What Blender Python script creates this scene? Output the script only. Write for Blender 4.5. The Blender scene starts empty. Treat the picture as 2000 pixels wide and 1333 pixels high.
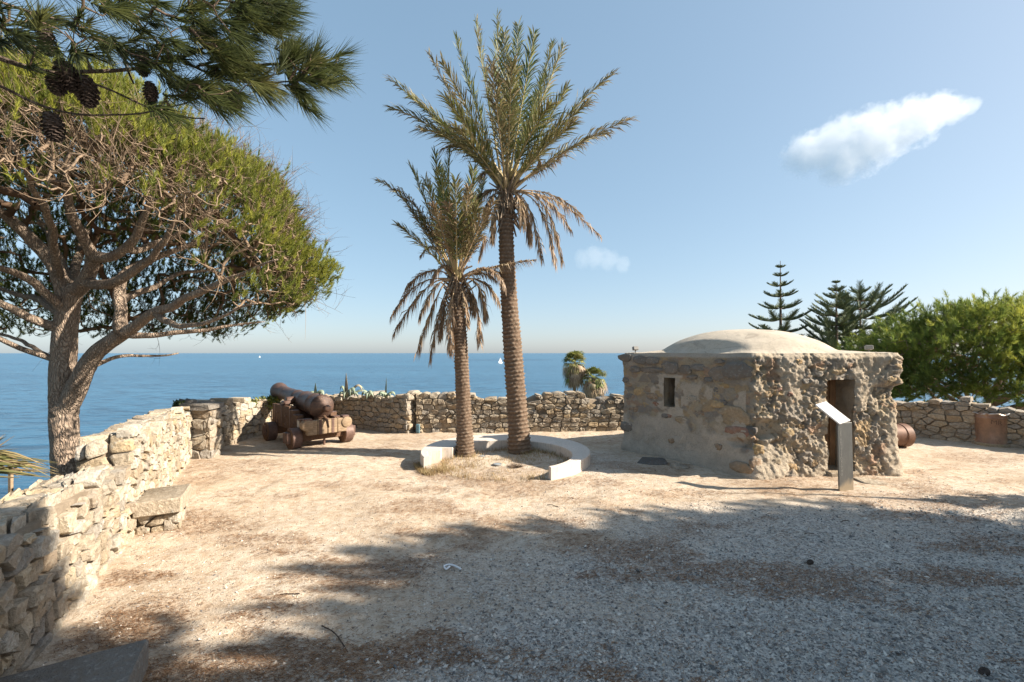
import bpy, math, random
import numpy as np
from mathutils import Vector, Matrix

random.seed(7)
RNG = np.random.default_rng(7)
SC = bpy.context.scene
COL = SC.collection
PI = math.pi

# ---------------------------------------------------------------- camera, sky, sun, exposure
F = 889.0                      # focal length in photograph pixels (16 mm on a 36 mm wide sensor)
EYE = 2.0
cam_d = bpy.data.cameras.new('camera')
cam = bpy.data.objects.new('camera', cam_d)
COL.objects.link(cam)
cam_d.sensor_width = 36.0
cam_d.lens = F / 2000.0 * 36.0
cam_d.shift_y = 23.5 / 2000.0
cam_d.clip_start = 0.05
cam_d.clip_end = 60000.0
cam.location = (0, 0, EYE)
cam.rotation_euler = (math.radians(90), 0, 0)
SC.camera = cam

SUN_AZ = math.radians(96.0)   # clockwise from the view direction
SUN_EL = math.radians(31.0)
SUN_TO = Vector((math.sin(SUN_AZ) * math.cos(SUN_EL), math.cos(SUN_AZ) * math.cos(SUN_EL), math.sin(SUN_EL)))
world = bpy.data.worlds.new('World')
SC.world = world
world.use_nodes = True
wn = world.node_tree.nodes
wl = world.node_tree.links
for n_ in list(wn):
    wn.remove(n_)
w_out = wn.new('ShaderNodeOutputWorld')
w_bg = wn.new('ShaderNodeBackground')
w_sky = wn.new('ShaderNodeTexSky')
w_sky.sky_type = 'NISHITA'
w_sky.sun_disc = False
w_sky.sun_elevation = SUN_EL
w_sky.sun_rotation = SUN_AZ
w_sky.altitude = 0
w_sky.air_density = 0.75
w_sky.dust_density = 1.35
w_sky.ozone_density = 3.2
w_bg.inputs['Strength'].default_value = 0.14
w_gam = wn.new('ShaderNodeGamma')          # softens the contrast of the whole sky alike, as the photograph's film curve does
w_gam.inputs['Gamma'].default_value = 0.45
w_hsv = wn.new('ShaderNodeHueSaturation')
w_hsv.inputs['Saturation'].default_value = 1.32
wl.new(w_sky.outputs[0], w_gam.inputs['Color'])
w_hsv.inputs['Hue'].default_value = 0.488
wl.new(w_gam.outputs[0], w_hsv.inputs['Color'])
wl.new(w_hsv.outputs[0], w_bg.inputs['Color'])
wl.new(w_bg.outputs[0], w_out.inputs['Surface'])

sun_d = bpy.data.lights.new('sun', 'SUN')
sun_d.energy = 3.9
sun_d.angle = math.radians(0.53)
sun_d.color = (1.0, 0.9, 0.76)
sun = bpy.data.objects.new('sun', sun_d)
COL.objects.link(sun)
sun.rotation_euler = SUN_TO.to_track_quat('Z', 'Y').to_euler()
sun.location = (20, -5, 30)

SC.view_settings.view_transform = 'Standard'
SC.view_settings.look = 'None'
SC.view_settings.gamma = 1.0
SC.view_settings.use_curve_mapping = False
SC.view_settings.exposure = 1.68
SC.cycles.max_bounces = 8
SC.cycles.volume_bounces = 24
SC.cycles.volume_step_rate = 0.25

# ---------------------------------------------------------------- helpers: places
def at(px, py, Y):
    return Vector(((px - 1000.0) / F * Y, Y, EYE - (py - 690.0) / F * Y))

def gnd(px, py, z=0.0):
    Y = F * (EYE - z) / (py - 690.0)
    return Vector(((px - 1000.0) / F * Y, Y, z))

# ---------------------------------------------------------------- helpers: noise
def _hash(ix, iy, iz, seed):
    h = (ix.astype(np.int64) * 374761393 + iy.astype(np.int64) * 668265263 + iz.astype(np.int64) * 2147483647 + seed * 1274126177) & 0xFFFFFFFF
    h = ((h ^ (h >> 13)) * 1103515245) & 0xFFFFFFFF
    h = ((h ^ (h >> 16)) * 2246822519) & 0xFFFFFFFF
    h = h ^ (h >> 15)
    return (h & 0xFFFFFF) / float(0xFFFFFF)

def vnoise(x, y, z=None, seed=0):
    x = np.asarray(x, float); y = np.asarray(y, float)
    z = np.zeros_like(x) if z is None else np.asarray(z, float)
    ix, iy, iz = np.floor(x), np.floor(y), np.floor(z)
    fx, fy, fz = x - ix, y - iy, z - iz
    fx = fx * fx * (3 - 2 * fx); fy = fy * fy * (3 - 2 * fy); fz = fz * fz * (3 - 2 * fz)
    r = 0
    for dx in (0, 1):
        for dy in (0, 1):
            for dz in (0, 1):
                w = (fx if dx else 1 - fx) * (fy if dy else 1 - fy) * (fz if dz else 1 - fz)
                r = r + w * _hash(ix + dx, iy + dy, iz + dz, seed)
    return r * 2 - 1

def fbm(x, y, z=None, octv=4, seed=0, gain=0.5):
    a, s, r = 1.0, 1.0, 0.0
    for o in range(octv):
        r = r + a * vnoise(np.asarray(x) * s + 13.7 * o, np.asarray(y) * s - 7.1 * o, None if z is None else np.asarray(z) * s + 3.3 * o, seed + o)
        a *= gain; s *= 2.03
    return r

def worley(x, y, seed=0):
    """nearest and second nearest distance and a random number per cell"""
    x = np.asarray(x, float); y = np.asarray(y, float)
    ix, iy = np.floor(x), np.floor(y); z = np.zeros_like(x)
    f1 = np.full(x.shape, 9.0); f2 = np.full(x.shape, 9.0); idv = np.zeros(x.shape); tx = np.zeros(x.shape); ty = np.zeros(x.shape)
    for dx in (-1, 0, 1):
        for dy in (-1, 0, 1):
            cx, cy = ix + dx, iy + dy
            px = cx + _hash(cx, cy, z, seed); py = cy + _hash(cx, cy, z, seed + 1)
            d = np.hypot(x - px, y - py); h = _hash(cx, cy, z, seed + 2)
            n = d < f1
            f2 = np.where(n, f1, np.minimum(f2, d)); idv = np.where(n, h, idv); tx = np.where(n, x - px, tx); ty = np.where(n, y - py, ty); f1 = np.where(n, d, f1)
    return f1, f2, idv, tx, ty

def sstep(a, b, x):
    t = np.clip((np.asarray(x, float) - a) / (b - a), 0, 1)
    return t * t * (3 - 2 * t)

def unit(v):
    v = np.asarray(v, float)
    return v / np.maximum(np.linalg.norm(v, axis=-1, keepdims=True), 1e-9)

# ---------------------------------------------------------------- helpers: meshes and objects
def mesh_arr(name, V, F_, smooth=True, attrs=None):
    """mesh from an array of vertices and a uniform face array, or a list of faces"""
    V = np.asarray(V, dtype=np.float32).reshape(-1, 3)
    me = bpy.data.meshes.new(name)
    if isinstance(F_, np.ndarray) and F_.ndim == 2:
        loops = F_.reshape(-1).astype(np.int32)
        starts = (np.arange(len(F_)) * F_.shape[1]).astype(np.int32)
    else:
        tot = np.array([len(f) for f in F_], dtype=np.int32)
        loops = np.array([i for f in F_ for i in f], dtype=np.int32)
        starts = np.concatenate([[0], np.cumsum(tot)[:-1]]).astype(np.int32)
    me.vertices.add(len(V)); me.vertices.foreach_set('co', V.reshape(-1))
    me.loops.add(len(loops)); me.loops.foreach_set('vertex_index', loops)
    me.polygons.add(len(starts)); me.polygons.foreach_set('loop_start', starts)
    me.polygons.foreach_set('use_smooth', np.full(len(starts), bool(smooth), dtype=bool))
    for k, a in (attrs or {}).items():
        a = np.asarray(a, dtype=np.float32)
        if a.ndim == 1:
            at_ = me.attributes.new(k, 'FLOAT', 'POINT'); at_.data.foreach_set('value', a)
        else:
            at_ = me.attributes.new(k, 'FLOAT_COLOR', 'POINT')
            c = np.ones((len(a), 4), dtype=np.float32); c[:, :3] = a
            at_.data.foreach_set('color', c.reshape(-1))
    me.update(calc_edges=True)
    me.validate()
    if smooth == 'auto': me.set_sharp_from_angle(angle=math.radians(38))
    if smooth == 'stone': me.set_sharp_from_angle(angle=math.radians(36))
    return me

class MB:
    """collects pieces of one mesh"""
    def __init__(self):
        self.V = []; self.F = []; self.n = 0
    def add(self, V, F_):
        V = np.asarray(V, float).reshape(-1, 3)
        self.V.append(V)
        self.F.extend([[i + self.n for i in f] for f in (F_.tolist() if isinstance(F_, np.ndarray) else F_)])
        self.n += len(V)
        return self
    def arrays(self):
        return np.concatenate(self.V), self.F

def thing(name, label, cat, loc=(0, 0, 0), rotz=0.0, group=None, kind=None):
    o = bpy.data.objects.new(name, None)
    o.empty_display_size = 0.2
    COL.objects.link(o)
    o.location = loc
    o.rotation_euler = (0, 0, rotz)
    o['label'] = label; o['category'] = cat
    if group: o['group'] = group
    if kind: o['kind'] = kind
    return o

def part(name, V, F_, mat, parent, smooth=True, attrs=None, local=False, label=None, kind=None):
    """a mesh that is a part of its parent; V in world space unless local (the parent may not be rotated then)"""
    V = np.asarray(V, float).reshape(-1, 3)
    if not local:
        p = parent; off = np.zeros(3)
        while p is not None:
            off += np.array(p.location); p = p.parent
        V = V - off
    o = bpy.data.objects.new(name, mesh_arr(name, V, F_, smooth, attrs))
    o.data.materials.append(mat)
    o.parent = parent
    COL.objects.link(o)
    if label: o['label'] = label
    if kind: o['kind'] = kind
    return o

def solo(name, V, F_, mat, label=None, cat=None, loc=(0, 0, 0), kind=None, group=None, smooth=True, attrs=None):
    V = np.asarray(V, float).reshape(-1, 3) - np.asarray(loc, float)
    o = bpy.data.objects.new(name, mesh_arr(name, V, F_, smooth, attrs))
    o.data.materials.append(mat); o.location = loc
    COL.objects.link(o)
    if label: o['label'] = label
    if cat: o['category'] = cat
    if kind: o['kind'] = kind
    if group: o['group'] = group
    return o

# ---------------------------------------------------------------- helpers: shapes
def cbox(c, size, bev=0.01, R=None):
    """box with chamfered edges; R a 3x3 matrix"""
    h = np.array(size, float) / 2
    b = min(bev, h.min() * 0.6)
    V = []; idx = {}
    for sx in (-1, 1):
        for sy in (-1, 1):
            for sz in (-1, 1):
                s = np.array((sx, sy, sz), float)
                for a in range(3):
                    p = s * (h - b); p[a] = s[a] * h[a]
                    idx[(sx, sy, sz, a)] = len(V); V.append(p)
    Fs = []
    for a in range(3):
        o1, o2 = (a + 1) % 3, (a + 2) % 3
        for s in (-1, 1):
            q = []
            for (u, v) in ((-1, -1), (1, -1), (1, 1), (-1, 1)):
                k = [0, 0, 0]; k[a] = s; k[o1] = u; k[o2] = v
                q.append(idx[(k[0], k[1], k[2], a)])
            Fs.append(q if s > 0 else q[::-1])
    for a in range(3):            # edges parallel to axis a
        o1, o2 = (a + 1) % 3, (a + 2) % 3
        for s1 in (-1, 1):
            for s2 in (-1, 1):
                def K(sa, face):
                    k = [0, 0, 0]; k[a] = sa; k[o1] = s1; k[o2] = s2
                    return idx[(k[0], k[1], k[2], face)]
                q = [K(-1, o1), K(1, o1), K(1, o2), K(-1, o2)]
                Fs.append(q if s1 * s2 < 0 else q[::-1])
    for sx in (-1, 1):
        for sy in (-1, 1):
            for sz in (-1, 1):
                q = [idx[(sx, sy, sz, 0)], idx[(sx, sy, sz, 1)], idx[(sx, sy, sz, 2)]]
                Fs.append(q if sx * sy * sz > 0 else q[::-1])
    V = np.array(V)
    if R is not None:
        V = V @ np.asarray(R, float).T
    return V + np.asarray(c, float), Fs

def rotz3(a):
    c, s = math.cos(a), math.sin(a)
    return np.array(((c, -s, 0), (s, c, 0), (0, 0, 1.0)))

def frames(P):
    P = np.asarray(P, float)
    T = unit(np.gradient(P, axis=0))
    N = np.zeros_like(P)
    n = np.cross(T[0], (0, 0, 1.0))
    if np.linalg.norm(n) < 0.05:
        n = np.cross(T[0], (0, 1.0, 0))
    n = n / np.linalg.norm(n)
    for i in range(len(P)):
        n = n - T[i] * n.dot(T[i]); n = n / max(np.linalg.norm(n), 1e-9)
        N[i] = n
    return T, N, np.cross(T, N)

def tube(P, r, sides=8, cap=True, disp=None):
    P = np.asarray(P, float); k = len(P)
    r = np.broadcast_to(np.asarray(r, float), (k,))
    T, N, B = frames(P)
    a = np.linspace(0, 2 * PI, sides, endpoint=False)
    rr = r[:, None] * np.ones((1, sides))
    if disp is not None:
        rr = rr * disp(np.arange(k)[:, None] * np.ones((1, sides)), a[None, :] * np.ones((k, 1)), P)
    V = P[:, None, :] + rr[..., None] * (np.cos(a)[None, :, None] * N[:, None, :] + np.sin(a)[None, :, None] * B[:, None, :])
    i = np.arange(k - 1)[:, None]; j = np.arange(sides)[None, :]
    q = np.stack([i * sides + j, i * sides + (j + 1) % sides, (i + 1) * sides + (j + 1) % sides, (i + 1) * sides + j], -1).reshape(-1, 4)
    Fs = q.tolist()
    if cap:
        Fs.append(list(range(sides))[::-1]); Fs.append([(k - 1) * sides + s for s in range(sides)])
    return V.reshape(-1, 3), Fs

def lathe(prof, axis_o, axis_d, sides=24):
    """profile of (distance along the axis, radius)"""
    prof = np.asarray(prof, float)
    d = unit(np.asarray(axis_d, float))
    n = np.cross(d, (0, 0, 1.0))
    n = np.cross(d, (0, 1.0, 0)) if np.linalg.norm(n) < 0.05 else n
    n = unit(n); b = np.cross(d, n)
    a = np.linspace(0, 2 * PI, sides, endpoint=False)
    ring = np.cos(a)[:, None] * n + np.sin(a)[:, None] * b
    V = np.asarray(axis_o, float) + prof[:, 0][:, None, None] * d + prof[:, 1][:, None, None] * ring[None]
    k = len(prof)
    i = np.arange(k - 1)[:, None]; j = np.arange(sides)[None, :]
    q = np.stack([i * sides + j, i * sides + (j + 1) % sides, (i + 1) * sides + (j + 1) % sides, (i + 1) * sides + j], -1).reshape(-1, 4)
    Fs = q.tolist()
    Fs.append(list(range(sides))[::-1]); Fs.append([(k - 1) * sides + s for s in range(sides)])
    return V.reshape(-1, 3), Fs

def segs(A, B, ra, rb, sides=3):
    """many short tapered twigs at once"""
    A = np.asarray(A, float); B = np.asarray(B, float); n = len(A)
    d = unit(B - A)
    ref = np.where(np.abs(d[:, 2:3]) > 0.9, np.array([[1.0, 0, 0]]), np.array([[0, 0, 1.0]]))
    u = unit(np.cross(d, ref)); v = np.cross(d, u)
    a = np.linspace(0, 2 * PI, sides, endpoint=False)
    ring = np.cos(a)[None, :, None] * u[:, None] + np.sin(a)[None, :, None] * v[:, None]
    V = np.concatenate([A[:, None] + np.asarray(ra)[:, None, None] * ring, B[:, None] + np.asarray(rb)[:, None, None] * ring], 1)
    j = np.arange(sides)
    q = np.stack([j, (j + 1) % sides, sides + (j + 1) % sides, sides + j], -1)
    Fq = (np.arange(n)[:, None, None] * 2 * sides + q[None]).reshape(-1, 4)
    return V.reshape(-1, 3), Fq

def tufts(pos, dirs, m, length, spread, width, stem, tint, droop=0.0, rng=RNG):
    """bottle-brush needle tufts: one thin triangle per needle"""
    n = len(pos)
    dirs = unit(dirs)
    ref = np.where(np.abs(dirs[:, 2:3]) > 0.9, np.array([[1.0, 0, 0]]), np.array([[0, 0, 1.0]]))
    u = unit(np.cross(dirs, ref)); v = np.cross(dirs, u)
    t = rng.random((n, m))
    phi = rng.random((n, m)) * 2 * PI
    th = spread[0] + (spread[1] - spread[0]) * (1 - t) * (0.6 + 0.4 * rng.random((n, m)))
    base = pos[:, None] + dirs[:, None] * (stem * t)[..., None]
    dd = np.cos(th)[..., None] * dirs[:, None] + np.sin(th)[..., None] * (np.cos(phi)[..., None] * u[:, None] + np.sin(phi)[..., None] * v[:, None])
    ln = length * (0.7 + 0.5 * rng.random((n, m)))
    dd[..., 2] -= droop
    dd = unit(dd)
    tip = base + dd * ln[..., None]
    sd = unit(np.cross(dd, rng.normal(size=(n, m, 3)))) * (width / 2)
    V = np.stack([base - sd, base + sd, tip], 2).reshape(-1, 3)
    Fq = np.arange(n * m * 3).reshape(-1, 3)
    tt = np.repeat(np.asarray(tint, float), m * 3)
    return V, Fq, tt

def bez(P0, P1, P2, P3, k):
    t = np.linspace(0, 1, k)[:, None]
    P0, P1, P2, P3 = (np.asarray(p, float) for p in (P0, P1, P2, P3))
    return (1 - t) ** 3 * P0 + 3 * (1 - t) ** 2 * t * P1 + 3 * (1 - t) * t * t * P2 + t ** 3 * P3

def resample(P, step):
    P = np.asarray(P, float)
    d = np.concatenate([[0], np.cumsum(np.linalg.norm(np.diff(P, axis=0), axis=1))])
    k = max(2, int(d[-1] / step) + 1)
    s = np.linspace(0, d[-1], k)
    return np.stack([np.interp(s, d, P[:, c]) for c in range(P.shape[1])], 1)

def smooth_poly(P, it=2):
    P = np.asarray(P, float)
    for _ in range(it):
        Q = [P[0]]
        for a, b in zip(P[:-1], P[1:]):
            Q.append(a * 0.75 + b * 0.25); Q.append(a * 0.25 + b * 0.75)
        Q.append(P[-1]); P = np.array(Q)
    return P

# ---------------------------------------------------------------- helpers: materials
class Mat:
    def __init__(self, name):
        self.m = bpy.data.materials.new(name); self.m.use_nodes = True
        self.t = self.m.node_tree
        for n in list(self.t.nodes): self.t.nodes.remove(n)
        self.out = self.t.nodes.new('ShaderNodeOutputMaterial')
        self.tc = self.t.nodes.new('ShaderNodeTexCoord')
    def n(self, kind, **kw):
        nd = self.t.nodes.new(kind)
        for k, v in kw.items():
            if hasattr(nd, k) and k not in nd.inputs: setattr(nd, k, v)
            else: nd.inputs[k].default_value = v
        return nd
    def l(self, a, b): self.t.links.new(a, b)
    def coord(self, scale=(1, 1, 1), src='Object', rot=(0, 0, 0)):
        mp = self.n('ShaderNodeMapping'); mp.inputs['Scale'].default_value = scale; mp.inputs['Rotation'].default_value = rot
        if src == 'World':
            g = self.n('ShaderNodeNewGeometry'); self.l(g.outputs['Position'], mp.inputs['Vector'])
        else:
            self.l(self.tc.outputs[src], mp.inputs['Vector'])
        return mp.outputs[0]
    def noise(self, scale, detail=4, rough=0.55, co=None, dist=0.0):
        nd = self.n('ShaderNodeTexNoise'); nd.inputs['Scale'].default_value = scale; nd.inputs['Detail'].default_value = detail
        nd.inputs['Roughness'].default_value = rough; nd.inputs['Distortion'].default_value = dist
        self.l(co if co is not None else self.tc.outputs['Object'], nd.inputs['Vector'])
        return nd.outputs['Fac']
    def voro(self, scale, co=None, feature='F1', out='Distance'):
        nd = self.n('ShaderNodeTexVoronoi'); nd.feature = feature; nd.inputs['Scale'].default_value = scale
        self.l(co if co is not None else self.tc.outputs['Object'], nd.inputs['Vector'])
        return nd.outputs[out]
    def ramp(self, fac, stops):
        nd = self.n('ShaderNodeValToRGB'); cr = nd.color_ramp
        while len(cr.elements) < len(stops): cr.elements.new(0.5)
        for e, (p, c) in zip(cr.elements, stops):
            e.position = p
            e.color = (*c, 1) if not isinstance(c, (int, float)) else (c, c, c, 1)
        self.l(fac, nd.inputs['Fac'])
        return nd.outputs['Color']
    def mix(self, fac, a, b, mode='MIX'):
        nd = self.n('ShaderNodeMix'); nd.data_type = 'RGBA'; nd.blend_type = mode
        for s, v in ((nd.inputs[0], fac), (nd.inputs[6], a), (nd.inputs[7], b)):
            if isinstance(v, (int, float)): s.default_value = v
            elif isinstance(v, tuple): s.default_value = (*v, 1)
            else: self.l(v, s)
        return nd.outputs[2]
    def math(self, op, a, b=0.0, clamp=False):
        nd = self.n('ShaderNodeMath'); nd.operation = op; nd.use_clamp = clamp
        for s, v in ((nd.inputs[0], a), (nd.inputs[1], b)):
            if isinstance(v, (int, float)): s.default_value = v
            else: self.l(v, s)
        return nd.outputs[0]
    def attr(self, name, out='Fac'):
        nd = self.n('ShaderNodeAttribute'); nd.attribute_name = name
        return nd.outputs[out]
    def rnd(self):
        return self.n('ShaderNodeObjectInfo').outputs['Random']
    def bump(self, h, strength=0.5, dist=0.02, normal=None):
        nd = self.n('ShaderNodeBump'); nd.inputs['Strength'].default_value = strength; nd.inputs['Distance'].default_value = dist
        self.l(h, nd.inputs['Height'])
        if normal is not None: self.l(normal, nd.inputs['Normal'])
        return nd.outputs[0]
    def bsdf(self, color, rough=0.85, normal=None, metal=0.0, spec=0.3):
        b = self.n('ShaderNodeBsdfPrincipled')
        for s, v in (('Base Color', color), ('Roughness', rough), ('Metallic', metal), ('Specular IOR Level', spec)):
            if isinstance(v, (int, float)): b.inputs[s].default_value = v
            elif isinstance(v, tuple): b.inputs[s].default_value = (*v, 1)
            else: self.l(v, b.inputs[s])
        if normal is not None: self.l(normal, b.inputs['Normal'])
        self.l(b.outputs[0], self.out.inputs['Surface'])
        return b
    def leaf(self, color, trans=0.35, rough=0.6):
        """leaf: diffuse, some light through it, a little gloss"""
        b = self.n('ShaderNodeBsdfPrincipled'); b.inputs['Roughness'].default_value = rough; b.inputs['Specular IOR Level'].default_value = 0.25
        tr = self.n('ShaderNodeBsdfTranslucent'); mx = self.n('ShaderNodeMixShader'); mx.inputs[0].default_value = trans
        for s in (b.inputs['Base Color'], tr.inputs['Color']):
            if isinstance(color, tuple): s.default_value = (*color, 1)
            else: self.l(color, s)
        self.l(b.outputs[0], mx.inputs[1]); self.l(tr.outputs[0], mx.inputs[2]); self.l(mx.outputs[0], self.out.inputs['Surface'])

def stone_mat(name, cols, speck=0.5, bumpd=0.012, wear=(0.3, 0.28, 0.25)):
    M = Mat(name)
    r = M.rnd()
    c = M.ramp(r, [((i + 0.0) / max(len(cols) - 1, 1), k) for i, k in enumerate(cols)])
    n1 = M.noise(3.0, 5, 0.6)
    n2 = M.noise(26.0, 6, 0.65)
    n3 = M.noise(120.0, 3, 0.6)
    c = M.mix(M.ramp(n1, [(0.42, 0.0), (0.68, 0.55)]), c, wear)
    c = M.mix(M.ramp(n2, [(0.35, 0.55), (0.6, 0.0)]), c, (0.2, 0.15, 0.1))
    c = M.mix(M.ramp(n2, [(0.56, 0.0), (0.75, 0.5)]), c, (0.62, 0.55, 0.45))
    li = M.noise(13.0, 5, 0.7)
    c = M.mix(M.ramp(li, [(0.60, 0.0), (0.68, 0.6)]), c, (0.23, 0.225, 0.20))
    c = M.mix(M.ramp(li, [(0.27, 0.55), (0.34, 0.0)]), c, (0.16, 0.135, 0.105))
    sp = M.ramp(n3, [(0.28, speck), (0.42, 0.0)])
    c = M.mix(sp, c, (0.07, 0.065, 0.06))
    n4 = M.noise(9.0, 4, 0.6)
    h = M.math('ADD', M.math('ADD', M.math('MULTIPLY', n2, 1.0), M.math('MULTIPLY', n3, 0.4)), M.math('MULTIPLY', n4, 1.4))
    nb = M.bump(h, 0.9, bumpd * 1.9)
    M.bsdf(c, 0.9, nb, spec=0.2)
    return M.m

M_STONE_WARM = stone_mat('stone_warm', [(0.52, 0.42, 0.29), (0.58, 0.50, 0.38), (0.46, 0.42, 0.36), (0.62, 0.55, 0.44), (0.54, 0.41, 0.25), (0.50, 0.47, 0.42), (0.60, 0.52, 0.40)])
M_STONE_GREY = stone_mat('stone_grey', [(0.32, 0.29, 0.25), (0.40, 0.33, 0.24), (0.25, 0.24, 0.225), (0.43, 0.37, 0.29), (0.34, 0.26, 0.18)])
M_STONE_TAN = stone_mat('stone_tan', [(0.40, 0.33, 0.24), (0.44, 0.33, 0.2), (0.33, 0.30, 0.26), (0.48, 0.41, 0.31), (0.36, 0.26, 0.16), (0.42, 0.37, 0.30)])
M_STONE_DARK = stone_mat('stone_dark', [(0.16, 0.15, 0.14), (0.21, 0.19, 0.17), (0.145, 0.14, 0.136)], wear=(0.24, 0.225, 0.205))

def mortar_mat():
    M = Mat('mortar')
    n1 = M.noise(5, 5); n2 = M.noise(45, 5, 0.7)
    c = M.ramp(n1, [(0.3, (0.20, 0.155, 0.11)), (0.7, (0.34, 0.275, 0.205))])
    c = M.mix(M.ramp(n2, [(0.3, 0.6), (0.55, 0.0)]), c, (0.2, 0.16, 0.11))
    M.bsdf(c, 0.95, M.bump(n2, 0.8, 0.02), spec=0.1)
    return M.m
M_MORTAR = mortar_mat()
M_STONE_SEAT = stone_mat('stone_seat', [(0.42, 0.35, 0.26), (0.45, 0.38, 0.29)], wear=(0.36, 0.31, 0.25))

# ================================================================= THE SETTING: ground, hillside, sea, clouds
TERRACE = [(-2.66, 2.15), (-3.26, 3.29), (-4.16, 5.0), (-5.98, 8.52), (-6.2, 9.1), (-6.05, 11.3), (-5.2, 12.55), (-4.83, 12.45), (-2.6, 11.35), (-2.4, 11.45),
           (2.8, 11.7), (9.2, 11.9), (9.4, 11.15), (10.7, 9.5), (13.0, 6.7), (34, 2), (34, -34), (-2.66, -34)]

def sdist(X, Y, poly):
    """signed distance to a polygon, positive outside"""
    X = np.asarray(X, float); Y = np.asarray(Y, float)
    d = np.full(X.shape, 1e9); inside = np.zeros(X.shape, bool)
    for (x0, y0), (x1, y1) in zip(poly, poly[1:] + poly[:1]):
        ex, ey = x1 - x0, y1 - y0
        t = np.clip(((X - x0) * ex + (Y - y0) * ey) / (ex * ex + ey * ey), 0, 1)
        d = np.minimum(d, np.hypot(X - x0 - t * ex, Y - y0 - t * ey))
        c = ((y0 > Y) != (y1 > Y)) & (X < ex * (Y - y0) / (ey if abs(ey) > 1e-12 else 1e-12) + x0)
        inside ^= c
    return np.where(inside, -d, d)

def gravel_amount(x, y):
    """where the dark chippings lie: thick towards the right and the front, thin on the trodden sand"""
    n = fbm(np.asarray(x) * 0.9, np.asarray(y) * 1.4, octv=4, seed=31)
    g = sstep(-2.2, 1.6, np.asarray(x) - 0.75 * (np.asarray(y) - 3.4) + n * 0.9)
    g = g * sstep(6.4, 4.7, np.asarray(y) + 0.5 * n - 0.04 * np.asarray(x))
    h = 0.45 * sstep(1.0, 0.1, np.hypot((np.asarray(x) - 1.7) / 1.3, (np.asarray(y) - 8.3) / 1.6) + 0.2 * n)
    return np.clip(np.maximum(g, h), 0, 1)

def litter_amount(x, y):
    x = np.asarray(x, float); y = np.asarray(y, float)
    n = fbm(x * 0.8 + 4, y * 1.7 + 2, octv=5, seed=57, gain=0.6)
    a = sstep(0.02, 0.7, n) * 0.9
    a = np.maximum(a, sstep(0.9, 0.15, np.hypot((x + 2.75) / 0.55, (y - 3.3) / 0.5) + 0.35 * n))
    a = np.maximum(a, 0.9 * sstep(1.0, 0.2, np.hypot((x + 1.9) / 0.75, (y - 2.75) / 0.35) + 0.45 * n))
    a = np.maximum(a, 0.6 * sstep(1.0, 0.2, np.hypot((x + 0.3) / 1.6, (y - 7.4) / 0.7) + 0.4 * n))
    a = np.maximum(a, 0.6 * sstep(1.0, 0.2, np.hypot((x - 4.2) / 1.2, (y - 6.9) / 0.35) + 0.4 * n))
    return np.clip(a, 0, 1)

gx = np.concatenate([np.arange(-7, 8, 0.06), np.arange(8, 35, 0.35)])
gy = np.concatenate([np.arange(-34, 1.5, 0.7), np.arange(1.5, 13.2, 0.06)])
GX, GY = np.meshgrid(gx, gy)
GZ = 0.022 * fbm(GX * 0.7, GY * 0.7, octv=3, seed=3) + 0.011 * fbm(GX * 4.2, GY * 4.2, octv=3, seed=4)
GZ += 0.05 * sstep(0.9, 0.0, np.hypot(GX - 0.15, GY - 9.0)) + 0.04 * sstep(0.7, 0.0, np.hypot(GX + 0.9, GY - 8.76))
GD = sdist(GX, GY, TERRACE)
nx_ = len(gx)
ii, jj = np.meshgrid(np.arange(len(gy) - 1), np.arange(nx_ - 1), indexing='ij')
q = np.stack([ii * nx_ + jj, ii * nx_ + jj + 1, (ii + 1) * nx_ + jj + 1, (ii + 1) * nx_ + jj], -1).reshape(-1, 4)
keep = (GD.reshape(-1)[q].min(1) < 0.12)
q = q[keep]
gcol_g = gravel_amount(GX, GY); gcol_l = litter_amount(GX, GY)

def ground_mat():
    M = Mat('ground_sand')
    co = M.coord()
    big = M.noise(0.8, 5, 0.6, co)
    mid = M.noise(9, 6, 0.68, co)
    fine = M.noise(70, 5, 0.7, co)
    peb = M.voro(48, co, 'F1', 'Distance')
    pebc = M.voro(48, co, 'F1', 'Color')
    c = M.ramp(big, [(0.3, (0.45, 0.36, 0.265)), (0.5, (0.55, 0.46, 0.36)), (0.72, (0.62, 0.54, 0.44))])
    c = M.mix(M.ramp(mid, [(0.36, 0.75), (0.58, 0.0)]), c, (0.38, 0.27, 0.175))
    c = M.mix(M.ramp(fine, [(0.32, 0.85), (0.46, 0.0)]), c, (0.24, 0.17, 0.11))
    # the chippings bed: grey and white grit in grey dust
    grit = M.ramp(M.n_sep(pebc), [(0.0, (0.2, 0.195, 0.19)), (0.35, (0.40, 0.39, 0.375)), (0.6, (0.53, 0.505, 0.47)), (0.9, (0.66, 0.63, 0.58))])
    gmask = M.math('MULTIPLY', M.attr('gravel'), M.ramp(M.noise(14, 4, 0.7, co), [(0.3, 0.55), (0.6, 1.0)]), clamp=True)
    c = M.mix(M.math('MULTIPLY', gmask, 0.9), c, grit)
    # brown needles matted into the sand
    lmask = M.math('MULTIPLY', M.attr('litter'), M.ramp(M.noise(48, 5, 0.8, M.coord((0.7, 2.2, 1))), [(0.36, 0.0), (0.6, 1.0)]), clamp=True)
    c = M.mix(M.math('MULTIPLY', lmask, 0.42), c, (0.23, 0.12, 0.06))
    h = M.math('ADD', M.math('MULTIPLY', mid, 1.1), M.math('ADD', M.math('MULTIPLY', fine, 0.7), M.math('MULTIPLY', peb, M.math('ADD', M.math('MULTIPLY', gmask, 0.9), 0.12))))
    M.bsdf(c, 0.95, M.bump(h, 0.9, 0.018), spec=0.12)
    return M.m

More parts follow.
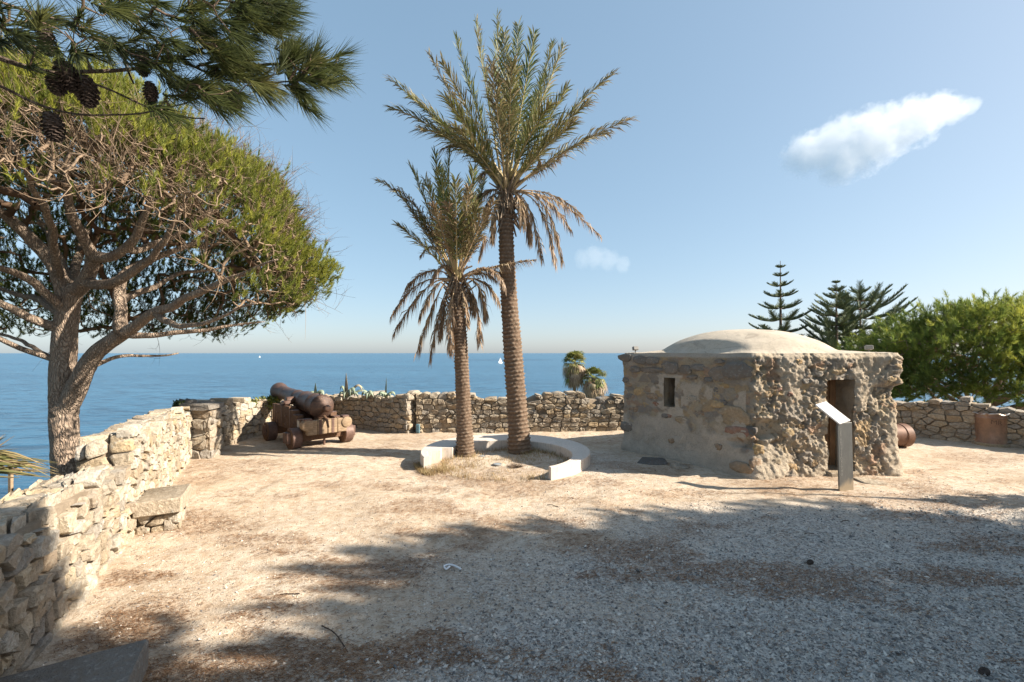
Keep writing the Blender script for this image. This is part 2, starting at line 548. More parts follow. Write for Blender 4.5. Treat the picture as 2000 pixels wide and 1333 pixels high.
def _sep(self, colr):
    s = self.n('ShaderNodeSeparateColor'); self.l(colr, s.inputs[0]); return s.outputs[0]
Mat.n_sep = _sep
M_GROUND = ground_mat()
g_obj = solo('terrace_ground', np.stack([GX, GY, GZ], -1).reshape(-1, 3), q, M_GROUND, kind='structure',
             attrs={'gravel': gcol_g.reshape(-1), 'litter': gcol_l.reshape(-1)})

# hillside falling from the terrace to the sea
SEA_Z = -13.0
hx = np.arange(-60, 100, 1.0); hy = np.arange(-60, 90, 1.0)
HX, HY = np.meshgrid(hx, hy)
HD = sdist(HX, HY, TERRACE)
HZ = -0.35 - 0.36 * np.maximum(HD, 0) - 0.25 * fbm(HX * 0.2, HY * 0.2, octv=3, seed=9) * sstep(1, 6, HD)
HZ = np.where((HY < -20), np.maximum(HZ, -3), HZ)
ii, jj = np.meshgrid(np.arange(len(hy) - 1), np.arange(len(hx) - 1), indexing='ij')
w_ = len(hx)
hq = np.stack([ii * w_ + jj, ii * w_ + jj + 1, (ii + 1) * w_ + jj + 1, (ii + 1) * w_ + jj], -1).reshape(-1, 4)
def hill_mat():
    M = Mat('hillside')
    n = M.noise(0.6, 6, 0.65)
    c = M.ramp(n, [(0.3, (0.10, 0.10, 0.05)), (0.5, (0.2, 0.17, 0.1)), (0.7, (0.34, 0.28, 0.2))])
    M.bsdf(c, 0.95, M.bump(M.noise(3, 6, 0.7), 0.8, 0.3), spec=0.1)
    return M.m
solo('hillside', np.stack([HX, HY, HZ], -1).reshape(-1, 3), hq, hill_mat(), kind='structure')

# sea
def sea_mat():
    M = Mat('sea_water')
    w1 = M.noise(0.42, 6, 0.62, M.coord((0.35, 1.0, 1.0)))
    w2 = M.noise(0.09, 4, 0.6, M.coord((0.4, 1.0, 1.0)))
    band = M.noise(0.011, 5, 0.55, M.coord((0.18, 1.0, 1.0)))
    far = M.noise(0.0016, 4, 0.5, M.coord((0.12, 1.0, 1.0)))
    c = M.ramp(band, [(0.35, (0.026, 0.10, 0.18)), (0.6, (0.042, 0.14, 0.235))])
    c = M.mix(M.ramp(w1, [(0.40, 0.9), (0.52, 0.0)]), c, (0.006, 0.04, 0.085))  # wave troughs coloured darker, ripple shading painted in
    c = M.mix(M.ramp(far, [(0.4, 0.0), (0.65, 0.35)]), c, (0.03, 0.15, 0.26))
    h = M.math('ADD', M.math('MULTIPLY', w1, 0.95), M.math('MULTIPLY', w2, 0.9))
    b = M.bump(h, 1.0, 1.0)
    M.bsdf(c, 0.3, b, spec=0.5)
    return M.m
rs = np.concatenate([[0], np.geomspace(10, 45000, 60)])
an = np.linspace(0, 2 * PI, 96, endpoint=False)
SV = [(0, 0, SEA_Z)]
for r_ in rs[1:]:
    SV += [(r_ * math.cos(a), r_ * math.sin(a), SEA_Z) for a in an]
SF = [[0, 1 + k, 1 + (k + 1) % 96] for k in range(96)]
for i in range(len(rs) - 2):
    o = 1 + i * 96
    SF += [[o + k, o + 96 + k, o + 96 + (k + 1) % 96, o + (k + 1) % 96] for k in range(96)]
solo('sea', SV, SF, sea_mat(), kind='structure')

# clouds: soft volumes far out over the sea
def ico(sub=3):
    import bmesh
    bm = bmesh.new(); bmesh.ops.create_icosphere(bm, subdivisions=sub, radius=1.0)
    V = np.array([v.co[:] for v in bm.verts]); Fq = np.array([[v.index for v in f.verts] for f in bm.faces]); bm.free()
    return V, Fq

def cloud(name, label, blobs, Y, dens, nscale, loc, namp):
    """blobs: (px, py, radius in px); one lumpy closed shell filled with vapour"""
    f = Y / F
    C = np.array([np.array(at(b[0], b[1], Y + (b[3] * f if len(b) > 3 else 0))) for b in blobs]); R = np.array([b[2] * f for b in blobs])
    loc = np.array(loc)
    M = Mat(name + '_vapour')
    g = M.n('ShaderNodeNewGeometry')
    val = None
    wob = M.n('ShaderNodeTexNoise'); wob.inputs['Scale'].default_value = nscale; wob.inputs['Detail'].default_value = 9; wob.inputs['Roughness'].default_value = 0.68
    M.l(g.outputs['Position'], wob.inputs['Vector'])
    for c, r in zip(C, R):
        d = M.n('ShaderNodeVectorMath', operation='DISTANCE'); M.l(g.outputs['Position'], d.inputs[0]); d.inputs[1].default_value = tuple(c)
        k = M.math('SUBTRACT', 1.0, M.math('DIVIDE', d.outputs['Value'], float(r)))
        val = k if val is None else M.math('SMOOTH_MAX', val, k)
        if val is not k: val.node.inputs[2].default_value = 0.25
    s = M.math('ADD', val, M.math('MULTIPLY', M.math('SUBTRACT', wob.outputs['Fac'], 0.5), namp))
    mr = M.n('ShaderNodeMapRange'); mr.interpolation_type = 'SMOOTHSTEP'; M.l(s, mr.inputs['Value'])
    mr.inputs['From Min'].default_value = 0.02; mr.inputs['From Max'].default_value = 0.45; mr.inputs['To Min'].default_value = 0; mr.inputs['To Max'].default_value = dens
    pv = M.n('ShaderNodeVolumePrincipled'); pv.inputs['Color'].default_value = (1, 1, 1, 1); pv.inputs['Anisotropy'].default_value = 0.0
    M.l(mr.outputs[0], pv.inputs['Density']); M.l(pv.outputs[0], M.out.inputs['Volume'])
    # shell: union of grown blobs by marching outwards from the middle of each blob would be heavy; a stretched lump follows the blobs
    V, Fq = ico(4)
    mid = C.mean(0); ax = C[-1] - C[0]; ax = ax / np.linalg.norm(ax)
    out = np.zeros(len(V))
    ts = np.linspace(0.02, 2.6, 90)
    span = np.abs((C - mid) @ ax).max() + R.max()
    side = (np.linalg.norm((C - mid) - ((C - mid) @ ax)[:, None] * ax, axis=1) + R).max()
    Sx = V - (V @ ax)[:, None] * ax
    D = (V @ ax)[:, None] * ax * span + Sx * side
    for t in ts:
        P = mid + D * t
        ins = (np.linalg.norm(P[:, None] - C[None], axis=2) < R[None] * 1.12).any(1)
        out = np.where(ins, t, out)
    P = mid + D * np.maximum(out, 0.05)[:, None]
    return solo(name, P, Fq, M.m, label, 'cloud', loc=mid, kind='thing')

cloud('cloud', 'bright white puffy cloud slanting high over the domed stone hut', [(1570, 305, 44), (1612, 292, 48, 10), (1640, 268, 46, 5), (1640, 322, 44, -10), (1688, 285, 60), (1700, 250, 44), (1738, 258, 54, 8), (1782, 240, 52), (1822, 222, 42, -6), (1862, 216, 30), (1893, 208, 20)],
      900, 0.018, 0.04, (0, 0, 0), 2.0)
cloud('cloud', 'small faint wisp of cloud low in the sky right of the tall palm', [(1140, 507, 22), (1165, 504, 27), (1190, 508, 24), (1215, 517, 20)],
      1500, 0.003, 0.022, (0, 0, 0), 1.7)

# ================================================================= DRY STONE WALLS
def clip_poly(poly, mid, nrm):
    out = []
    k = len(poly)
    for i in range(k):
        p, q_ = poly[i], poly[(i + 1) % k]
        a = (p[0] - mid[0]) * nrm[0] + (p[1] - mid[1]) * nrm[1]
        b = (q_[0] - mid[0]) * nrm[0] + (q_[1] - mid[1]) * nrm[1]
        if a <= 0: out.append(p)
        if (a < 0 < b) or (b < 0 < a):
            t = a / (a - b); out.append((p[0] + (q_[0] - p[0]) * t, p[1] + (q_[1] - p[1]) * t))
    return out

def voronoi(seeds, rect, asp=1.0):
    S = np.array(seeds, float); S[:, 0] /= asp
    u0, u1, v0, v1 = rect; u0 /= asp; u1 /= asp
    cells = []
    for i, s in enumerate(S):
        poly = [(u0, v0), (u1, v0), (u1, v1), (u0, v1)]
        od = np.argsort(((S - s) ** 2).sum(1))[1:24]
        for j in od:
            o = S[j]
            poly = clip_poly(poly, ((s[0] + o[0]) / 2, (s[1] + o[1]) / 2), (o[0] - s[0], o[1] - s[1]))
            if len(poly) < 3: break
        cells.append([(p[0] * asp, p[1]) for p in poly])
    return cells

def rows_seeds(L, H, w, h, rng, jit=0.14):
    S = []; v = -0.3 * h
    while v < H + h:
        hr = h * rng.uniform(0.65, 1.35)
        u = -rng.uniform(0, w)
        while u < L + w:
            ww = w * rng.uniform(0.5, 1.6)
            S.append((u + ww / 2, v + hr / 2 + rng.normal() * hr * jit * 0.5))
            if ww > 1.25 * w and rng.random() < 0.12:
                S[-1] = (u + ww / 2, v + hr * 0.25); S.append((u + ww / 2 + rng.normal() * 0.03, v + hr * 0.8))
            u += ww
        v += hr
    S += [(rng.uniform(0, L), rng.uniform(0, H)) for _ in range(int(len(S) * 0.10))]
    return S

def stone_shape(poly, O, eu, ev, en, back, face, bev, rng, joint, rough=0.006, tilts=0.09):
    P = np.array(poly, float)
    c = P.mean(0)
    # drop vertices too close together, then cut the corners
    Q = [P[0]]
    for p in P[1:]:
        if np.linalg.norm(p - Q[-1]) > 0.02: Q.append(p)
    if len(Q) > 3 and np.linalg.norm(Q[0] - Q[-1]) < 0.02: Q.pop()
    P = np.array(Q)
    if len(P) < 3: return None
    r = np.linalg.norm(P - c, axis=1)
    P = c + (P - c) * np.maximum(1 - joint * 1.5 / np.maximum(r, 1e-3), 0.4)[:, None]
    P2 = []
    for a, b in zip(P, np.roll(P, -1, axis=0)):
        t = rng.uniform(0.05, 0.17)
        P2 += [a * (1 - t) + b * t, a * t + b * (1 - t)]
    P = np.array(P2)
    if len(P) > 12: P = P[::1]
    P = P + rng.normal(size=P.shape) * rough * 0.7
    k = len(P)
    tilt = rng.normal(size=2) * tilts
    rings = [(1.0, back), (1.0, face - bev * 0.8), (0.94, face - bev * 0.1), (0.5, face + rng.uniform(-0.25, 0.3) * bev)]
    V = []
    for s, dz in rings:
        for p in P:
            pp = c + (p - c) * s
            dd = dz + (0 if s == 1.0 and dz == back else (pp - c) @ tilt + rng.normal() * rough * (1.3 if s < 0.95 else 0.6))
            V.append(O + eu * pp[0] + ev * pp[1] + en * dd)
    V.append(O + eu * c[0] + ev * c[1] + en * (face + rng.uniform(-0.2, 0.35) * bev))
    Fs = []
    for a in range(3):
        for i in range(k):
            Fs.append([a * k + i, a * k + (i + 1) % k, (a + 1) * k + (i + 1) % k, (a + 1) * k + i])
    for i in range(k):
        Fs.append([3 * k + i, 3 * k + (i + 1) % k, 4 * k])
    return np.array(V), Fs

def stone_wall(label, A, B, n, Hf, t, w, h, mats, seed, top=False, start=False, end=False, group='rubble stone walls round the terrace',
               joint=0.0060, bev=0.0150, relief=0.02, ragged=0.05, rough=0.006, mortar=None, asp=1.75, hook=None, tilts=0.09):
    rng = np.random.default_rng(seed)
    A = np.array((*A, 0.0)); B = np.array((*B, 0.0))
    L = np.linalg.norm(B - A); eu = (B - A) / L; ev = np.array((0, 0, 1.0)); en = np.array((*n, 0.0)); en = en - eu * (en @ eu); en /= np.linalg.norm(en)
    flip = np.cross(eu, ev) @ en < 0
    root = thing('stone_wall', label, 'wall', loc=(A + B) / 2 - en * t / 2, group=group, kind='thing')
    def put(name, V, Fs, m):
        part(name, V, [f[::-1] for f in Fs] if flip else Fs, m, root, smooth='stone')
    # core
    us = np.linspace(0.02, L - 0.02, max(3, int(L / 0.2)))
    hh = np.array([Hf(u) for u in us]) - 0.09
    V = []
    for u, hv in zip(us, hh):
        for wd, v in ((-0.05, -0.2), (-0.05, hv), (-t + 0.03, hv), (-t + 0.03, -1.2)):
            V.append(A + eu * u + ev * v + en * wd)
    Fs = []
    for i in range(len(us) - 1):
        for a in range(4):
            Fs.append([i * 4 + a, i * 4 + (a + 1) % 4, (i + 1) * 4 + (a + 1) % 4, (i + 1) * 4 + a])
    Fs += [[0, 3, 2, 1], [4 * (len(us) - 1) + k for k in range(4)]]
    part('mortar_core', V, Fs if flip else [f[::-1] for f in Fs], mortar or M_MORTAR, root)
    pick = lambda: mats[int(rng.choice(len(mats)))]
    Hm = max(Hf(u) for u in np.linspace(0, L, 30))
    S = rows_seeds(L, Hm, w, h, rng)
    cells = voronoi(S, (0, L, -0.06, Hm + 0.5), asp)
    for s, poly in zip(S, cells):
        if len(poly) < 3: continue
        hs = Hf(min(max(s[0], 0), L)) + rng.normal() * ragged * 0.6
        if s[1] > hs - 0.02: continue
        pm = np.array(poly)
        if pm[:, 1].max() < -0.03: continue
        topmost = pm[:, 1].max() > hs - 0.06
        if topmost:
            lim = hs + rng.uniform(-0.02, 0.05)
            poly = clip_poly(poly, (0, max(lim, s[1] + 0.04)), (rng.normal() * 0.07, 1))
            if len(poly) < 3: continue
        back = -t * rng.uniform(0.8, 1.0) if (topmost and not top) else -0.16
        r = stone_shape(poly, A, eu, ev, en, back, rng.normal() * relief, bev * rng.uniform(0.7, 1.3), rng, joint * rng.uniform(0.7, 1.5), rough, tilts)
        if r: put('stone', r[0], r[1], pick())
    if top:
        S = rows_seeds(L, t, w * 1.15, max(t * 0.48, 0.16), rng)
        for s, poly in zip(S, voronoi(S, (0, L, 0.1, t), 1.3)):
            if len(poly) < 3 or not (0 < s[0] < L and 0.02 < s[1] < t + 0.05): continue
            hs = Hf(min(max(s[0], 0), L))
            # local frame: u along the wall, second axis away from the viewer's side, up as the face direction
            r = stone_shape(poly, A + ev * hs, eu, -en, ev, -0.14, rng.normal() * relief * 0.9 - 0.01, bev, rng, joint, rough)
            if r: put('stone', r[0], r[1], pick())
    for on, u0, sg in ((start, 0.0, -1), (end, L, 1)):
        if not on: continue
        H0 = Hf(u0)
        S = rows_seeds(t, H0, t * 0.7, h, rng)
        for s, poly in zip(S, voronoi(S, (0.0, t, -0.06, H0 + 0.02), asp)):
            if len(poly) < 3 or not (0 < s[0] < t and s[1] < H0): continue
            r = stone_shape(poly, A + eu * u0, -en, ev, eu * sg, -0.12, 0.02 + rng.normal() * relief, bev, rng, joint, rough)
            if r: part('stone', r[0], r[1] if (np.cross(-en, ev) @ (eu * sg) > 0) else [f[::-1] for f in r[1]], pick(), root)
    if hook: hook(root, A, eu, ev, en, put, rng)
    return root

ld = unit(np.array((-0.464, 0.886))); ln_ = np.array((ld[1], -ld[0]))
LB = np.array((-3.26, 3.29))
def lw(s): return tuple(LB + ld * s)
S0, S1, S2 = -1.9, 1.97, 5.9
def HA(u):
    y = LB[1] + ld[1] * (S0 + u)
    return float(np.interp(y, [1.5, 2.6, 3.5, 4.4, 5.1], [0.93, 0.95, 0.94, 0.86, 0.78]))
stone_wall('low near stretch of pale rubble wall at the left, boulders along its top', lw(S0), lw(S1), ln_, HA, 0.42, 0.2, 0.135,
           [M_STONE_WARM, M_STONE_SEAT, M_STONE_TAN, M_STONE_GREY, M_STONE_WARM], 11, top=True, joint=0.008, bev=0.02, relief=0.012, ragged=0.05, rough=0.006, asp=1.35, tilts=0.05)  # grey stones for variety, and to put this end's shade into the colour
def HB(u): return 1.10 - 0.1 * u / 3.9
stone_wall('taller stretch of pale rubble wall at the left with flat cap stones', lw(S1), lw(S2), ln_, HB, 0.5, 0.19, 0.13,
           [M_STONE_WARM, M_STONE_WARM, M_STONE_TAN], 12, top=True, start=True, joint=0.007, bev=0.017, relief=0.010, rough=0.005, asp=1.35, tilts=0.045)
# pier where the left wall ends
p0 = np.array(lw(S2))
stone_wall('narrow stone pier with a dark cap where the left wall meets the cannon wall', (p0[0] - 0.25, p0[1] + 0.02), (p0[0] + 0.3, p0[1] + 0.08), (0.1, -1), lambda u: 0.95, 0.42, 0.27, 0.17,
           [M_STONE_GREY, M_STONE_TAN], 13, end=True, joint=0.0060, bev=0.0150, asp=1.2,
           hook=lambda root, A, eu, ev, en, put, rng: [put('cap_stone', *stone_shape([(-0.05, -0.02), (0.6, -0.02), (0.58, 0.1), (-0.04, 0.11)], A + ev * 0.94, eu, ev, en, -0.45, 0.03, 0.03, rng, 0.006), M_STONE_DARK)])
stone_wall('sunlit rubble wall behind the cannon, shadow stripes across it', (-6.2, 9.05), (-6.02, 11.4), (1, -0.1), lambda u: 1.0 - 0.04 * u + 0.05 * math.exp(-((u - 0.25) / 0.3) ** 2), 0.5, 0.21, 0.13,
           [M_STONE_WARM, M_STONE_TAN], 14, joint=0.0055, bev=0.0150, asp=1.4, relief=0.012, tilts=0.06)
stone_wall('short rubble wall filling the corner directly behind the cannon', (-6.02, 11.4), (-4.83, 12.5), (0.65, -0.76), lambda u: 0.85, 0.5, 0.22, 0.14,
           [M_STONE_TAN, M_STONE_WARM], 15, joint=0.0055, bev=0.0150)
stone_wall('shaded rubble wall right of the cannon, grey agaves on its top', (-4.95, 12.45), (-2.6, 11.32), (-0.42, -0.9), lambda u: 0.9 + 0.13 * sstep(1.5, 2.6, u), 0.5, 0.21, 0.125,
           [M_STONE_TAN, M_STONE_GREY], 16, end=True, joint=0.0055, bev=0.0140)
def HBk(u):
    x = -2.42 + u
    return float(0.88 + 0.13 * sstep(-2.0, -2.4, x) + 0.1 * (0.55 < x < 1.6) + 0.07 * (-2.4 < x < -0.75) + 0.06 * (1.6 <= x < 1.95) + 0.07 * (2.45 < x) - 0.02 * (-0.4 < x < 0.3))
stone_wall('long straight rubble wall along the back behind the palms', (-2.42, 11.42), (2.95, 11.7), (0.05, -1), HBk, 0.5, 0.22, 0.13,
           [M_STONE_TAN, M_STONE_TAN, M_STONE_GREY], 17, joint=0.0065, bev=0.0175, ragged=0.06)
stone_wall('hidden stretch of rubble wall running behind the domed hut', (2.95, 11.7), (9.3, 11.75), (0.0, -1), lambda u: 0.9, 0.5, 0.34, 0.2,
           [M_STONE_TAN, M_STONE_GREY], 18, joint=0.0065, bev=0.0175)
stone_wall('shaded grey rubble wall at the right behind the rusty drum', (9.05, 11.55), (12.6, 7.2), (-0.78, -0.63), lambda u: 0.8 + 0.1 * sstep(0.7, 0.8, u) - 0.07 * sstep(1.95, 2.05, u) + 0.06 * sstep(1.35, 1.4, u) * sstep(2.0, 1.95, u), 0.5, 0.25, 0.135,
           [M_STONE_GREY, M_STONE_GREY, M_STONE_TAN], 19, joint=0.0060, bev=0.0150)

# ================================================================= DOMED STONE HUT
HL, HC, HR, HBK = np.array((2.28, 9.50)), np.array((3.87, 7.32)), np.array((6.39, 7.50)), np.array((6.65, 11.2))
TOPZ = 2.0

def hut_mat():
    M = Mat('hut_rubble')
    base = M.attr('tint', 'Color')
    pl = M.attr('plaster')
    n1 = M.noise(7, 6, 0.65); n2 = M.noise(38, 6, 0.7); n3 = M.noise(130, 3, 0.6)
    v = M.voro(9, M.coord((1, 1, 1.3)), 'F1', 'Color')
    sep = M.n_sep(v)
    c = M.mix(M.math('MULTIPLY', M.ramp(n1, [(0.35, 0.0), (0.6, 0.4)]), M.math('SUBTRACT', 1.0, pl)), base, M.ramp(sep, [(0.0, (0.30, 0.26, 0.21)), (0.45, (0.42, 0.33, 0.22)), (0.7, (0.27, 0.255, 0.24)), (0.95, (0.48, 0.34, 0.18))]))
    c = M.mix(M.ramp(n2, [(0.3, 0.5), (0.5, 0.0)]), c, (0.24, 0.185, 0.13))
    c = M.mix(M.ramp(n2, [(0.58, 0.0), (0.78, 0.5)]), c, (0.55, 0.47, 0.37))
    c = M.mix(M.ramp(n3, [(0.27, 0.5), (0.4, 0.0)]), c, (0.10, 0.085, 0.07))
    h = M.math('ADD', n2, M.math('MULTIPLY', n3, 0.8))
    M.bsdf(c, 0.95, M.bump(h, 1.0, 0.035), spec=0.1)
    return M.m
def dome_mat():
    M = Mat('dome_render')
    n1 = M.noise(1.6, 6, 0.65); n2 = M.noise(22, 5, 0.7); n3 = M.noise(90, 3, 0.6)
    c = M.ramp(n1, [(0.3, (0.40, 0.35, 0.28)), (0.5, (0.48, 0.42, 0.34)), (0.7, (0.54, 0.47, 0.38))])
    c = M.mix(M.ramp(n2, [(0.28, 0.45), (0.5, 0.0)]), c, (0.30, 0.26, 0.21))
    n4 = M.noise(3.2, 7, 0.7, M.coord((1, 1, 2)), 0.8)
    c = M.mix(M.ramp(n4, [(0.52, 0.0), (0.66, 0.5)]), c, (0.27, 0.235, 0.19))
    c = M.mix(M.ramp(M.voro(2.2, M.coord((1, 1, 1)), 'DISTANCE_TO_EDGE'), [(0.0, 0.5), (0.008, 0.0)]), c, (0.2, 0.17, 0.14))
    M.bsdf(c, 0.95, M.bump(M.math('ADD', n2, M.math('MULTIPLY', n3, 0.5)), 0.5, 0.012), spec=0.1)
    return M.m
def wood_mat(name, c0, c1, scale=(9, 9, 1.1), bumpd=0.006, rough=0.8):
    M = Mat(name)
    co = M.coord(scale)
    g = M.noise(5, 6, 0.65, co, 0.6)
    f = M.noise(3, 4, 0.6)
    c = M.ramp(g, [(0.3, c0), (0.65, c1)])
    c = M.mix(M.ramp(f, [(0.4, 0.0), (0.7, 0.5)]), c, tuple(x * 0.5 for x in c0))
    M.bsdf(c, rough, M.bump(g, 0.5, bumpd), spec=0.2)
    return M.m
M_HUT = hut_mat(); M_DOME = dome_mat()
M_DOOR = wood_mat('door_wood', (0.16, 0.085, 0.045), (0.30, 0.17, 0.085))

hut = thing('stone_hut', 'small square stone hut with a low rendered dome and eroded walls', 'hut', ((HL + HC + HR + HBK) / 4).tolist() + [0.0], kind='thing')

def hit_line(px, A, B):
    u = (px - 1000.0) / F
    d = B - A
    t = (u * A[1] - A[0]) / (d[0] - u * d[1])
    return t * np.linalg.norm(d), (A + d * t)[1]

def build_hut():
    rng = np.random.default_rng(21)
    st = 0.0165
    sides = [(HL, HC, st), (HC, HR, st), (HR, HBK, 0.04), (HBK, HL, 0.08)]
    XY = []; side_id = []; uu = []
    for k, (A, B, s) in enumerate(sides):
        L = np.linalg.norm(B - A); n = int(L / s)
        for i in range(n):
            XY.append(A + (B - A) * i / n); side_id.append(k); uu.append(L * i / n)
    XY = np.array(XY); side_id = np.array(side_id); uu = np.array(uu); n = len(XY)
    # round the corners a little
    def rnd(P, it):
        for _ in range(it): P = (np.roll(P, 1, 0) + 2 * P + np.roll(P, -1, 0)) / 4
        return P
    XYs = rnd(XY, 14)
    T = unit(np.roll(rnd(XY, 60), -1, 0) - np.roll(rnd(XY, 60), 1, 0))
    N = np.stack([T[:, 1], -T[:, 0]], 1)
    if ((XYs + N - XY.mean(0)) ** 2).sum() < ((XYs - XY.mean(0)) ** 2).sum(): N = -N
    s = np.concatenate([[0], np.cumsum(np.linalg.norm(np.diff(XY, axis=0), axis=1))])
    vz = np.arange(-0.1, TOPZ + 1e-6, st); vz[-1] = TOPZ; nv = len(vz)
    Sg, Vg = np.meshgrid(s, vz); K = np.broadcast_to(side_id, Sg.shape); U = np.broadcast_to(uu, Sg.shape)
    LC = np.linalg.norm(HC - HL); CR = np.linalg.norm(HR - HC)
    # signed position from the near corner: negative along the shaded side, positive along the sunlit side
    Q = np.where(K == 0, U - LC, np.where(K == 1, U, np.where(K == 2, CR + U, -LC - (np.linalg.norm(HL - HBK) - U))))
    e1 = fbm(Sg * 3.1, Vg * 3.1, octv=5, seed=41, gain=0.55)
    e2 = fbm(Sg * 9, Vg * 9, octv=4, seed=42, gain=0.6)
    e3 = fbm(Sg * 24, Vg * 24, octv=2, seed=47, gain=0.6)
    cells = np.abs(fbm(Sg * 5.5 + 0.4 * e1, Vg * 6.5, octv=3, seed=43))
    # plaster that survives: low on the shaded side, at the foot of the corner, down the far edge of the sunlit side
    pl = sstep(0.85, 0.55, Vg + 0.28 * e1 - 0.1 * (Q < -1.5)) * (Q < -0.25)
    pl = np.maximum(pl, 0.8 * sstep(0.1, 0.0, e1 + 0.9 * np.abs(Vg - 1.1)) * (Q < -0.1) * (Q > -1.3) * sstep(1.5, 1.4, Vg))
    pl = np.maximum(pl, sstep(0.1, -0.05, np.hypot((Q - 0.12) / 0.62, (Vg - 0.12) / 0.5) - 0.75 + 0.2 * e1) * (Q > -0.3))
    pl = np.maximum(pl, sstep(CR - 0.36, CR - 0.24, Q + 0.1 * e1 - 0.1 * Vg) * sstep(1.15, 0.95, Vg) * (Q < CR + 0.6))
    pl = np.maximum(pl, sstep(1.9, 1.94, Vg) * 0.8)
    rough_sunlit_side = sstep(-0.12, 0.08, Q)
    # on the sunlit side the render survives in ragged sheets with rubble laid bare between them
    sheet = fbm(Sg * 1.5 + 5, Vg * 1.3, octv=5, seed=45, gain=0.6)
    pl = np.maximum(pl, sstep(0.10, 0.17, sheet - 0.1) * (Q > 0.1) * 0.85)
    pl = np.maximum(pl, sstep(0.22, 0.30, sheet) * (Q < -0.1) * (Vg < 1.6) * 0.9)
    d = (0.014 + 0.006 * rough_sunlit_side) * e1 + (0.004 + 0.004 * rough_sunlit_side) * e2 + (0.004 + 0.012 * rough_sunlit_side) * e3 * (1 - 0.6 * pl) + 0.016 * (pl - 0.5) * sstep(1.75, 1.6, Vg)
    stonem = np.zeros_like(d); stid = np.zeros_like(d)
    for (fx_, fy_, am, sd, lo) in ((4.4, 6.2, 1.0, 71, 0.25), (9.5, 12.0, 0.55, 75, 0.3)):
        f1, f2, cid, tx, ty = worley(Sg * fx_ + 0.22 * e2, Vg * fy_ + 0.22 * e1, sd)
        tilt = (np.mod(cid * 17.3, 1) - 0.5) * tx + (np.mod(cid * 41.7, 1) - 0.5) * ty
        edge = sstep(0.02, 0.11, f2 - f1); on = (cid > lo) * (1 - pl)
        d += am * (0.018 + 0.001 * rough_sunlit_side) * on * (edge * (0.55 + 0.9 * (np.mod(cid * 7.7, 1) - 0.3)) + 1.2 * tilt - 0.5)
        up = (edge * on > stonem); stid = np.where(up, cid, stid); stonem = np.where(up, edge * on, stonem)
    # pits eaten into the sunlit side
    pit = sstep(0.34, 0.5, fbm(Sg * 7.5, Vg * 6.2, octv=4, seed=44, gain=0.6)) * rough_sunlit_side * (1 - 0.7 * pl)
    d -= 0.032 * pit
    # hollow under an overhang beside the corner and the sloping foot below it
    hol = sstep(1.0, 0.35, np.hypot((Q - 0.22) / 0.34, (Vg - 0.78) / 0.2) + 0.2 * e1)
    d -= 0.10 * hol
    d -= 0.10 * sstep(1.0, 0.3, np.hypot((Q + 0.1) / 0.4, (Vg - 0.52) / 0.1) + 0.2 * e1)
    d += 0.10 * sstep(0.5, 0.0, Vg) * sstep(0.8, 0.0, np.abs(Q - 0.1))
    # parapet band, ledge at the far end, waist below it
    d += 0.012 * sstep(1.66, 1.74, Vg + 0.03 * e1)
    fe = np.exp(-((Q - CR) / 0.42) ** 2)
    d += fe * (0.05 * sstep(1.42, 1.5, Vg) - 0.06 * sstep(1.5, 1.42, Vg) * sstep(1.1, 1.35, Vg) + 0.05 * sstep(0.7, 0.1, Vg))
    d += 0.03 * sstep(0.25, 0.0, Vg)
    d -= 0.045 * sstep(TOPZ - 0.07, TOPZ, Vg)
    # openings
    u0, y0 = hit_line(1616, HC, HR); u1, y1 = hit_line(1668, HC, HR)
    dz1 = EYE - (741 - 690) / F * (y0 + y1) / 2
    w0, yw0 = hit_line(1297, HL, HC); w1, yw1 = hit_line(1318, HL, HC)
    wz0, wz1 = EYE - (793 - 690) / F * yw0, EYE - (738 - 690) / F * yw0
    i_side1 = np.where(side_id == 1)[0][0]
    def col(k, u): return int(np.argmin(np.where(side_id == k, np.abs(uu - u), 1e9)))
    def row(z): return int(np.argmin(np.abs(vz - z)))
    openings = [(col(1, u0), col(1, u1), row(0.02), row(dz1), 0.45, 'door'), (col(0, w0), col(0, w1), row(wz0), row(wz1), 0.85, 'window')]
    # tint
    tint = np.zeros(Sg.shape + (3,))
    A_ = np.array((0.54, 0.45, 0.335)); Bc = np.array((0.43, 0.385, 0.335)); Cc = np.array((0.46, 0.35, 0.21)); P_ = np.array((0.58, 0.49, 0.38)); PG = np.array((0.54, 0.485, 0.425))
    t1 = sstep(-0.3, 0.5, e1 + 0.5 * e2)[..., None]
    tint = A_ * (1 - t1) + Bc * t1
    oc = sstep(0.05, 0.4, fbm(Sg * 2.4, Vg * 2.4, octv=3, seed=46) + 0.5 * hol + 0.35 * sstep(0.2, -0.6, Q) * (Vg < 0.5))[..., None] * (0.35 + 0.65 * rough_sunlit_side[..., None])
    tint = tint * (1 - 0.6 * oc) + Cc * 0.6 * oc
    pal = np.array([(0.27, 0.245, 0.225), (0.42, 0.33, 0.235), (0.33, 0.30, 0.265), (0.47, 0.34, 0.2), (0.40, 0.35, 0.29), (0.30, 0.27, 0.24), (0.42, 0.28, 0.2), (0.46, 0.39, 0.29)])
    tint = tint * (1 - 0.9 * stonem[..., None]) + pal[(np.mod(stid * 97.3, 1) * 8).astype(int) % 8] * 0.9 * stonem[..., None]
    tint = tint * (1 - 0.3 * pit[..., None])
    tint = tint * (1 + 0.34 * rough_sunlit_side[..., None] * np.array((1.1, 1.0, 0.85)))  # sunlit side made lighter and warmer: sunlight put into its tint
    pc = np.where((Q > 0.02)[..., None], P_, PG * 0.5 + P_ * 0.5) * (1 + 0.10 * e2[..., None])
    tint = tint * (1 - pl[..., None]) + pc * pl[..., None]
    PX = XYs[None, :, 0] + N[None, :, 0] * d; PY = XYs[None, :, 1] + N[None, :, 1] * d
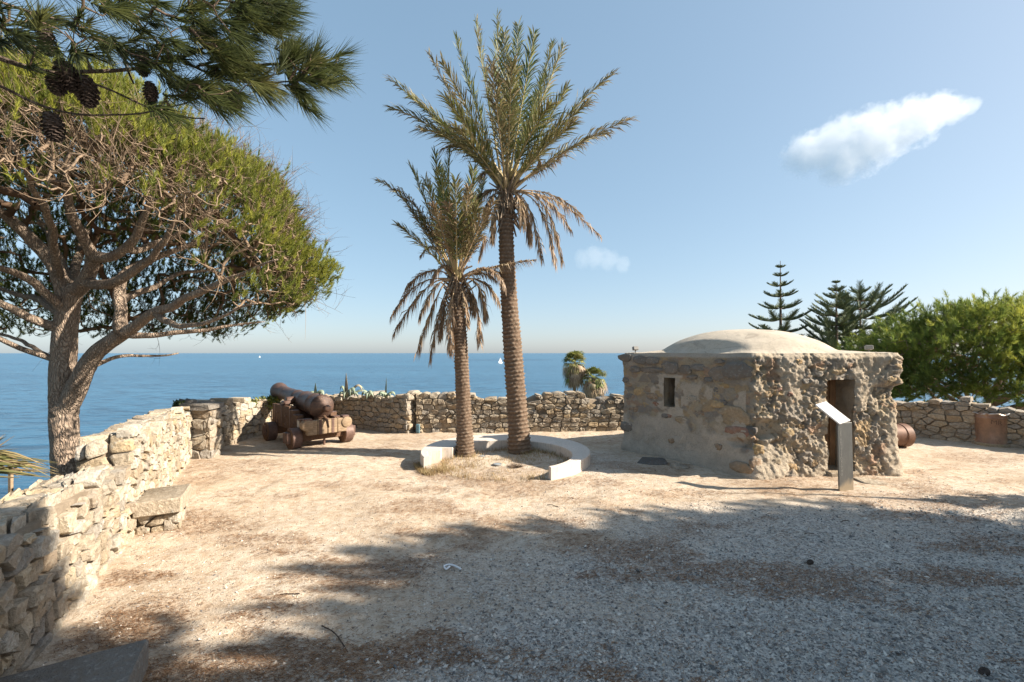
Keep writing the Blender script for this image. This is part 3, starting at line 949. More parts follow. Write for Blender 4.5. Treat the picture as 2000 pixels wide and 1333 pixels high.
    V = np.stack([PX, PY, np.broadcast_to(vz[:, None], PX.shape)], -1)
    V[:, :, 2] += (0.012 * fbm(s * 1.6, s * 0 + 3.3, octv=3, seed=66) - 0.002)[None, :] * sstep(1.3, TOPZ, Vg)
    # jitter a little along z so horizontal edges are not ruled
    V[1:-1, :, 2] += 0.006 * e2[1:-1] * (1 - pl[1:-1])
    idx = np.arange(nv * n).reshape(nv, n)
    a = idx[:-1]; b = np.roll(idx, -1, 1)[:-1]; c = np.roll(idx, -1, 1)[1:]; e = idx[1:]
    Fq = np.stack([a, b, c, e], -1)
    keep = np.ones(Fq.shape[:2], bool)
    for (c0, c1, r0, r1, dep, nm) in openings: keep[r0:r1, c0:c1] = False
    Fq = Fq[keep].tolist()
    Vl = [V.reshape(-1, 3)]; cnt = nv * n; tl = [tint.reshape(-1, 3)]; pll = [pl.reshape(-1)]
    backs = {}
    for (c0, c1, r0, r1, dep, nm) in openings:
        loop = [idx[r, c0] for r in range(r0, r1)] + [idx[r1, c] for c in range(c0, c1)] + [idx[r, c1] for r in range(r1, r0, -1)] + [idx[r0, c] for c in range(c1, c0, -1)]
        m = len(loop); P0 = V.reshape(-1, 3)[loop]
        nn = np.array((*N[(c0 + c1) // 2], 0.0))
        flat = (P0 - np.array((*XYs[(c0 + c1) // 2], 0))) @ nn
        prev = loop; steps = 26
        for k in range(1, steps + 1):
            t = k / steps
            dd = flat * (1 - t) + (-dep) * t
            Pk = P0 + nn * (dd - flat)[:, None]
            nz = fbm(Pk[:, 0] * 9 + Pk[:, 1] * 7, Pk[:, 2] * 9, octv=4, seed=48)
            cen = P0.mean(0)
            outw = P0 - cen; outw[:, 2] = 0; outw = unit(outw)
            Pk = Pk + outw * (0.014 * nz * min(1, t * 4))[:, None]
            Vl.append(Pk); ids = list(range(cnt, cnt + m)); cnt += m
            tl.append(np.broadcast_to(np.array((0.42, 0.34, 0.25)), (m, 3)) * (1 + 0.25 * nz[:, None])); pll.append(np.full(m, 0.35))
            for i in range(m):
                Fq.append([prev[i], prev[(i + 1) % m], ids[(i + 1) % m], ids[i]])
            prev = ids
        backs[nm] = (P0, nn, dep, flat)
        if nm == 'window':
            Fq.append(prev)
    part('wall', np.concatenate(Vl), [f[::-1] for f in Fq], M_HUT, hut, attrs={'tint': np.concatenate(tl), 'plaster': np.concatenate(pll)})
    # roof slab and dome, starting from the wall head
    rim = V[-1]
    cen = np.array((4.50, 8.86))
    ts = np.concatenate([[0.0, 0.012, 0.03, 0.06], np.linspace(0.1, 1.0, 44)])
    RV = []
    for t in ts:
        P = rim.copy(); P[:, :2] = cen + (XYs - cen) * (1 - t) + (rim[:, :2] - XYs) * (1 - t) ** 14
        r = np.hypot((P[:, 0] - cen[0]) / 1.50, (P[:, 1] - cen[1]) / 1.46)
        hd = 0.395 * np.clip(1 - np.minimum(r, 1) ** 2.4, 0, 1) ** 0.95
        hd = (hd + 0.05 * sstep(1.4, 0.8, r)) * sstep(0.0, 0.2, t)
        lip = 0.012 * sstep(0.0, 0.05, t)
        P[:, 2] = TOPZ + (rim[:, 2] - TOPZ) * (1 - t) ** 8 + lip + hd + 0.006 * fbm(P[:, 0] * 3, P[:, 1] * 3, octv=3, seed=49) * (t > 0)
        RV.append(P)
    RV = np.concatenate(RV); RF = []
    for k in range(len(ts) - 1):
        a = np.arange(n) + k * n; b = np.roll(np.arange(n), -1) + k * n
        RF.append(np.stack([a, b, b + n, a + n], -1))
    part('domed_roof', RV, np.concatenate(RF)[:, ::-1], M_DOME, hut)
    # plank door deep in its opening
    P0, nn, dep, flat = backs['door']
    eu = np.array((*unit(HR - HC), 0.0))
    base = np.array((*HC, 0.0))
    ua = (P0 - base) @ eu; ul, ur = ua.min() - 0.02, ua.max() + 0.02
    R = np.stack([eu, nn, np.array((0, 0, 1.0))], 1)
    dr = thing('door', '', '', (0, 0, 0)); del dr['label']; del dr['category']
    bpy.data.objects.remove(dr)
    edges = np.linspace(ul, ur, 5)
    first = None
    for i in range(4):
        cc = base + eu * ((edges[i] + edges[i + 1]) / 2) - nn * (dep - 0.02 - 0.012 * (i % 2)) + np.array((0, 0, 0.80))
        Vb, Fb = cbox(cc, (edges[1] - edges[0] - 0.008, 0.045, 1.62), 0.006, R)
        if first is None:
            first = part('door', Vb, Fb, M_DOOR, hut, smooth=False)
        else:
            part('plank', Vb, Fb, M_DOOR, first, smooth=False)
    # door post on the left of the opening and a worn threshold slab
    Vb, Fb = cbox(base + eu * (ul + 0.05) - nn * (dep - 0.09) + np.array((0, 0, 0.78)), (0.06, 0.09, 1.6), 0.008, R)
    part('door_post', Vb, Fb, M_DOOR, hut, smooth=False)
    Vb, Fb = cbox(base + eu * ((ul + ur) / 2) - nn * 0.18 + np.array((0, 0, 0.02)), (ur - ul, 0.55, 0.1), 0.02, R)
    part('threshold', Vb, Fb, M_STONE_TAN, hut, smooth=False)
    # ---- stones set in the walls
    from functools import partial
    def surf(k, u, z):
        ci = col(k, u); ri = row(z)
        return V[ri, ci], np.array((*N[ci], 0.0))
    def put_stone(k, u, z, w, h, m, proud=0.015, shape=None, nside=7, rag=0.18):
        p, nn_ = surf(k, u, z)
        eu_ = np.array((*unit((HC - HL) if k == 0 else (HR - HC)), 0.0))
        a = np.linspace(0, 2 * PI, nside, endpoint=False) + rng.uniform(0, 1)
        sq = 1 / np.maximum(np.abs(np.cos(a)), np.abs(np.sin(a))) ** 0.6
        poly = [(w / 2 * math.cos(t) * q_ * rng.uniform(1 - rag, 1 + rag * 0.4), h / 2 * math.sin(t) * q_ * rng.uniform(1 - rag, 1 + rag * 0.4)) for t, q_ in zip(a, sq)]
        r = stone_shape(poly, p, eu_, np.array((0, 0, 1.0)), nn_, -0.09, proud, min(0.02, 0.25 * min(w, h)), rng, 0.0, 0.004)
        if r:
            fl = np.cross(eu_, (0, 0, 1.0)) @ nn_ < 0
            part('stone', r[0], [f[::-1] for f in r[1]] if fl else r[1], m, hut)
    def px0(px, py):
        u, y = hit_line(px, HL, HC); return u, EYE - (py - 690) / F * y
    def px1(px, py):
        u, y = hit_line(px, HC, HR); return u, EYE - (py - 690) / F * y
    m0, m1 = 0.0102, 0.0086
    # the dark basalt course under the parapet on the shaded side (px, py, w, h in photograph pixels)
    for (px, py, w, h) in [(1223, 700, 24, 17), (1253, 703, 28, 20), (1276, 705, 22, 20), (1308, 720, 28, 28), (1241, 722, 20, 16), (1270, 723, 44, 13), (1337, 722, 26, 24), (1367, 718, 24, 18), (1404, 731, 33, 36), (1441, 724, 42, 38), (1409, 705, 16, 10), (1384, 742, 14, 12), (1352, 737, 18, 10)]:
        u, z = px0(px, py); yy = hit_line(px, HL, HC)[1]; kx = yy / F
        put_stone(0, u, min(z, 1.93), w * kx * 0.88 / 0.62, h * kx * 0.9, M_STONE_DARK, 0.03)
    for (px, py, w, h, m) in [(1414, 754, 15, 9, 'o'), (1395, 774, 18, 20, 'o'), (1400, 790, 22, 16, 'o'), (1393, 762, 14, 11, 'g'), (1408, 787, 16, 12, 'g'), (1440, 843, 34, 22, 'r'), (1461, 842, 22, 18, 'd'), (1402, 874, 11, 15, 'b'), (1430, 812, 46, 40, 't'), (1375, 830, 26, 22, 't'),
                              (1262, 760, 16, 14, 'b'), (1248, 765, 14, 20, 'o'), (1280, 745, 16, 14, 'g'), (1293, 752, 12, 14, 'o'), (1275, 774, 18, 12, 'b'), (1255, 790, 20, 14, 'o'), (1230, 775, 14, 14, 'g'), (1238, 800, 16, 12, 'b'), (1282, 790, 12, 10, 'r'), (1306, 812, 10, 9, 'r'), (1296, 812, 14, 10, 'g'), (1318, 802, 12, 12, 'b'), (1232, 750, 14, 12, 'b'), (1222, 742, 10, 12, 'g'), (1225, 835, 22, 22, 'g'), (1232, 822, 14, 10, 't'), (1310, 860, 12, 12, 'b'), (1330, 820, 20, 16, 't'), (1350, 780, 20, 16, 't'), (1365, 806, 14, 10, 'b')]:
        u, z = px0(px, py)
        if w0 - 0.16 < u < w1 + 0.14 and wz0 - 0.08 < z < wz1 + 0.08: continue
        kx = hit_line(px, HL, HC)[1] / F
        put_stone(0, u, z, w * kx / 0.62, h * kx, {'o': M_OCHRE, 'g': M_STONE_DARK, 'r': M_RED, 'd': M_BLACK, 'b': M_BROWN, 't': M_STONE_TAN}[m], 0.008)
    for (px, py, w, h, m) in [(1483, 880, 24, 26, 'o'), (1540, 846, 26, 22, 'o'), (1505, 836, 24, 16, 't'), (1500, 770, 22, 14, 'o'), (1522, 760, 14, 10, 'r'), (1543, 770, 12, 10, 'r'), (1558, 706, 16, 12, 'o'), (1545, 712, 12, 12, 'g'), (1568, 833, 14, 12, 'o'), (1600, 822, 10, 12, 'o'), (1590, 796, 24, 12, 'o'), (1545, 915, 22, 20, 'o'), (1563, 880, 20, 14, 't'), (1590, 905, 18, 18, 'o'), (1515, 900, 20, 14, 't'), (1600, 730, 20, 12, 'g'), (1520, 790, 14, 12, 't'), (1700, 800, 16, 12, 'o'), (1710, 850, 14, 16, 't'), (1690, 740, 14, 12, 't'), (1575, 745, 22, 12, 'g'), (1570, 770, 14, 10, 'o'), (1470, 905, 26, 22, 'b'), (1735, 742, 20, 12, 'o')]:
        u, z = px1(px, py); kx = hit_line(px, HC, HR)[1] / F
        if u < 0.02 or u > CR - 0.03: u = min(max(u, 0.03), CR - 0.03)
        if u0 - 0.1 < u < u1 + 0.08 and z < dz1 + 0.05: continue
        put_stone(1, u, z, w * kx, h * kx, {'o': M_OCHRE, 'g': M_STONE_GREY, 'r': M_RED, 'b': M_BROWN, 't': M_STONE_TAN}[m], 0.012)
    # big ochre foot stone at the near corner
    put_stone(0, LC - 0.16, 0.14, 0.42, 0.2, M_BROWN, 0.03)
M_OCHRE = stone_mat('stone_ochre', [(0.50, 0.34, 0.15), (0.44, 0.29, 0.15), (0.52, 0.39, 0.22)], wear=(0.42, 0.34, 0.24))
M_RED = stone_mat('stone_red', [(0.30, 0.15, 0.11), (0.33, 0.18, 0.12)])
M_BLACK = stone_mat('stone_black', [(0.09, 0.09, 0.095), (0.11, 0.11, 0.11)], wear=(0.14, 0.135, 0.13))
M_BROWN = stone_mat('stone_brown', [(0.34, 0.24, 0.15), (0.30, 0.2, 0.13), (0.38, 0.29, 0.2)])
build_hut()

# small flood lamps on the roof edge
M_LAMPGREY = Mat('lamp_grey'); M_LAMPGREY.bsdf((0.2, 0.19, 0.175), 0.5, M_LAMPGREY.bump(M_LAMPGREY.noise(60, 3), 0.1, 0.002)); M_LAMPGREY = M_LAMPGREY.m
M_GLASS = Mat('lamp_glass'); M_GLASS.bsdf((0.12, 0.13, 0.14), 0.15, spec=0.6); M_GLASS = M_GLASS.m
for (px, py, Y, ang, lab) in [(1241, 685, 9.3, 0.3, 'tiny grey flood lamp on the far left end of the hut roof'), (1453, 683, 7.75, 0.9, 'tiny grey flood lamp on the roof right above the near corner of the hut'), (1697, 685, 7.95, -0.2, 'pale box flood lamp on the hut roof right of the doorway')]:
    p = at(px, 690, Y); p.z = 2.03
    r = thing('flood_lamp', lab, 'lamp', p, group='flood lamps on the hut roof')
    R = rotz3(ang) @ np.array(((1, 0, 0), (0, math.cos(-0.25), -math.sin(-0.25)), (0, math.sin(-0.25), math.cos(-0.25))))
    part('bracket', *tube([(0, 0, -0.03), (0, 0, 0.03)], 0.012, 8), M_LAMPGREY, r, local=True)
    hs = part('housing', *cbox((0, 0, 0.065), (0.115, 0.07, 0.075), 0.008, R), M_LAMPGREY, r, local=True, smooth=False)
    part('lens', *cbox(R @ np.array((0, 0.037, 0)) + np.array((0, 0, 0.065)), (0.09, 0.006, 0.052), 0.002, R), M_GLASS, hs, local=True, smooth=False)

# ================================================================= RING BENCH ROUND THE PALMS
def bench_mat():
    M = Mat('bench_concrete')
    n1 = M.noise(1.4, 6, 0.65); n2 = M.noise(30, 5, 0.65); n3 = M.noise(160, 3, 0.6)
    c = M.ramp(n1, [(0.3, (0.56, 0.49, 0.42)), (0.7, (0.66, 0.585, 0.51))])
    c = M.mix(M.ramp(n2, [(0.3, 0.3), (0.48, 0.0)]), c, (0.36, 0.3, 0.25))
    st = M.noise(5, 4, 0.6, M.coord((6, 6, 0.8)))
    c = M.mix(M.ramp(st, [(0.5, 0.0), (0.68, 0.55)]), c, (0.34, 0.29, 0.24))
    M.bsdf(c, 0.85, M.bump(M.math('ADD', n2, M.math('MULTIPLY', n3, 0.5)), 0.3, 0.005), spec=0.2)
    return M.m
BC = np.array((-0.12, 8.5)); BH = 0.215
def bench_sections():
    """angle, outer radius, inner radius, ground level; anticlockwise from the right tip over the back to the left tip"""
    A0, A1 = math.radians(-62), math.radians(207)
    ang = np.linspace(A0, A1, 150)
    out = []
    for a in ang:
        ro = 1.56
        # inner edge: a smaller circle shifted towards the camera
        c, s_ = math.cos(a), math.sin(a)
        off = 0.35; ri_ = 1.19
        b = s_ * -off
        ri = b + math.sqrt(max(ri_ ** 2 - off ** 2 + b * b, 0))
        if a < math.radians(178) and a > math.radians(120): ri = min(ri, 1.0 + 0.0 * a)
        elif math.radians(178) <= a < math.radians(188): ri = 1.2
        elif a >= math.radians(188): ri = max(ri, 1.43)
        out.append((a, ro, min(ri, ro - 0.06)))
    return out
def build_bench():
    sec = bench_sections()
    root = thing('ring_bench', 'pale concrete crescent bench curving round the foot of the two palms', 'bench', (BC[0], BC[1], 0))
    joints = [0, 22, 52, 84, 114, 136, len(sec) - 1]
    mt = bench_mat()
    for a, b in zip(joints[:-1], joints[1:]):
        ss = sec[a:b + 1]
        V = []; bev = 0.012
        g0 = 0.0025 if a > 0 else 0; 
        for i, (t, ro, ri) in enumerate(ss):
            if i == 0 and a > 0: t += 0.0018
            if i == len(ss) - 1 and b < len(sec) - 1: t -= 0.0018
            c, s_ = math.cos(t), math.sin(t)
            for (r, z) in ((ro, -0.06), (ro, BH - bev), (ro - bev, BH), (ri + bev, BH), (ri, BH - bev), (ri, -0.06)):
                V.append((BC[0] + c * r, BC[1] + s_ * r, z))
        k = len(ss); Fs = []
        for i in range(k - 1):
            for j in range(5):
                Fs.append([i * 6 + j, i * 6 + j + 1, (i + 1) * 6 + j + 1, (i + 1) * 6 + j])
        Fs.append([5, 4, 3, 2, 1, 0]); Fs.append([(k - 1) * 6 + j for j in range(6)])
        part('bench_segment', V, [f[::-1] for f in Fs], mt, root, smooth='auto')
build_bench()

# ================================================================= INFORMATION LECTERN
def steel_mat():
    M = Mat('weathered_steel')
    n1 = M.noise(2.2, 6, 0.65, M.coord((1.5, 1.5, 0.5))); n2 = M.noise(30, 5, 0.65, M.coord((1, 1, 0.25)))
    c = M.ramp(n1, [(0.3, (0.105, 0.105, 0.10)), (0.7, (0.17, 0.168, 0.158))])
    c = M.mix(M.ramp(n2, [(0.5, 0.0), (0.7, 0.3)]), c, (0.22, 0.21, 0.19))
    # dust splashed up from the sand at the foot
    sx = M.n('ShaderNodeSeparateXYZ'); M.l(M.tc.outputs['Object'], sx.inputs[0])
    zz = M.math('SUBTRACT', M.math('ADD', M.math('MULTIPLY', M.noise(5, 4, 0.6, M.coord((1, 1, 0.35))), 0.42), M.math('MULTIPLY', sx.outputs['X'], 0.35)), sx.outputs['Z'])
    c = M.mix(M.ramp(zz, [(0.02, 0.0), (0.10, 0.85)]), c, (0.40, 0.32, 0.22))
    M.bsdf(c, 0.42, M.bump(n2, 0.1, 0.003), metal=0.35, spec=0.5)
    return M.m
def build_lectern():
    a, b = gnd(1640, 961), gnd(1675, 958)
    fr = unit(np.array((b - a)[:2])); w = 0.255
    base = np.array((a.x, a.y, 0.0)) + np.array((*fr, 0)) * w / 2
    eu = np.array((*fr, 0.0)); back = np.array((-fr[1], fr[0], 0.0))
    Hf = EYE - (826 - 690) / F * base[1]
    root = thing('information_lectern', 'grey steel information lectern with a tilted white panel before the hut doorway', 'sign', base)
    R = np.stack([eu, back, np.array((0, 0, 1.0))], 1)
    lean = 0.035
    # the post: a folded sheet, a hair wider at the foot
    S = np.array(((1, 0, 0), (0, 1, 0), (0, 0, 1.0)))
    V, Fs = cbox((0, 0.012, Hf / 2 - 0.05), (w, 0.024, Hf + 0.1), 0.003)
    V[:, 0] -= (V[:, 2] / Hf) * lean
    part('post', V @ R.T + 0 * base, Fs, steel_mat(), root, smooth=False, local=True)
    # tilted top: up and away from the front edge
    P = EYE - (787 - 690) / F * (base[1] + 0.30)
    run, rise = 0.32, max(P - Hf, 0.12)
    T = unit(np.array((-0.10, run, rise))); U = np.array((1.0, 0, 0)); Nn = np.cross(U, T); Nn = unit(Nn); U = np.cross(T, Nn)
    Rt = np.stack([U, T, Nn], 1)
    ln = math.hypot(run, rise)
    Mt = Mat('panel_white'); n_ = Mt.noise(14, 4, 0.6)
    Mt.bsdf(Mt.ramp(n_, [(0.3, (0.60, 0.58, 0.56)), (0.7, (0.72, 0.70, 0.68))]), 0.28, Mt.bump(n_, 0.05, 0.003), metal=0.15, spec=0.5)
    V, Fs = cbox(np.array((-lean, 0.0, Hf)) + T * ln / 2 + Nn * 0.004, (w, ln, 0.02), 0.003, Rt)
    pan = part('panel', V @ R.T, Fs, Mt.m, root, smooth=False, local=True)
    # grey badge printed on the panel
    Mg = Mat('badge_grey'); Mg.bsdf((0.33, 0.31, 0.30), 0.5); Mb = Mg.m
    ring = []
    cc = np.array((-lean - 0.02, 0, Hf)) + T * ln * 0.33 + Nn * 0.0155
    k = 20; Vr = []; Fr = []
    for i in range(k):
        an_ = PI * 0.15 + PI * 0.95 * i / (k - 1)
        for r_ in (0.052, 0.056): Vr.append(cc + U * math.cos(an_) * r_ + T * math.sin(an_) * r_)
    for i in range(k - 1): Fr.append([2 * i, 2 * i + 1, 2 * i + 3, 2 * i + 2])
    o = len(Vr)
    for i in range(12):
        an_ = 2 * PI * i / 12; Vr.append(cc + U * (0.012 + math.cos(an_) * 0.024) + T * (0.02 + math.sin(an_) * 0.011))
    Fr.append([o + i for i in range(12)])
    part('badge', np.array(Vr) @ R.T, Fr, Mb, pan, smooth=False, local=True)
    # cut-out lettering running down the left edge, one letter above the next
    Ml = Mat('lettering_pale'); Ml.bsdf((0.28, 0.265, 0.24), 0.7); Ml = Ml.m
    txt = 'CETARTYITOXITHU'
    z0 = EYE - (840 - 690) / F * base[1]; z1 = EYE - (926 - 690) / F * base[1]
    for i, ch in enumerate(txt):
        z = z0 + (z1 - z0) * i / (len(txt) - 1)
        cu = bpy.data.curves.new('letter', 'FONT'); cu.body = ch; cu.size = 0.054; cu.align_x = 'CENTER'; cu.align_y = 'CENTER'; cu.extrude = 0.0008
        tmp = bpy.data.objects.new('letter', cu); COL.objects.link(tmp)
        me = bpy.data.meshes.new_from_object(tmp.evaluated_get(bpy.context.evaluated_depsgraph_get()))
        bpy.data.objects.remove(tmp)
        o = bpy.data.objects.new('letter', me); me.materials.append(Ml); COL.objects.link(o); o.parent = root
        o.matrix_local = Matrix.Translation(Vector(R @ np.array((-w / 2 + 0.045 - z / Hf * lean, -0.0012, z)))) @ Matrix(np.stack([eu, (0, 0, 1.0), -back], 1)).to_4x4()
build_lectern()

# ================================================================= DATE PALMS
def palm_leaf_mat():
    M = Mat('palm_leaflet')
    d = M.attr('dry'); t = M.attr('tint')
    g = M.ramp(t, [(0.0, (0.062, 0.10, 0.026)), (0.5, (0.125, 0.165, 0.038)), (1.0, (0.25, 0.25, 0.07))])
    b = M.ramp(t, [(0.0, (0.20, 0.13, 0.085)), (0.5, (0.34, 0.235, 0.15)), (1.0, (0.50, 0.39, 0.28))])
    M.leaf(M.mix(d, g, b), 0.28, 0.5)
    return M.m
def palm_rachis_mat():
    M = Mat('palm_rachis')
    d = M.attr('dry')
    M.bsdf(M.mix(d, (0.36, 0.32, 0.14), (0.42, 0.30, 0.18)), 0.6, spec=0.3)
    return M.m
def palm_trunk_mat():
    M = Mat('palm_trunk')
    n1 = M.noise(6, 5, 0.6); n2 = M.noise(40, 5, 0.7, M.coord((1, 1, 2.5)))
    sc = M.attr('scar')
    c = M.ramp(n1, [(0.3, (0.115, 0.075, 0.05)), (0.7, (0.19, 0.13, 0.09))])
    c = M.mix(sc, c, (0.36, 0.29, 0.22))
    c = M.mix(M.ramp(n2, [(0.3, 0.6), (0.55, 0.0)]), c, (0.07, 0.05, 0.035))
    M.bsdf(c, 0.9, M.bump(n2, 0.8, 0.015), spec=0.15)
    return M.m
M_PLEAF = palm_leaf_mat(); M_RACH = palm_rachis_mat(); M_PTRUNK = palm_trunk_mat()

def frond(curve, rng, leaf_len, dry, limp=0.0, n=66, start=0.2, width=0.021, tipdry=0.3, vee=0.5, sweep=0.74):
    """leaf of a date palm along a curve: leaflets in two ranks, shorter at both ends; returns leaflets and midrib"""
    P = resample(curve, 0.03); k = len(P)
    T, Nn, Bb = frames(P)
    L = np.linalg.norm(np.diff(P, axis=0), axis=1).sum()
    ts = np.linspace(start, 0.995, n)
    V = []; dr = []; tn = []
    for t in ts:
        i = min(int(t * (k - 1)), k - 1)
        u = (t - start) / (1 - start)
        prof = min(1, 0.35 + u * 3.2) * (1 - 0.5 * u ** 3)
        up = np.cross(T[i], np.cross((0, 0, 1.0), T[i])); 
        if np.linalg.norm(up) < 0.1: up = Nn[i]
        up = unit(up); side = unit(np.cross(T[i], up))
        for s in (-1, 1):
            if rng.random() < 0.04 + 0.1 * dry: continue
            ln = leaf_len * prof * rng.uniform(0.78, 1.12)
            a = sweep * rng.uniform(0.75, 1.2) * (1 - 0.35 * u)
            v = rng.normal(vee, 0.28) * (1 if rng.random() < 0.8 else -0.4)
            d = T[i] * math.cos(a) + (side * s * math.cos(v) + up * math.sin(v)) * math.sin(a)
            d = unit(d + rng.normal(size=3) * (0.05 + 0.12 * dry))
            b = P[i]
            mid = b + d * ln * 0.5 + np.array((0, 0, -limp * ln * 0.12))
            tip = b + d * ln * (1 - 0.25 * limp) + np.array((0, 0, -limp * ln * (0.75 + 0.3 * rng.random())))
            w = unit(np.cross(d, rng.normal(size=3) * 0.6 + up)) * width * 0.5
            V += [b - w * 0.5, b + w * 0.5, mid + w, mid - w, tip]
            dd = np.clip(dry + rng.normal() * 0.12 + tipdry * u ** 2 * rng.random(), 0, 1)
            dr += [dd, dd, dd, dd, min(1, dd + 0.25)]
            tn += [np.clip(rng.normal(0.45, 0.25), 0, 1)] * 5
    m = len(V) // 5
    base = np.arange(m)[:, None] * 5
    F1 = (base + np.array([0, 1, 2, 3])).tolist() + (base + np.array([3, 2, 4])).tolist()
    r = np.interp(np.linspace(0, 1, k), [0, 0.12, 0.3, 1.0], [0.045, 0.022, 0.014, 0.003]) * (leaf_len / 0.42) ** 0.5
    sel = np.unique(np.linspace(0, k - 1, max(8, k // 4)).astype(int))
    RV, RF = tube(P[sel], r[sel], 5)
    return np.array(V), F1, np.array(dr), np.array(tn), RV, RF

def palm_trunk(pts, radii, rowh, ncol, seed, segs_=66, amp=0.17):
    P = smooth_poly(np.array(pts, float), 3)
    P = resample(P, rowh / 4.0); k = len(P)
    zc = np.concatenate([[0], np.cumsum(np.linalg.norm(np.diff(P, axis=0), axis=1))])
    R = np.interp(zc / zc[-1], np.linspace(0, 1, len(radii)), radii)
    T, Nn, Bb = frames(P)
    a = np.linspace(0, 2 * PI, segs_, endpoint=False)
    A, Zg = np.meshgrid(a, zc)
    wob = 0.6 * fbm(np.cos(A) * 1.1, np.sin(A) * 1.1, Zg * 2.2, 3, seed)
    rowf = Zg / rowh + 0.35 * wob
    row = np.floor(rowf); b = rowf - row
    colf = A / (2 * PI) * ncol + 0.5 * (row % 2) + 0.25 * vnoise(row * 3.7, row * 0 + 1.5, seed=seed)
    colm = np.mod(np.floor(colf), ncol); c = colf - np.floor(colf)
    rnd_ = _hash(row, colm, row * 0, seed)
    prof = np.clip(b * 1.25, 0, 1) ** 1.5 * sstep(1.0, 0.86, b)
    hump = 1 - 0.55 * np.abs(2 * c - 1) ** 2.2
    rr = R[:, None] * (1 + amp * (prof * hump * (0.5 + 0.9 * rnd_) - 0.25) + 0.02 * fbm(np.cos(A) * 3, np.sin(A) * 3, Zg * 9, 2, seed + 5))
    V = P[:, None] + rr[..., None] * (np.cos(A)[..., None] * Nn[:, None] + np.sin(A)[..., None] * Bb[:, None])
    i = np.arange(k - 1)[:, None]; j = np.arange(segs_)[None]
    q = np.stack([i * segs_ + j, i * segs_ + (j + 1) % segs_, (i + 1) * segs_ + (j + 1) % segs_, (i + 1) * segs_ + j], -1).reshape(-1, 4)
    sc = np.clip(prof * hump * 1.1 - 0.35, 0, 1) * (0.4 + 0.6 * rnd_)
    return V.reshape(-1, 3), q, sc.reshape(-1)

def build_palm(label, pts, radii, crown, spec, dead, seed, leaf_len, rowh, ncol, scale_y):
    rng = np.random.default_rng(seed)
    base = np.array(pts[0]); root = thing('date_palm', label, 'palm', (base[0], base[1], 0), group='date palms in the ring bench')
    V, q, sc = palm_trunk(pts, radii, rowh, ncol, seed)
    part('trunk', V, q, M_PTRUNK, root, attrs={'scar': sc})
    O = np.array(crown, float)
    def add(curve, dry, **kw):
        Vl, Fl, dr, tn, RV, RF = frond(curve, rng, kw.pop('leaf', leaf_len), dry, **kw)
        f = part('frond', Vl, Fl, M_PLEAF, root, attrs={'dry': dr, 'tint': tn}, smooth=False)
        part('midrib', RV, RF, M_RACH, f, attrs={'dry': np.full(len(RV), min(1, dry + 0.25))})
    # green fronds: (tip px, tip py, full length in metres, towards (+1) or away from (-1) the viewer, dryness, sag)
    for (px, py, Lm, sg, dry, sag) in spec:
        t0 = np.array(at(px, py, O[1])) - O
        pl = math.hypot(t0[0], t0[2])
        dy = math.sqrt(max(Lm * Lm - pl * pl, 0.0)) * -sg
        dy = float(np.clip(dy, -1.6, 1.6))
        tip = np.array(at(px, py, O[1] + dy))
        d = tip - O; Ld = np.linalg.norm(d); hd = np.array((d[0], d[1], 0))
        P0 = O + unit(hd) * 0.1 + np.array((0, 0, rng.uniform(-0.12, 0.1)))
        up = np.array((0, 0, 1.0))
        P1 = P0 + d * 0.33 + up * Ld * (sag + 0.02) * 0.9; P2 = P0 + d * 0.72 + up * Ld * (sag + 0.03)
        add(bez(P0, P1, P2, tip, 30), dry, limp=0.1 + 0.15 * rng.random() + 0.3 * dry, n=int(62 + 34 * Ld / 2.4))
    # dead fronds: (tip px, tip py, elbow px, elbow py, depth offset, leaf scale)
    for (px, py, ex, ey, dy, ls) in dead:
        tip = np.array(at(px, py, O[1] + dy)); el = np.array(at(ex, ey, O[1] + dy * 0.6))
        P0 = O + np.array((0, 0, -0.12))
        add(bez(P0, P0 * 0.45 + el * 0.55 + np.array((0, 0, 0.05)), el * 1.25 - (P0 * 0.5 + tip * 0.5) * 0.25, tip, 30), rng.uniform(0.8, 1.0), limp=0.8, leaf=leaf_len * ls, n=70, vee=0.1, sweep=0.5, start=0.28)
    # stubs of cut leaf stalks and fibre under the crown
    A = []; B = []; ra = []; rb = []
    for i in range(130):
        a = rng.uniform(0, 2 * PI); z = rng.uniform(-0.75, 0.15)
        r = radii[-1] * rng.uniform(0.8, 1.05)
        p = O + np.array((math.cos(a) * r, math.sin(a) * r, z))
        d = np.array((math.cos(a) * rng.uniform(0.3, 0.7), math.sin(a) * rng.uniform(0.3, 0.7), rng.uniform(0.2, 1.0) if rng.random() < 0.65 else -0.9))
        A.append(p); B.append(p + unit(d) * rng.uniform(0.14, 0.36)); ra.append(rng.uniform(0.012, 0.03)); rb.append(rng.uniform(0.004, 0.016))
    Vs, Fs = segs(A, B, np.array(ra), np.array(rb), 4)
    part('leaf_stubs', Vs, Fs, M_PTRUNK, root, attrs={'scar': np.tile([0.2, 0.2, 0.2, 0.2, 0.8, 0.8, 0.8, 0.8], len(A))}, kind='stuff')

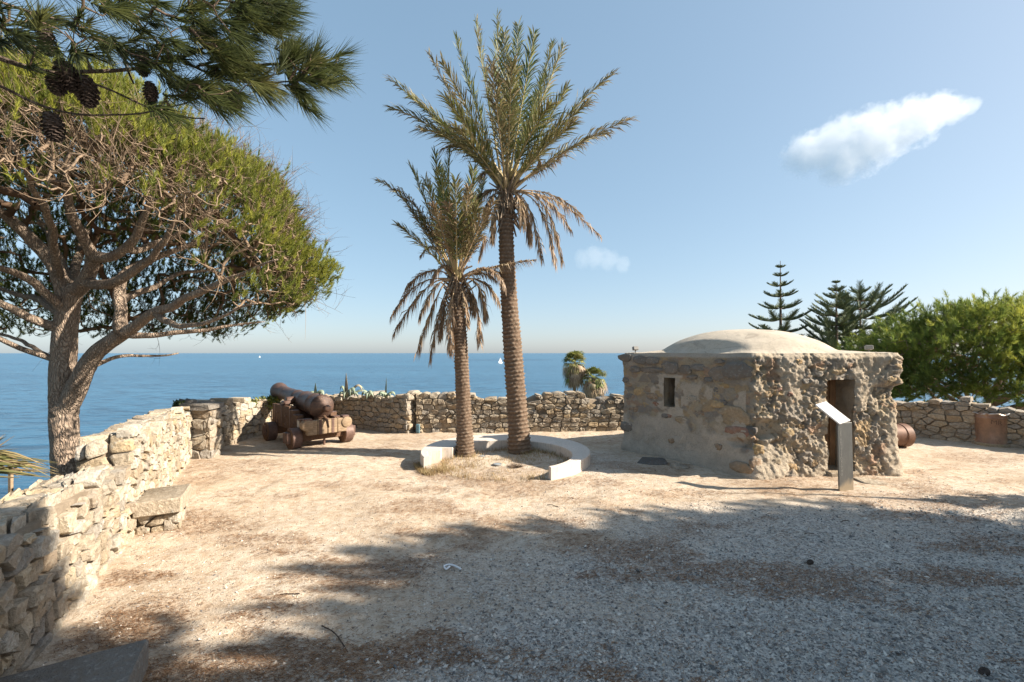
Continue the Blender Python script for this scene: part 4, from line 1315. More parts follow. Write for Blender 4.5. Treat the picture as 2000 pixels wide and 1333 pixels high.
BY = 9.0
big = [(930, 40, 3.3, .3, 0.25, .02), (970, 30, 3.4, -1, 0.1, .01), (985, 62, 3.2, 1, 0.2, .02), (1012, 48, 3.3, -1, 0.05, .01), (1044, 66, 3.2, 1, .05, .02), (1080, 84, 3.1, -1, .15, .03), (1102, 88, 3.05, 1, .25, .03),
       (890, 72, 3.1, -1, .05, .02), (838, 105, 2.95, -1, .5, .02), (862, 120, 2.9, 1, .4, .02), (760, 155, 3.0, 1, .3, .05), (765, 212, 2.7, -1, .3, .06), (800, 190, 2.6, 1, .15, .05),
       (1200, 145, 3.0, -1, .4, .04), (1108, 172, 2.4, 1, .1, .04), (1232, 234, 2.8, 1, .5, .08), (1190, 262, 2.45, -1, .45, .08), (1150, 200, 2.5, 1, .3, .05), (960, 120, 3.0, 1, .55, .02), (1000, 120, 2.9, 1, .35, .03), 
       (1062, 150, 2.7, -1, .1, .03), (870, 190, 2.5, 1, .2, .05), (845, 232, 2.3, -1, .25, .06), (1075, 205, 2.3, 1, .2, .05), (890, 250, 2.0, 1, .3, .08), (1120, 240, 2.1, 1, .3, .08), (820, 255, 2.4, 1, .3, .09)]
bigdead = [(1172, 462, 1090, 385, -.1, .55), (1097, 512, 1070, 385, .15, .6), (1085, 516, 1056, 385, -.25, .55), (1058, 508, 1035, 390, -.2, .6), (1052, 320, 1050, 300, .2, .5), (866, 290, 915, 282, -.3, .75), (1110, 290, 1075, 325, .3, .5), (962, 470, 966, 395, -.25, .5), (1020, 440, 1018, 385, -.3, .5), (1136, 420, 1080, 375, .4, .45), (950, 430, 952, 385, .2, .5), (925, 400, 950, 370, .4, .6), (1115, 450, 1065, 380, -.3, .55), (1035, 470, 1025, 385, .3, .6), (935, 345, 960, 330, -.35, .55)]
build_palm('tall date palm with a green crown, standing at the back of the ring bench', [(0.16, BY, -0.05), (0.14, BY, 0.25), tuple(at(1008, 770, BY)), tuple(at(995, 600, BY)), tuple(at(988, 470, BY)), tuple(at(989, 380, BY))],
           [0.235, 0.19, 0.185, 0.178, 0.16, 0.15, 0.14, 0.135], tuple(at(990, 362, BY)), big, bigdead, 101, 0.50, 0.078, 13, 1)
SY = 8.76
small = [(800, 322, 2.0, 1, .15, .12), (738, 355, 2.0, -1, .35, .14), (770, 372, 1.9, 1, .75, .16), (850, 300, 2.4, -1, .05, .05), (880, 290, 2.4, 1, .05, .03), (925, 330, 2.2, 1, .1, .03), (945, 350, 2.0, -1, .15, .05), (965, 395, 1.8, 1, .65, .05),
         (775, 440, 1.5, 1, .3, .1), (785, 385, 1.8, -1, .6, .08), (830, 350, 2.0, 1, .2, .06), (860, 340, 2.1, 1, .1, .04), (890, 350, 2.1, 1, .2, .03), (915, 365, 1.9, 1, .6, .03), (845, 400, 1.6, 1, .7, .05), (935, 400, 1.6, 1, .3, .05), (875, 400, 1.6, 1, .85, .03), (820, 420, 1.5, -1, .3, .08), (955, 430, 1.5, -1, .5, .08)]
smalldead = [(767, 615, 815, 545, -.2, .7), (770, 650, 835, 548, .1, .7), (815, 690, 862, 548, -.25, .7), (840, 705, 868, 560, .1, .65), (880, 690, 880, 590, -.35, .55), (938, 672, 928, 560, -.1, .6), (948, 620, 935, 545, .2, .7), (975, 592, 945, 545, -.1, .6), (1045, 508, 985, 515, -.2, .65), (968, 548, 945, 530, .3, .5), (915, 640, 908, 580, -.3, .35), (845, 545, 868, 510, -.35, .6), (985, 560, 955, 515, -.45, .6), (822, 500, 850, 470, .3, .45), (795, 560, 840, 520, .3, .7), (860, 660, 872, 560, .3, .65), (925, 610, 915, 560, .3, .6), (1000, 545, 950, 520, .3, .65), (820, 620, 850, 550, -.4, .6), (935, 505, 955, 440, -.2, .5)]
build_palm('shorter date palm with many dead hanging fronds, nearer the viewer in the ring bench', [(-0.90, SY, -0.05), (-0.90, SY, 0.2), tuple(at(904, 760, SY)), tuple(at(899, 660, SY)), tuple(at(893, 590, SY)), tuple(at(892, 555, SY))],
           [0.18, 0.142, 0.135, 0.13, 0.125, 0.11], tuple(at(893, 535, SY)), small, smalldead, 102, 0.44, 0.062, 11, 1)

# ================================================================= PINES
def bark_mat(name, c0, c1, c2):
    M = Mat(name)
    co = M.coord((1, 1, 0.3))
    w = M.n('ShaderNodeTexNoise'); w.inputs['Scale'].default_value = 6; w.inputs['Detail'].default_value = 3
    M.l(co, w.inputs['Vector'])
    mx = M.n('ShaderNodeMix'); mx.data_type = 'VECTOR'; mx.inputs[0].default_value = 0.2; M.l(co, mx.inputs[4]); M.l(w.outputs['Color'], mx.inputs[5])
    v = M.voro(38, mx.outputs[1], 'DISTANCE_TO_EDGE')
    n1 = M.noise(4, 5, 0.6); n2 = M.noise(50, 5, 0.7)
    c = M.ramp(n1, [(0.3, c0), (0.7, c1)])
    c = M.mix(M.ramp(n2, [(0.5, 0.0), (0.75, 0.6)]), c, c2)
    c = M.mix(M.ramp(v, [(0.02, 0.5), (0.14, 0.0)]), c, (0.09, 0.065, 0.05))
    h = M.math('ADD', M.math('MULTIPLY', M.ramp(v, [(0.0, 0.0), (0.25, 1.0)]), 1.0), M.math('MULTIPLY', n2, 0.4))
    M.bsdf(c, 0.92, M.bump(h, 0.9, 0.025), spec=0.12)
    return M.m
def twig_mat(name, c0, c1):
    M = Mat(name)
    M.bsdf(M.mix(M.attr('tint'), c0, c1), 0.9, spec=0.15)
    return M.m
def needle_mat(name, c0, c1, c2, trans=0.4):
    M = Mat(name)
    M.leaf(M.ramp(M.attr('tint'), [(0.0, c0), (0.55, c1), (1.0, c2)]), trans, 0.55)
    return M.m
M_BARK = bark_mat('pine_bark', (0.30, 0.22, 0.165), (0.42, 0.33, 0.255), (0.50, 0.43, 0.345))
M_TWIG = twig_mat('pine_twig', (0.11, 0.07, 0.046), (0.33, 0.25, 0.175))
M_NEEDLE = needle_mat('pine_needles', (0.05, 0.075, 0.022), (0.14, 0.17, 0.035), (0.36, 0.36, 0.06))
M_NEEDLE_DEEP = needle_mat('pine_needles_deep', (0.065, 0.10, 0.03), (0.17, 0.23, 0.05), (0.48, 0.48, 0.09))

class Tree:
    """grows a branching skeleton: limbs first, then every target joins its nearest node"""
    def __init__(self, rng):
        self.P = []; self.par = []; self.rng = rng; self.limb_r = {}
    def limb(self, pts, radii, start=None, step=0.12, wig=0.03):
        Q = smooth_poly(np.array(pts, float), 3); Q = resample(Q, step)
        R = np.interp(np.linspace(0, 1, len(Q)), np.linspace(0, 1, len(radii)), radii)
        nz = np.stack([fbm(np.arange(len(Q)) * 0.35 + 17 * len(self.P), np.full(len(Q), c * 5.1), octv=2, seed=c) for c in range(3)], 1)
        Q[1:] += (nz * wig)[1:]
        p = start; out = []
        for q_, r in zip(Q, R):
            self.P.append(q_); self.par.append(-1 if p is None else p); p = len(self.P) - 1
            self.limb_r[p] = r; out.append(p)
        return out
    def grow(self, targets, seg=0.16, arch=0.25, reach=None, minz=None):
        P = np.zeros((len(self.P) + len(targets) * 40, 3)); n = len(self.P); P[:n] = self.P
        par = list(self.par); self.tips = []; dirs = []
        cost = np.zeros(len(P)); 
        root = P[0]
        order = np.argsort(np.linalg.norm(targets - np.array(self.center), axis=1))
        for t in order:
            T = targets[t]
            d = np.linalg.norm(P[:n] - T, axis=1)
            i = int(np.argmin(d + 0.0 * cost[:n]))
            a = P[i]; v = T - a; L = np.linalg.norm(v)
            if L < 1e-3: continue
            k = min(max(2, int(L / seg) + 1), 30)
            pdv = a - P[par[i]] if par[i] >= 0 else v
            pdv = unit(pdv)
            b1 = a + (0.45 * pdv + 0.55 * unit(v)) * L * 0.35
            b2 = T - unit(unit(v) + np.array((0, 0, arch * 2.2))) * L * 0.33
            C = bez(a, b1, b2, T, k + 1)[1:]
            C[:-1] += self.rng.normal(size=(k - 1, 3)) * 0.012 if k > 1 else 0
            p = i
            for c in C:
                P[n] = c; par.append(p); p = n; n += 1
            self.tips.append(p); dirs.append(unit(C[-1] - (C[-2] if k > 1 else a)))
        self.P = P[:n]; self.par = np.array(par); self.tipdir = np.array(dirs)
        return np.array(self.tips), self.tipdir
    def radii(self, tip_r, expo=2.3, rmax=None):
        n = len(self.P); w = np.zeros(n); 
        for t in self.tips: w[t] += tip_r ** expo
        for i in range(n - 1, 0, -1):
            if w[i] == 0: w[i] = tip_r ** expo
            if self.par[i] >= 0: w[self.par[i]] += w[i]
        r = w ** (1 / expo)
        if rmax: r = np.minimum(r, rmax)
        return r

def bark_disp(seed, amp):
    def f(i, a, P):
        return 1 + amp * fbm(np.cos(a) * 2.2 + 7, np.sin(a) * 2.2, P[:, 2][:, None] * 3.0 + P[:, 0][:, None] * 2 + 0 * a, 4, seed, 0.6)
    return f

def dead_twigs(starts, outdir, rng, L=(0.35, 0.9), up=0.35, forks=3):
    A = []; B = []; ra = []; rb = []
    for s, o in zip(starts, outdir):
        stack = [(s, unit(o + rng.normal(size=3) * 0.45), rng.uniform(*L), 0.006, 0)]
        while stack:
            p, d, ln, r, dep = stack.pop()
            k = 5; st = ln / k
            bend = rng.normal(size=3) * 0.16
            for i in range(k):
                d = unit(d + np.array((0, 0, up * 0.28)) + bend + rng.normal(size=3) * 0.06)
                q_ = p + d * st
                A.append(p); B.append(q_); ra.append(r * (1 - 0.8 * i / k)); rb.append(r * (1 - 0.8 * (i + 1) / k))
                p = q_
                if dep < 2 and rng.random() < forks / (k * (dep + 1.0)) * 0.8 and i < k - 1:
                    stack.append((p, unit(d + rng.normal(size=3) * 0.75), ln * rng.uniform(0.35, 0.65), r * 0.6, dep + 1))
    return segs(A, B, np.array(ra), np.array(rb), 3), len(A)

# ---------------------------------------------------------------- the big pine over the left wall
def left_pine():
    rng = np.random.default_rng(303)
    Y0 = 7.0
    root = thing('pine_tree', 'big spreading pine at the left, forked trunk rising beyond the pale wall', 'tree', (at(128, 905, Y0).x, Y0, -2.0))
    Tr = Tree(rng)
    W = lambda px, py, dy=0.0: tuple(at(px, py, Y0 + dy))
    big = []
    def limb(pts, radii, start=None, **kw):
        ids = Tr.limb([W(*p) for p in pts] if start is None else [tuple(Tr.P[start])] + [W(*p) for p in pts], radii, start, **kw); big.append((ids, start)); return ids
    t = Tr.limb([(at(128, 905, Y0).x - 0.05, Y0, -2.2), W(131, 960), W(128, 880), W(123, 760), W(124, 680), W(131, 610), W(140, 570)], [0.23, 0.205, 0.19, 0.18, 0.17, 0.16, 0.15, 0.14], None, wig=0.006); big.append((t, None))
    def near(ids, px, py):
        q_ = np.array(W(px, py)); return ids[int(np.argmin([np.linalg.norm(np.array(Tr.P[i])[[0, 2]] - q_[[0, 2]]) for i in ids]))]
    f = limb([(162, 735, -.1), (180, 700, -.15), (205, 672, -.2), (238, 650, -.25)], [0.15, 0.13, 0.115, 0.10, 0.095], near(t, 126, 800), wig=0.015)
    f1 = limb([(236, 610, -.2), (231, 560, -.1), (240, 530, .1), (290, 508, .2), (370, 480, .5), (450, 440, .8)], [0.085, 0.08, 0.07, 0.055, 0.04, 0.025, 0.012], f[-1])
    f2 = limb([(290, 615, -.4), (345, 595, -.6), (410, 565, -.8), (470, 535, -.9), (540, 505, -1.0)], [0.08, 0.065, 0.055, 0.045, 0.03, 0.012], f[-1])
    f3 = limb([(300, 655, -.2), (380, 650, 0), (450, 636, .2), (520, 628, .3)], [0.05, 0.04, 0.03, 0.02, 0.008], f[-1])
    f4 = limb([(330, 640, -.6), (410, 630, -.9), (500, 590, -1.1)], [0.045, 0.035, 0.022, 0.01], f2[6])
    f5 = limb([(220, 700, .2), (300, 692, .7), (350, 690, .9)], [0.035, 0.025, 0.012], f[6])
    a1 = limb([(112, 525, -.1), (75, 485, -.2), (30, 435, -.4), (-30, 390, -.6), (-90, 340, -.7)], [0.12, 0.10, 0.085, 0.07, 0.05, 0.03], t[-2])
    a2 = limb([(168, 548, -.1), (180, 515, -.2), (162, 470, -.4), (140, 410, -.7), (125, 330, -1.0), (150, 260, -1.1)], [0.115, 0.095, 0.075, 0.06, 0.045, 0.03, 0.015], t[-1])
    a3 = limb([(195, 558, -.25), (250, 540, -.4), (300, 505, -.6), (335, 450, -.9), (370, 390, -1.1), (410, 330, -1.2)], [0.08, 0.07, 0.06, 0.045, 0.032, 0.02, 0.01], a2[3])
    a4 = limb([(210, 505, -.3), (255, 475, -.4), (290, 420, -.5), (300, 350, -.6), (330, 290, -.6)], [0.075, 0.065, 0.055, 0.04, 0.025, 0.012], a2[6])
    a5 = limb([(270, 490, -.1), (340, 455, .1), (420, 410, .2), (500, 370, .3)], [0.05, 0.045, 0.035, 0.022, 0.01], a4[5])
    a6 = limb([(60, 545, -.5), (0, 525, -1.0), (-60, 500, -1.4)], [0.07, 0.06, 0.045, 0.03], t[-4])
    b1 = limb([(65, 622, -.3), (20, 600, -.5), (-40, 575, -.8), (-120, 540, -1.0)], [0.07, 0.062, 0.052, 0.04, 0.02], near(t, 126, 645))
    b2 = limb([(85, 590, .3), (40, 575, .8), (-20, 560, 1.2), (-80, 540, 1.5)], [0.055, 0.05, 0.04, 0.03, 0.015], near(t, 130, 625))
    b3 = limb([(60, 690, -.2), (20, 668, -.4), (-40, 640, -.6), (-100, 620, -.7)], [0.045, 0.04, 0.035, 0.025, 0.012], near(t, 124, 712))
    b4 = limb([(60, 680, .3), (10, 655, .8), (-50, 640, 1.2)], [0.035, 0.03, 0.022, 0.01], near(t, 124, 705))
    c1 = limb([(150, 500, .8), (175, 440, 1.6), (200, 380, 2.2), (230, 330, 2.6)], [0.08, 0.065, 0.05, 0.03, 0.012], t[-1])
    c2 = limb([(105, 480, .7), (70, 420, 1.4), (40, 350, 2.0)], [0.07, 0.055, 0.04, 0.02], t[-1])
    c3 = limb([(300, 560, .5), (370, 530, 1.2), (450, 520, 1.9)], [0.05, 0.04, 0.03, 0.012], f1[4])
    c4 = limb([(95, 430, -1.0), (60, 360, -1.7), (20, 270, -2.1)], [0.06, 0.05, 0.035, 0.015], a1[3])
    # crown targets: a domed shell, clipped above the underside
    C = np.array((-6.55, 7.1, 2.75)); Tr.center = tuple(Tr.P[t[-1]])
    n = 3900
    pts = []
    while len(pts) < n:
        u = rng.normal(size=3); u /= np.linalg.norm(u)
        if u[2] < -0.12: continue
        rad = rng.uniform(0.74, 1.0) ** 0.6 if rng.random() < 0.88 else rng.uniform(0.45, 0.8)
        lump = 1 + 0.10 * float(fbm(u[0] * 2.4 + 3, u[1] * 2.4, np.array(u[2] * 2.4), 2, 61))
        p = C + u * rad * lump * np.array((3.62, 3.3, 3.15)) * (1 - 0.10 * max(0, -u[2]))
        if p[2] < 2.15 + 0.05 * abs(p[0] - C[0]): continue
        # underside of the umbrella: towards the viewer the boughs are bare and lifted, so the limbs show under them
        ax_ = 1000 + p[0] / p[1] * F
        if p[1] < 6.5 and (p[2] - 2) / p[1] < 0.33 - 0.22 * float(sstep(260, 470, ax_)): continue
        if rad < 0.74 and p[2] < 3.9: continue
        if 690 - (p[2] - 2) / p[1] * F > np.interp(ax_, [300, 450, 560, 650], [685, 655, 612, 545]): continue
        pts.append(p)
    pts = np.array(pts)
    tips, dirs = Tr.grow(pts, seg=0.17, arch=0.22)
    r = Tr.radii(0.0046, 2.12, 0.055)
    nl = len(Tr.limb_r)
    idx = np.arange(nl, len(Tr.P)); pa = Tr.par[idx]
    ra = np.where(pa < nl, np.minimum(r[idx] * 1.15, 0.05), np.minimum(r[pa], 0.05)); rb = r[idx]
    V2, F2 = segs(Tr.P[pa], Tr.P[idx], ra, rb, 4)
    tint = np.clip(0.55 - 14 * np.repeat(rb, 8) + 0.25 * rng.random(len(V2)), 0, 1)
    # trunk and limbs
    mb = MB()
    for ids, st in big:
        Pn = np.array([Tr.P[i] for i in ids]); Rn = np.array([Tr.limb_r[i] for i in ids])
        thick = Rn.max() > 0.1
        Pd = resample(np.column_stack([Pn, Rn]), 0.035 if thick else 0.07)
        Rr = Pd[:, 3]
        if st is not None and Rr[0] > 0.03: Rr[:5] *= np.linspace(1.25, 1, len(Rr[:5]))
        Vt, Ft = tube(Pd[:, :3], Rr, 30 if thick else (14 if Rn.max() > 0.05 else 9), True, bark_disp(5, 0.09))
        mb.add(Vt, Ft)
    Vm, Fm = mb.arrays()
    part('trunk', Vm, Fm, M_BARK, root)
    part('branches', V2, F2, M_TWIG, root, attrs={'tint': tint}, kind='stuff')
    # dead twigs inside the crown, sunlit from the right
    cand = idx[(r[idx] < 0.03) & (r[idx] > 0.004)]
    P = Tr.P[cand]; rel = (P - C) / np.array((3.6, 3.3, 3.1)); rr = np.linalg.norm(rel, axis=1)
    fc = -(unit(rel) @ unit(C - np.array((0, 0, EYE)))); sel = cand[(rr > 0.55) & (rr < 0.92) & (((fc > 0.1) & (rel[:, 2] > 0.12) & (rel[:, 2] < 0.72) & (rel[:, 0] < 0.74)) | (rng.random(len(rr)) < 0.25))]
    sel = rng.choice(sel, 2600)
    st = Tr.P[sel]; out = unit(Tr.P[sel] - Tr.P[Tr.par[sel]]) * 0.8 + unit(st - C) * 0.4 + np.array((0.1, -0.15, 0.0))
    (V3, F3), ns = dead_twigs(st, out, rng)
    part('dead_twigs', V3, F3, M_TWIG, root, attrs={'tint': np.repeat(np.clip(rng.normal(0.5, 0.28, ns), 0, 1), 6)}, kind='stuff')
    # needle tufts: several shoots at each tip
    tp = Tr.P[tips]; relz = (tp - C) / np.array((3.62, 3.3, 3.15)); rad = np.linalg.norm(relz, axis=1)
    rep = np.where(rad > 0.86, 7, np.where(rad > 0.78, 4, 2)); rep = np.where((relz[:, 1] > 0.1) & (rep < 6), 6, rep); vd = unit(C - np.array((0, 0, EYE))); facing = -(unit(relz) @ vd); lo = (relz[:, 0] < 0.82 + 0.14 * rng.random(len(rad))) & (facing > 0.12) & (facing > 0.22 + 0.85 * sstep(0.30, 0.82, relz[:, 2]) + 0.22 * fbm(relz[:, 0] * 3, relz[:, 1] * 3, octv=2, seed=8)); rep = np.where(lo, np.where((rng.random(len(rad)) < 0.2), 3, 0).astype(int), rep)
    ti = np.repeat(np.arange(len(tips)), rep)
    pos = tp[ti] + rng.normal(size=(len(ti), 3)) * 0.085
    dr = unit(dirs[ti] * 0.35 + unit(relz[ti]) * 0.5 + np.array((0, 0, 0.85)) + rng.normal(size=(len(ti), 3)) * 0.27)
    tuft_tone = np.clip(0.22 + 0.3 * rng.random(len(ti)) + 0.55 * sstep(0.84, 1.0, rad[ti]) * (0.45 + 0.55 * rng.random(len(ti))), 0, 1)  # outer tufts yellower: new growth, with the lit rim put into the tint
    V4, F4, t4 = tufts(pos, dr, 38, 0.075, (0.22, 0.9), 0.0085, 0.13, tuft_tone, 0.0, rng)
    part('crown', V4, F4, M_NEEDLE, root, smooth=False, attrs={'tint': np.clip(t4 + 0.0, 0, 1)})
    return root
left_pine()

# ---------------------------------------------------------------- the dense pine beyond the right wall, and pines out of frame whose shade falls on the gravel
def round_pine(label, base, C, Rad, n, seed, trunk_lean, tuft=0.15, m=30, width=0.012, rep=3, mat=None, low=-0.25, group=None, limbs=9, r0=0.2, tipr=0.006, name='pine_tree', ln=0.14):
    rng = np.random.default_rng(seed)
    base = np.array(base, float); C = np.array(C, float); Rad = np.array(Rad, float)
    root = thing(name, label, 'tree', base, group=group)
    Tr = Tree(rng); top = C + np.array((0, 0, -0.25 * Rad[2]))
    big = []
    t = Tr.limb([base, base * 0.7 + top * 0.3 + np.array((*trunk_lean, 0)) * 0.4, base * 0.35 + top * 0.65 + np.array((*trunk_lean, 0)) * 0.3, top], [r0, r0 * 0.85, r0 * 0.7, r0 * 0.5], None, 0.2); big.append(t)
    for k in range(limbs):
        a = 2 * PI * (k + rng.uniform(-.3, .3)) / limbs; j = t[int(len(t) * rng.uniform(0.35, 0.95))]
        s = np.array(Tr.P[j]); e = C + Rad * np.array((math.cos(a) * 0.72, math.sin(a) * 0.72, rng.uniform(-0.1, 0.45)))
        mid = s * 0.5 + e * 0.5 + np.array((0, 0, -0.08 * Rad[2]))
        big.append(Tr.limb([s, mid, e], [r0 * 0.5, r0 * 0.3, r0 * 0.1], j, 0.2))
    Tr.center = tuple(top)
    pts = []
    while len(pts) < n:
        u = rng.normal(size=3); u /= np.linalg.norm(u)
        if u[2] < low: continue
        lump = 1 + 0.24 * float(fbm(u[0] * 2.6 + seed, u[1] * 2.6, np.array(u[2] * 2.6), 3, seed))
        pts.append(C + u * (rng.uniform(0.62, 1.0) ** 0.6) * lump * Rad)
    tips, dirs = Tr.grow(np.array(pts), seg=0.3, arch=0.3)
    r = Tr.radii(tipr, 2.3, 0.08); nl = len(Tr.limb_r); idx = np.arange(nl, len(Tr.P)); pa = Tr.par[idx]
    V2, F2 = segs(Tr.P[pa], Tr.P[idx], np.minimum(r[pa], 0.08), r[idx], 3)
    mb = MB()
    for ids in big:
        Vt, Ft = tube(np.array([Tr.P[i] for i in ids]), np.array([Tr.limb_r[i] for i in ids]), 10, True, bark_disp(6, 0.15)); mb.add(Vt, Ft)
    Vm, Fm = mb.arrays(); part('trunk', Vm, Fm, M_BARK, root)
    part('branches', V2, F2, M_TWIG, root, attrs={'tint': np.clip(0.35 + 0.3 * rng.random(len(V2)), 0, 1)}, kind='stuff')
    tp = Tr.P[tips]; rel = (tp - C) / Rad; rad = np.linalg.norm(rel, axis=1)
    ti = np.repeat(np.arange(len(tips)), rep)
    pos = tp[ti] + rng.normal(size=(len(ti), 3)) * tuft * 0.75
    dr = unit(dirs[ti] * 0.3 + unit(rel[ti]) * 0.4 + np.array((0, 0, 0.6)) + rng.normal(size=(len(ti), 3)) * 0.45)
    clump = np.clip(0.5 + 0.6 * fbm(pos[:, 0] * 1.3, pos[:, 1] * 1.3, pos[:, 2] * 1.3, 2, seed), 0, 1)
    tuft_tone = np.clip(0.15 + 0.55 * clump + 0.28 * rel[ti, 2] + 0.12 * rng.normal(size=len(ti)), 0, 1)
    V4, F4, t4 = tufts(pos, dr, m, ln, (0.2, 1.1), width, tuft * 1.25, tuft_tone, 0.0, rng)
    part('crown', V4, F4, mat or M_NEEDLE_DEEP, root, smooth=False, attrs={'tint': t4})
    return root
round_pine('dense bright green pine with candle-like shoots beyond the right wall', (15.6, 14.9, -2.3), (15.6, 14.8, 1.4), (3.5, 3.0, 2.1), 2200, 401, (-0.8, 0.0), tuft=0.17, m=34, width=0.014, rep=4, low=-0.45, r0=0.19, limbs=14, ln=0.15)
G_OUT = 'pines outside the frame whose shade falls on the gravel'
def shade_pine(label, base, C, R, n, seed):
    round_pine(label, base, C, R, n, seed, (0.3, 0.2), tuft=0.30, m=30, width=0.05, rep=7, low=-0.4, group=G_OUT, ln=0.24)
shade_pine('broad shade pine outside the frame to the right, nearest the hut', (12.4, 1.6, 0.0), (11.9, 1.75, 4.9), (3.5, 2.8, 1.6), 700, 402)
shade_pine('broad shade pine outside the frame to the right, beside the viewer', (11.9, -2.2, 0.0), (11.7, -1.5, 4.6), (3.0, 3.0, 1.4), 700, 403)
shade_pine('broad shade pine outside the frame to the right, farthest along the wall', (16.5, 1.0, 0.0), (16.3, 1.3, 5.2), (3.3, 2.5, 1.6), 600, 404)
shade_pine('small shade pine outside the frame just behind the viewer', (6.6, 0.4, 0.0), (6.3, 0.85, 5.7), (1.15, 1.0, 0.8), 190, 405)
def slim_tree():
    rng = np.random.default_rng(406)
    b = np.array((10.1, 5.75, 0.0))
    r = thing('young_pine', 'slim young pine outside the frame, its thin shadow crossing the sand', 'tree', b)
    V, Fs = tube([b, b + (0, 0, 1.4), b + (0.02, 0, 2.8), b + (0.0, 0.02, 4.25)], [0.07, 0.055, 0.04, 0.012], 8); part('trunk', V, Fs, M_BARK, r)
    z = rng.uniform(0.7, 2.5, 160); a = rng.uniform(0, 2 * PI, 160); rr = rng.uniform(0.05, 0.42, 160) * (2.9 - z) / 2.0
    pos = b + np.stack([np.cos(a) * rr, np.sin(a) * rr, z], 1)
    V, Fq, t = tufts(pos, np.stack([np.cos(a), np.sin(a), 0 * a + 0.8], 1), 24, 0.14, (0.3, 1.0), 0.03, 0.16, rng.random(160), 0, rng)
    part('crown', V, Fq, M_NEEDLE_DEEP, r, smooth=False, attrs={'tint': t})
slim_tree()

# ---------------------------------------------------------------- the bough hanging into the top left corner, on a pine that stands behind the wall beside the viewer
def cone(parent, p, axis, L, W, rng, m):
    axis = unit(np.asarray(axis, float)); ref = np.cross(axis, (0.3, 0.9, 0.1)); u = unit(ref); v = np.cross(axis, u)
    mb = MB()
    Vc, Fc = lathe([(0, 0.004), (L * 0.12, W * 0.3), (L * 0.45, W * 0.36), (L * 0.85, W * 0.2), (L, 0.003)], p, axis, 10); mb.add(Vc, Fc)
    n = 85
    for i in range(n):
        t = (i + 0.5) / n; a = i * 2.39996
        r = W * 0.5 * (math.sin(PI * (0.12 + 0.83 * t)) ** 0.7)
        o = p + axis * L * t
        rd = u * math.cos(a) + v * math.sin(a); sd = -u * math.sin(a) + v * math.cos(a)
        w = W * 0.17 * (1.15 - 0.6 * abs(t - 0.4)); out = unit(rd * 0.85 + axis * (0.15 + 0.5 * t))
        b = o + rd * r * 0.35; tip = o + out * r * 1.06
        th = axis * L * 0.018
        V = [b - sd * w * 0.5, b + sd * w * 0.5, tip + sd * w * 0.75 - out * w * 0.3, tip + out * w * 0.25, tip - sd * w * 0.75 - out * w * 0.3, tip - out * w * 0.1 + th * 1.6]
        mb.add(V, [[0, 1, 2, 3, 4], [1, 0, 5], [2, 1, 5], [3, 2, 5], [4, 3, 5], [0, 4, 5]])
    V, Fs = mb.arrays()
    return part('pine_cone', V, Fs, m, parent, smooth=False)

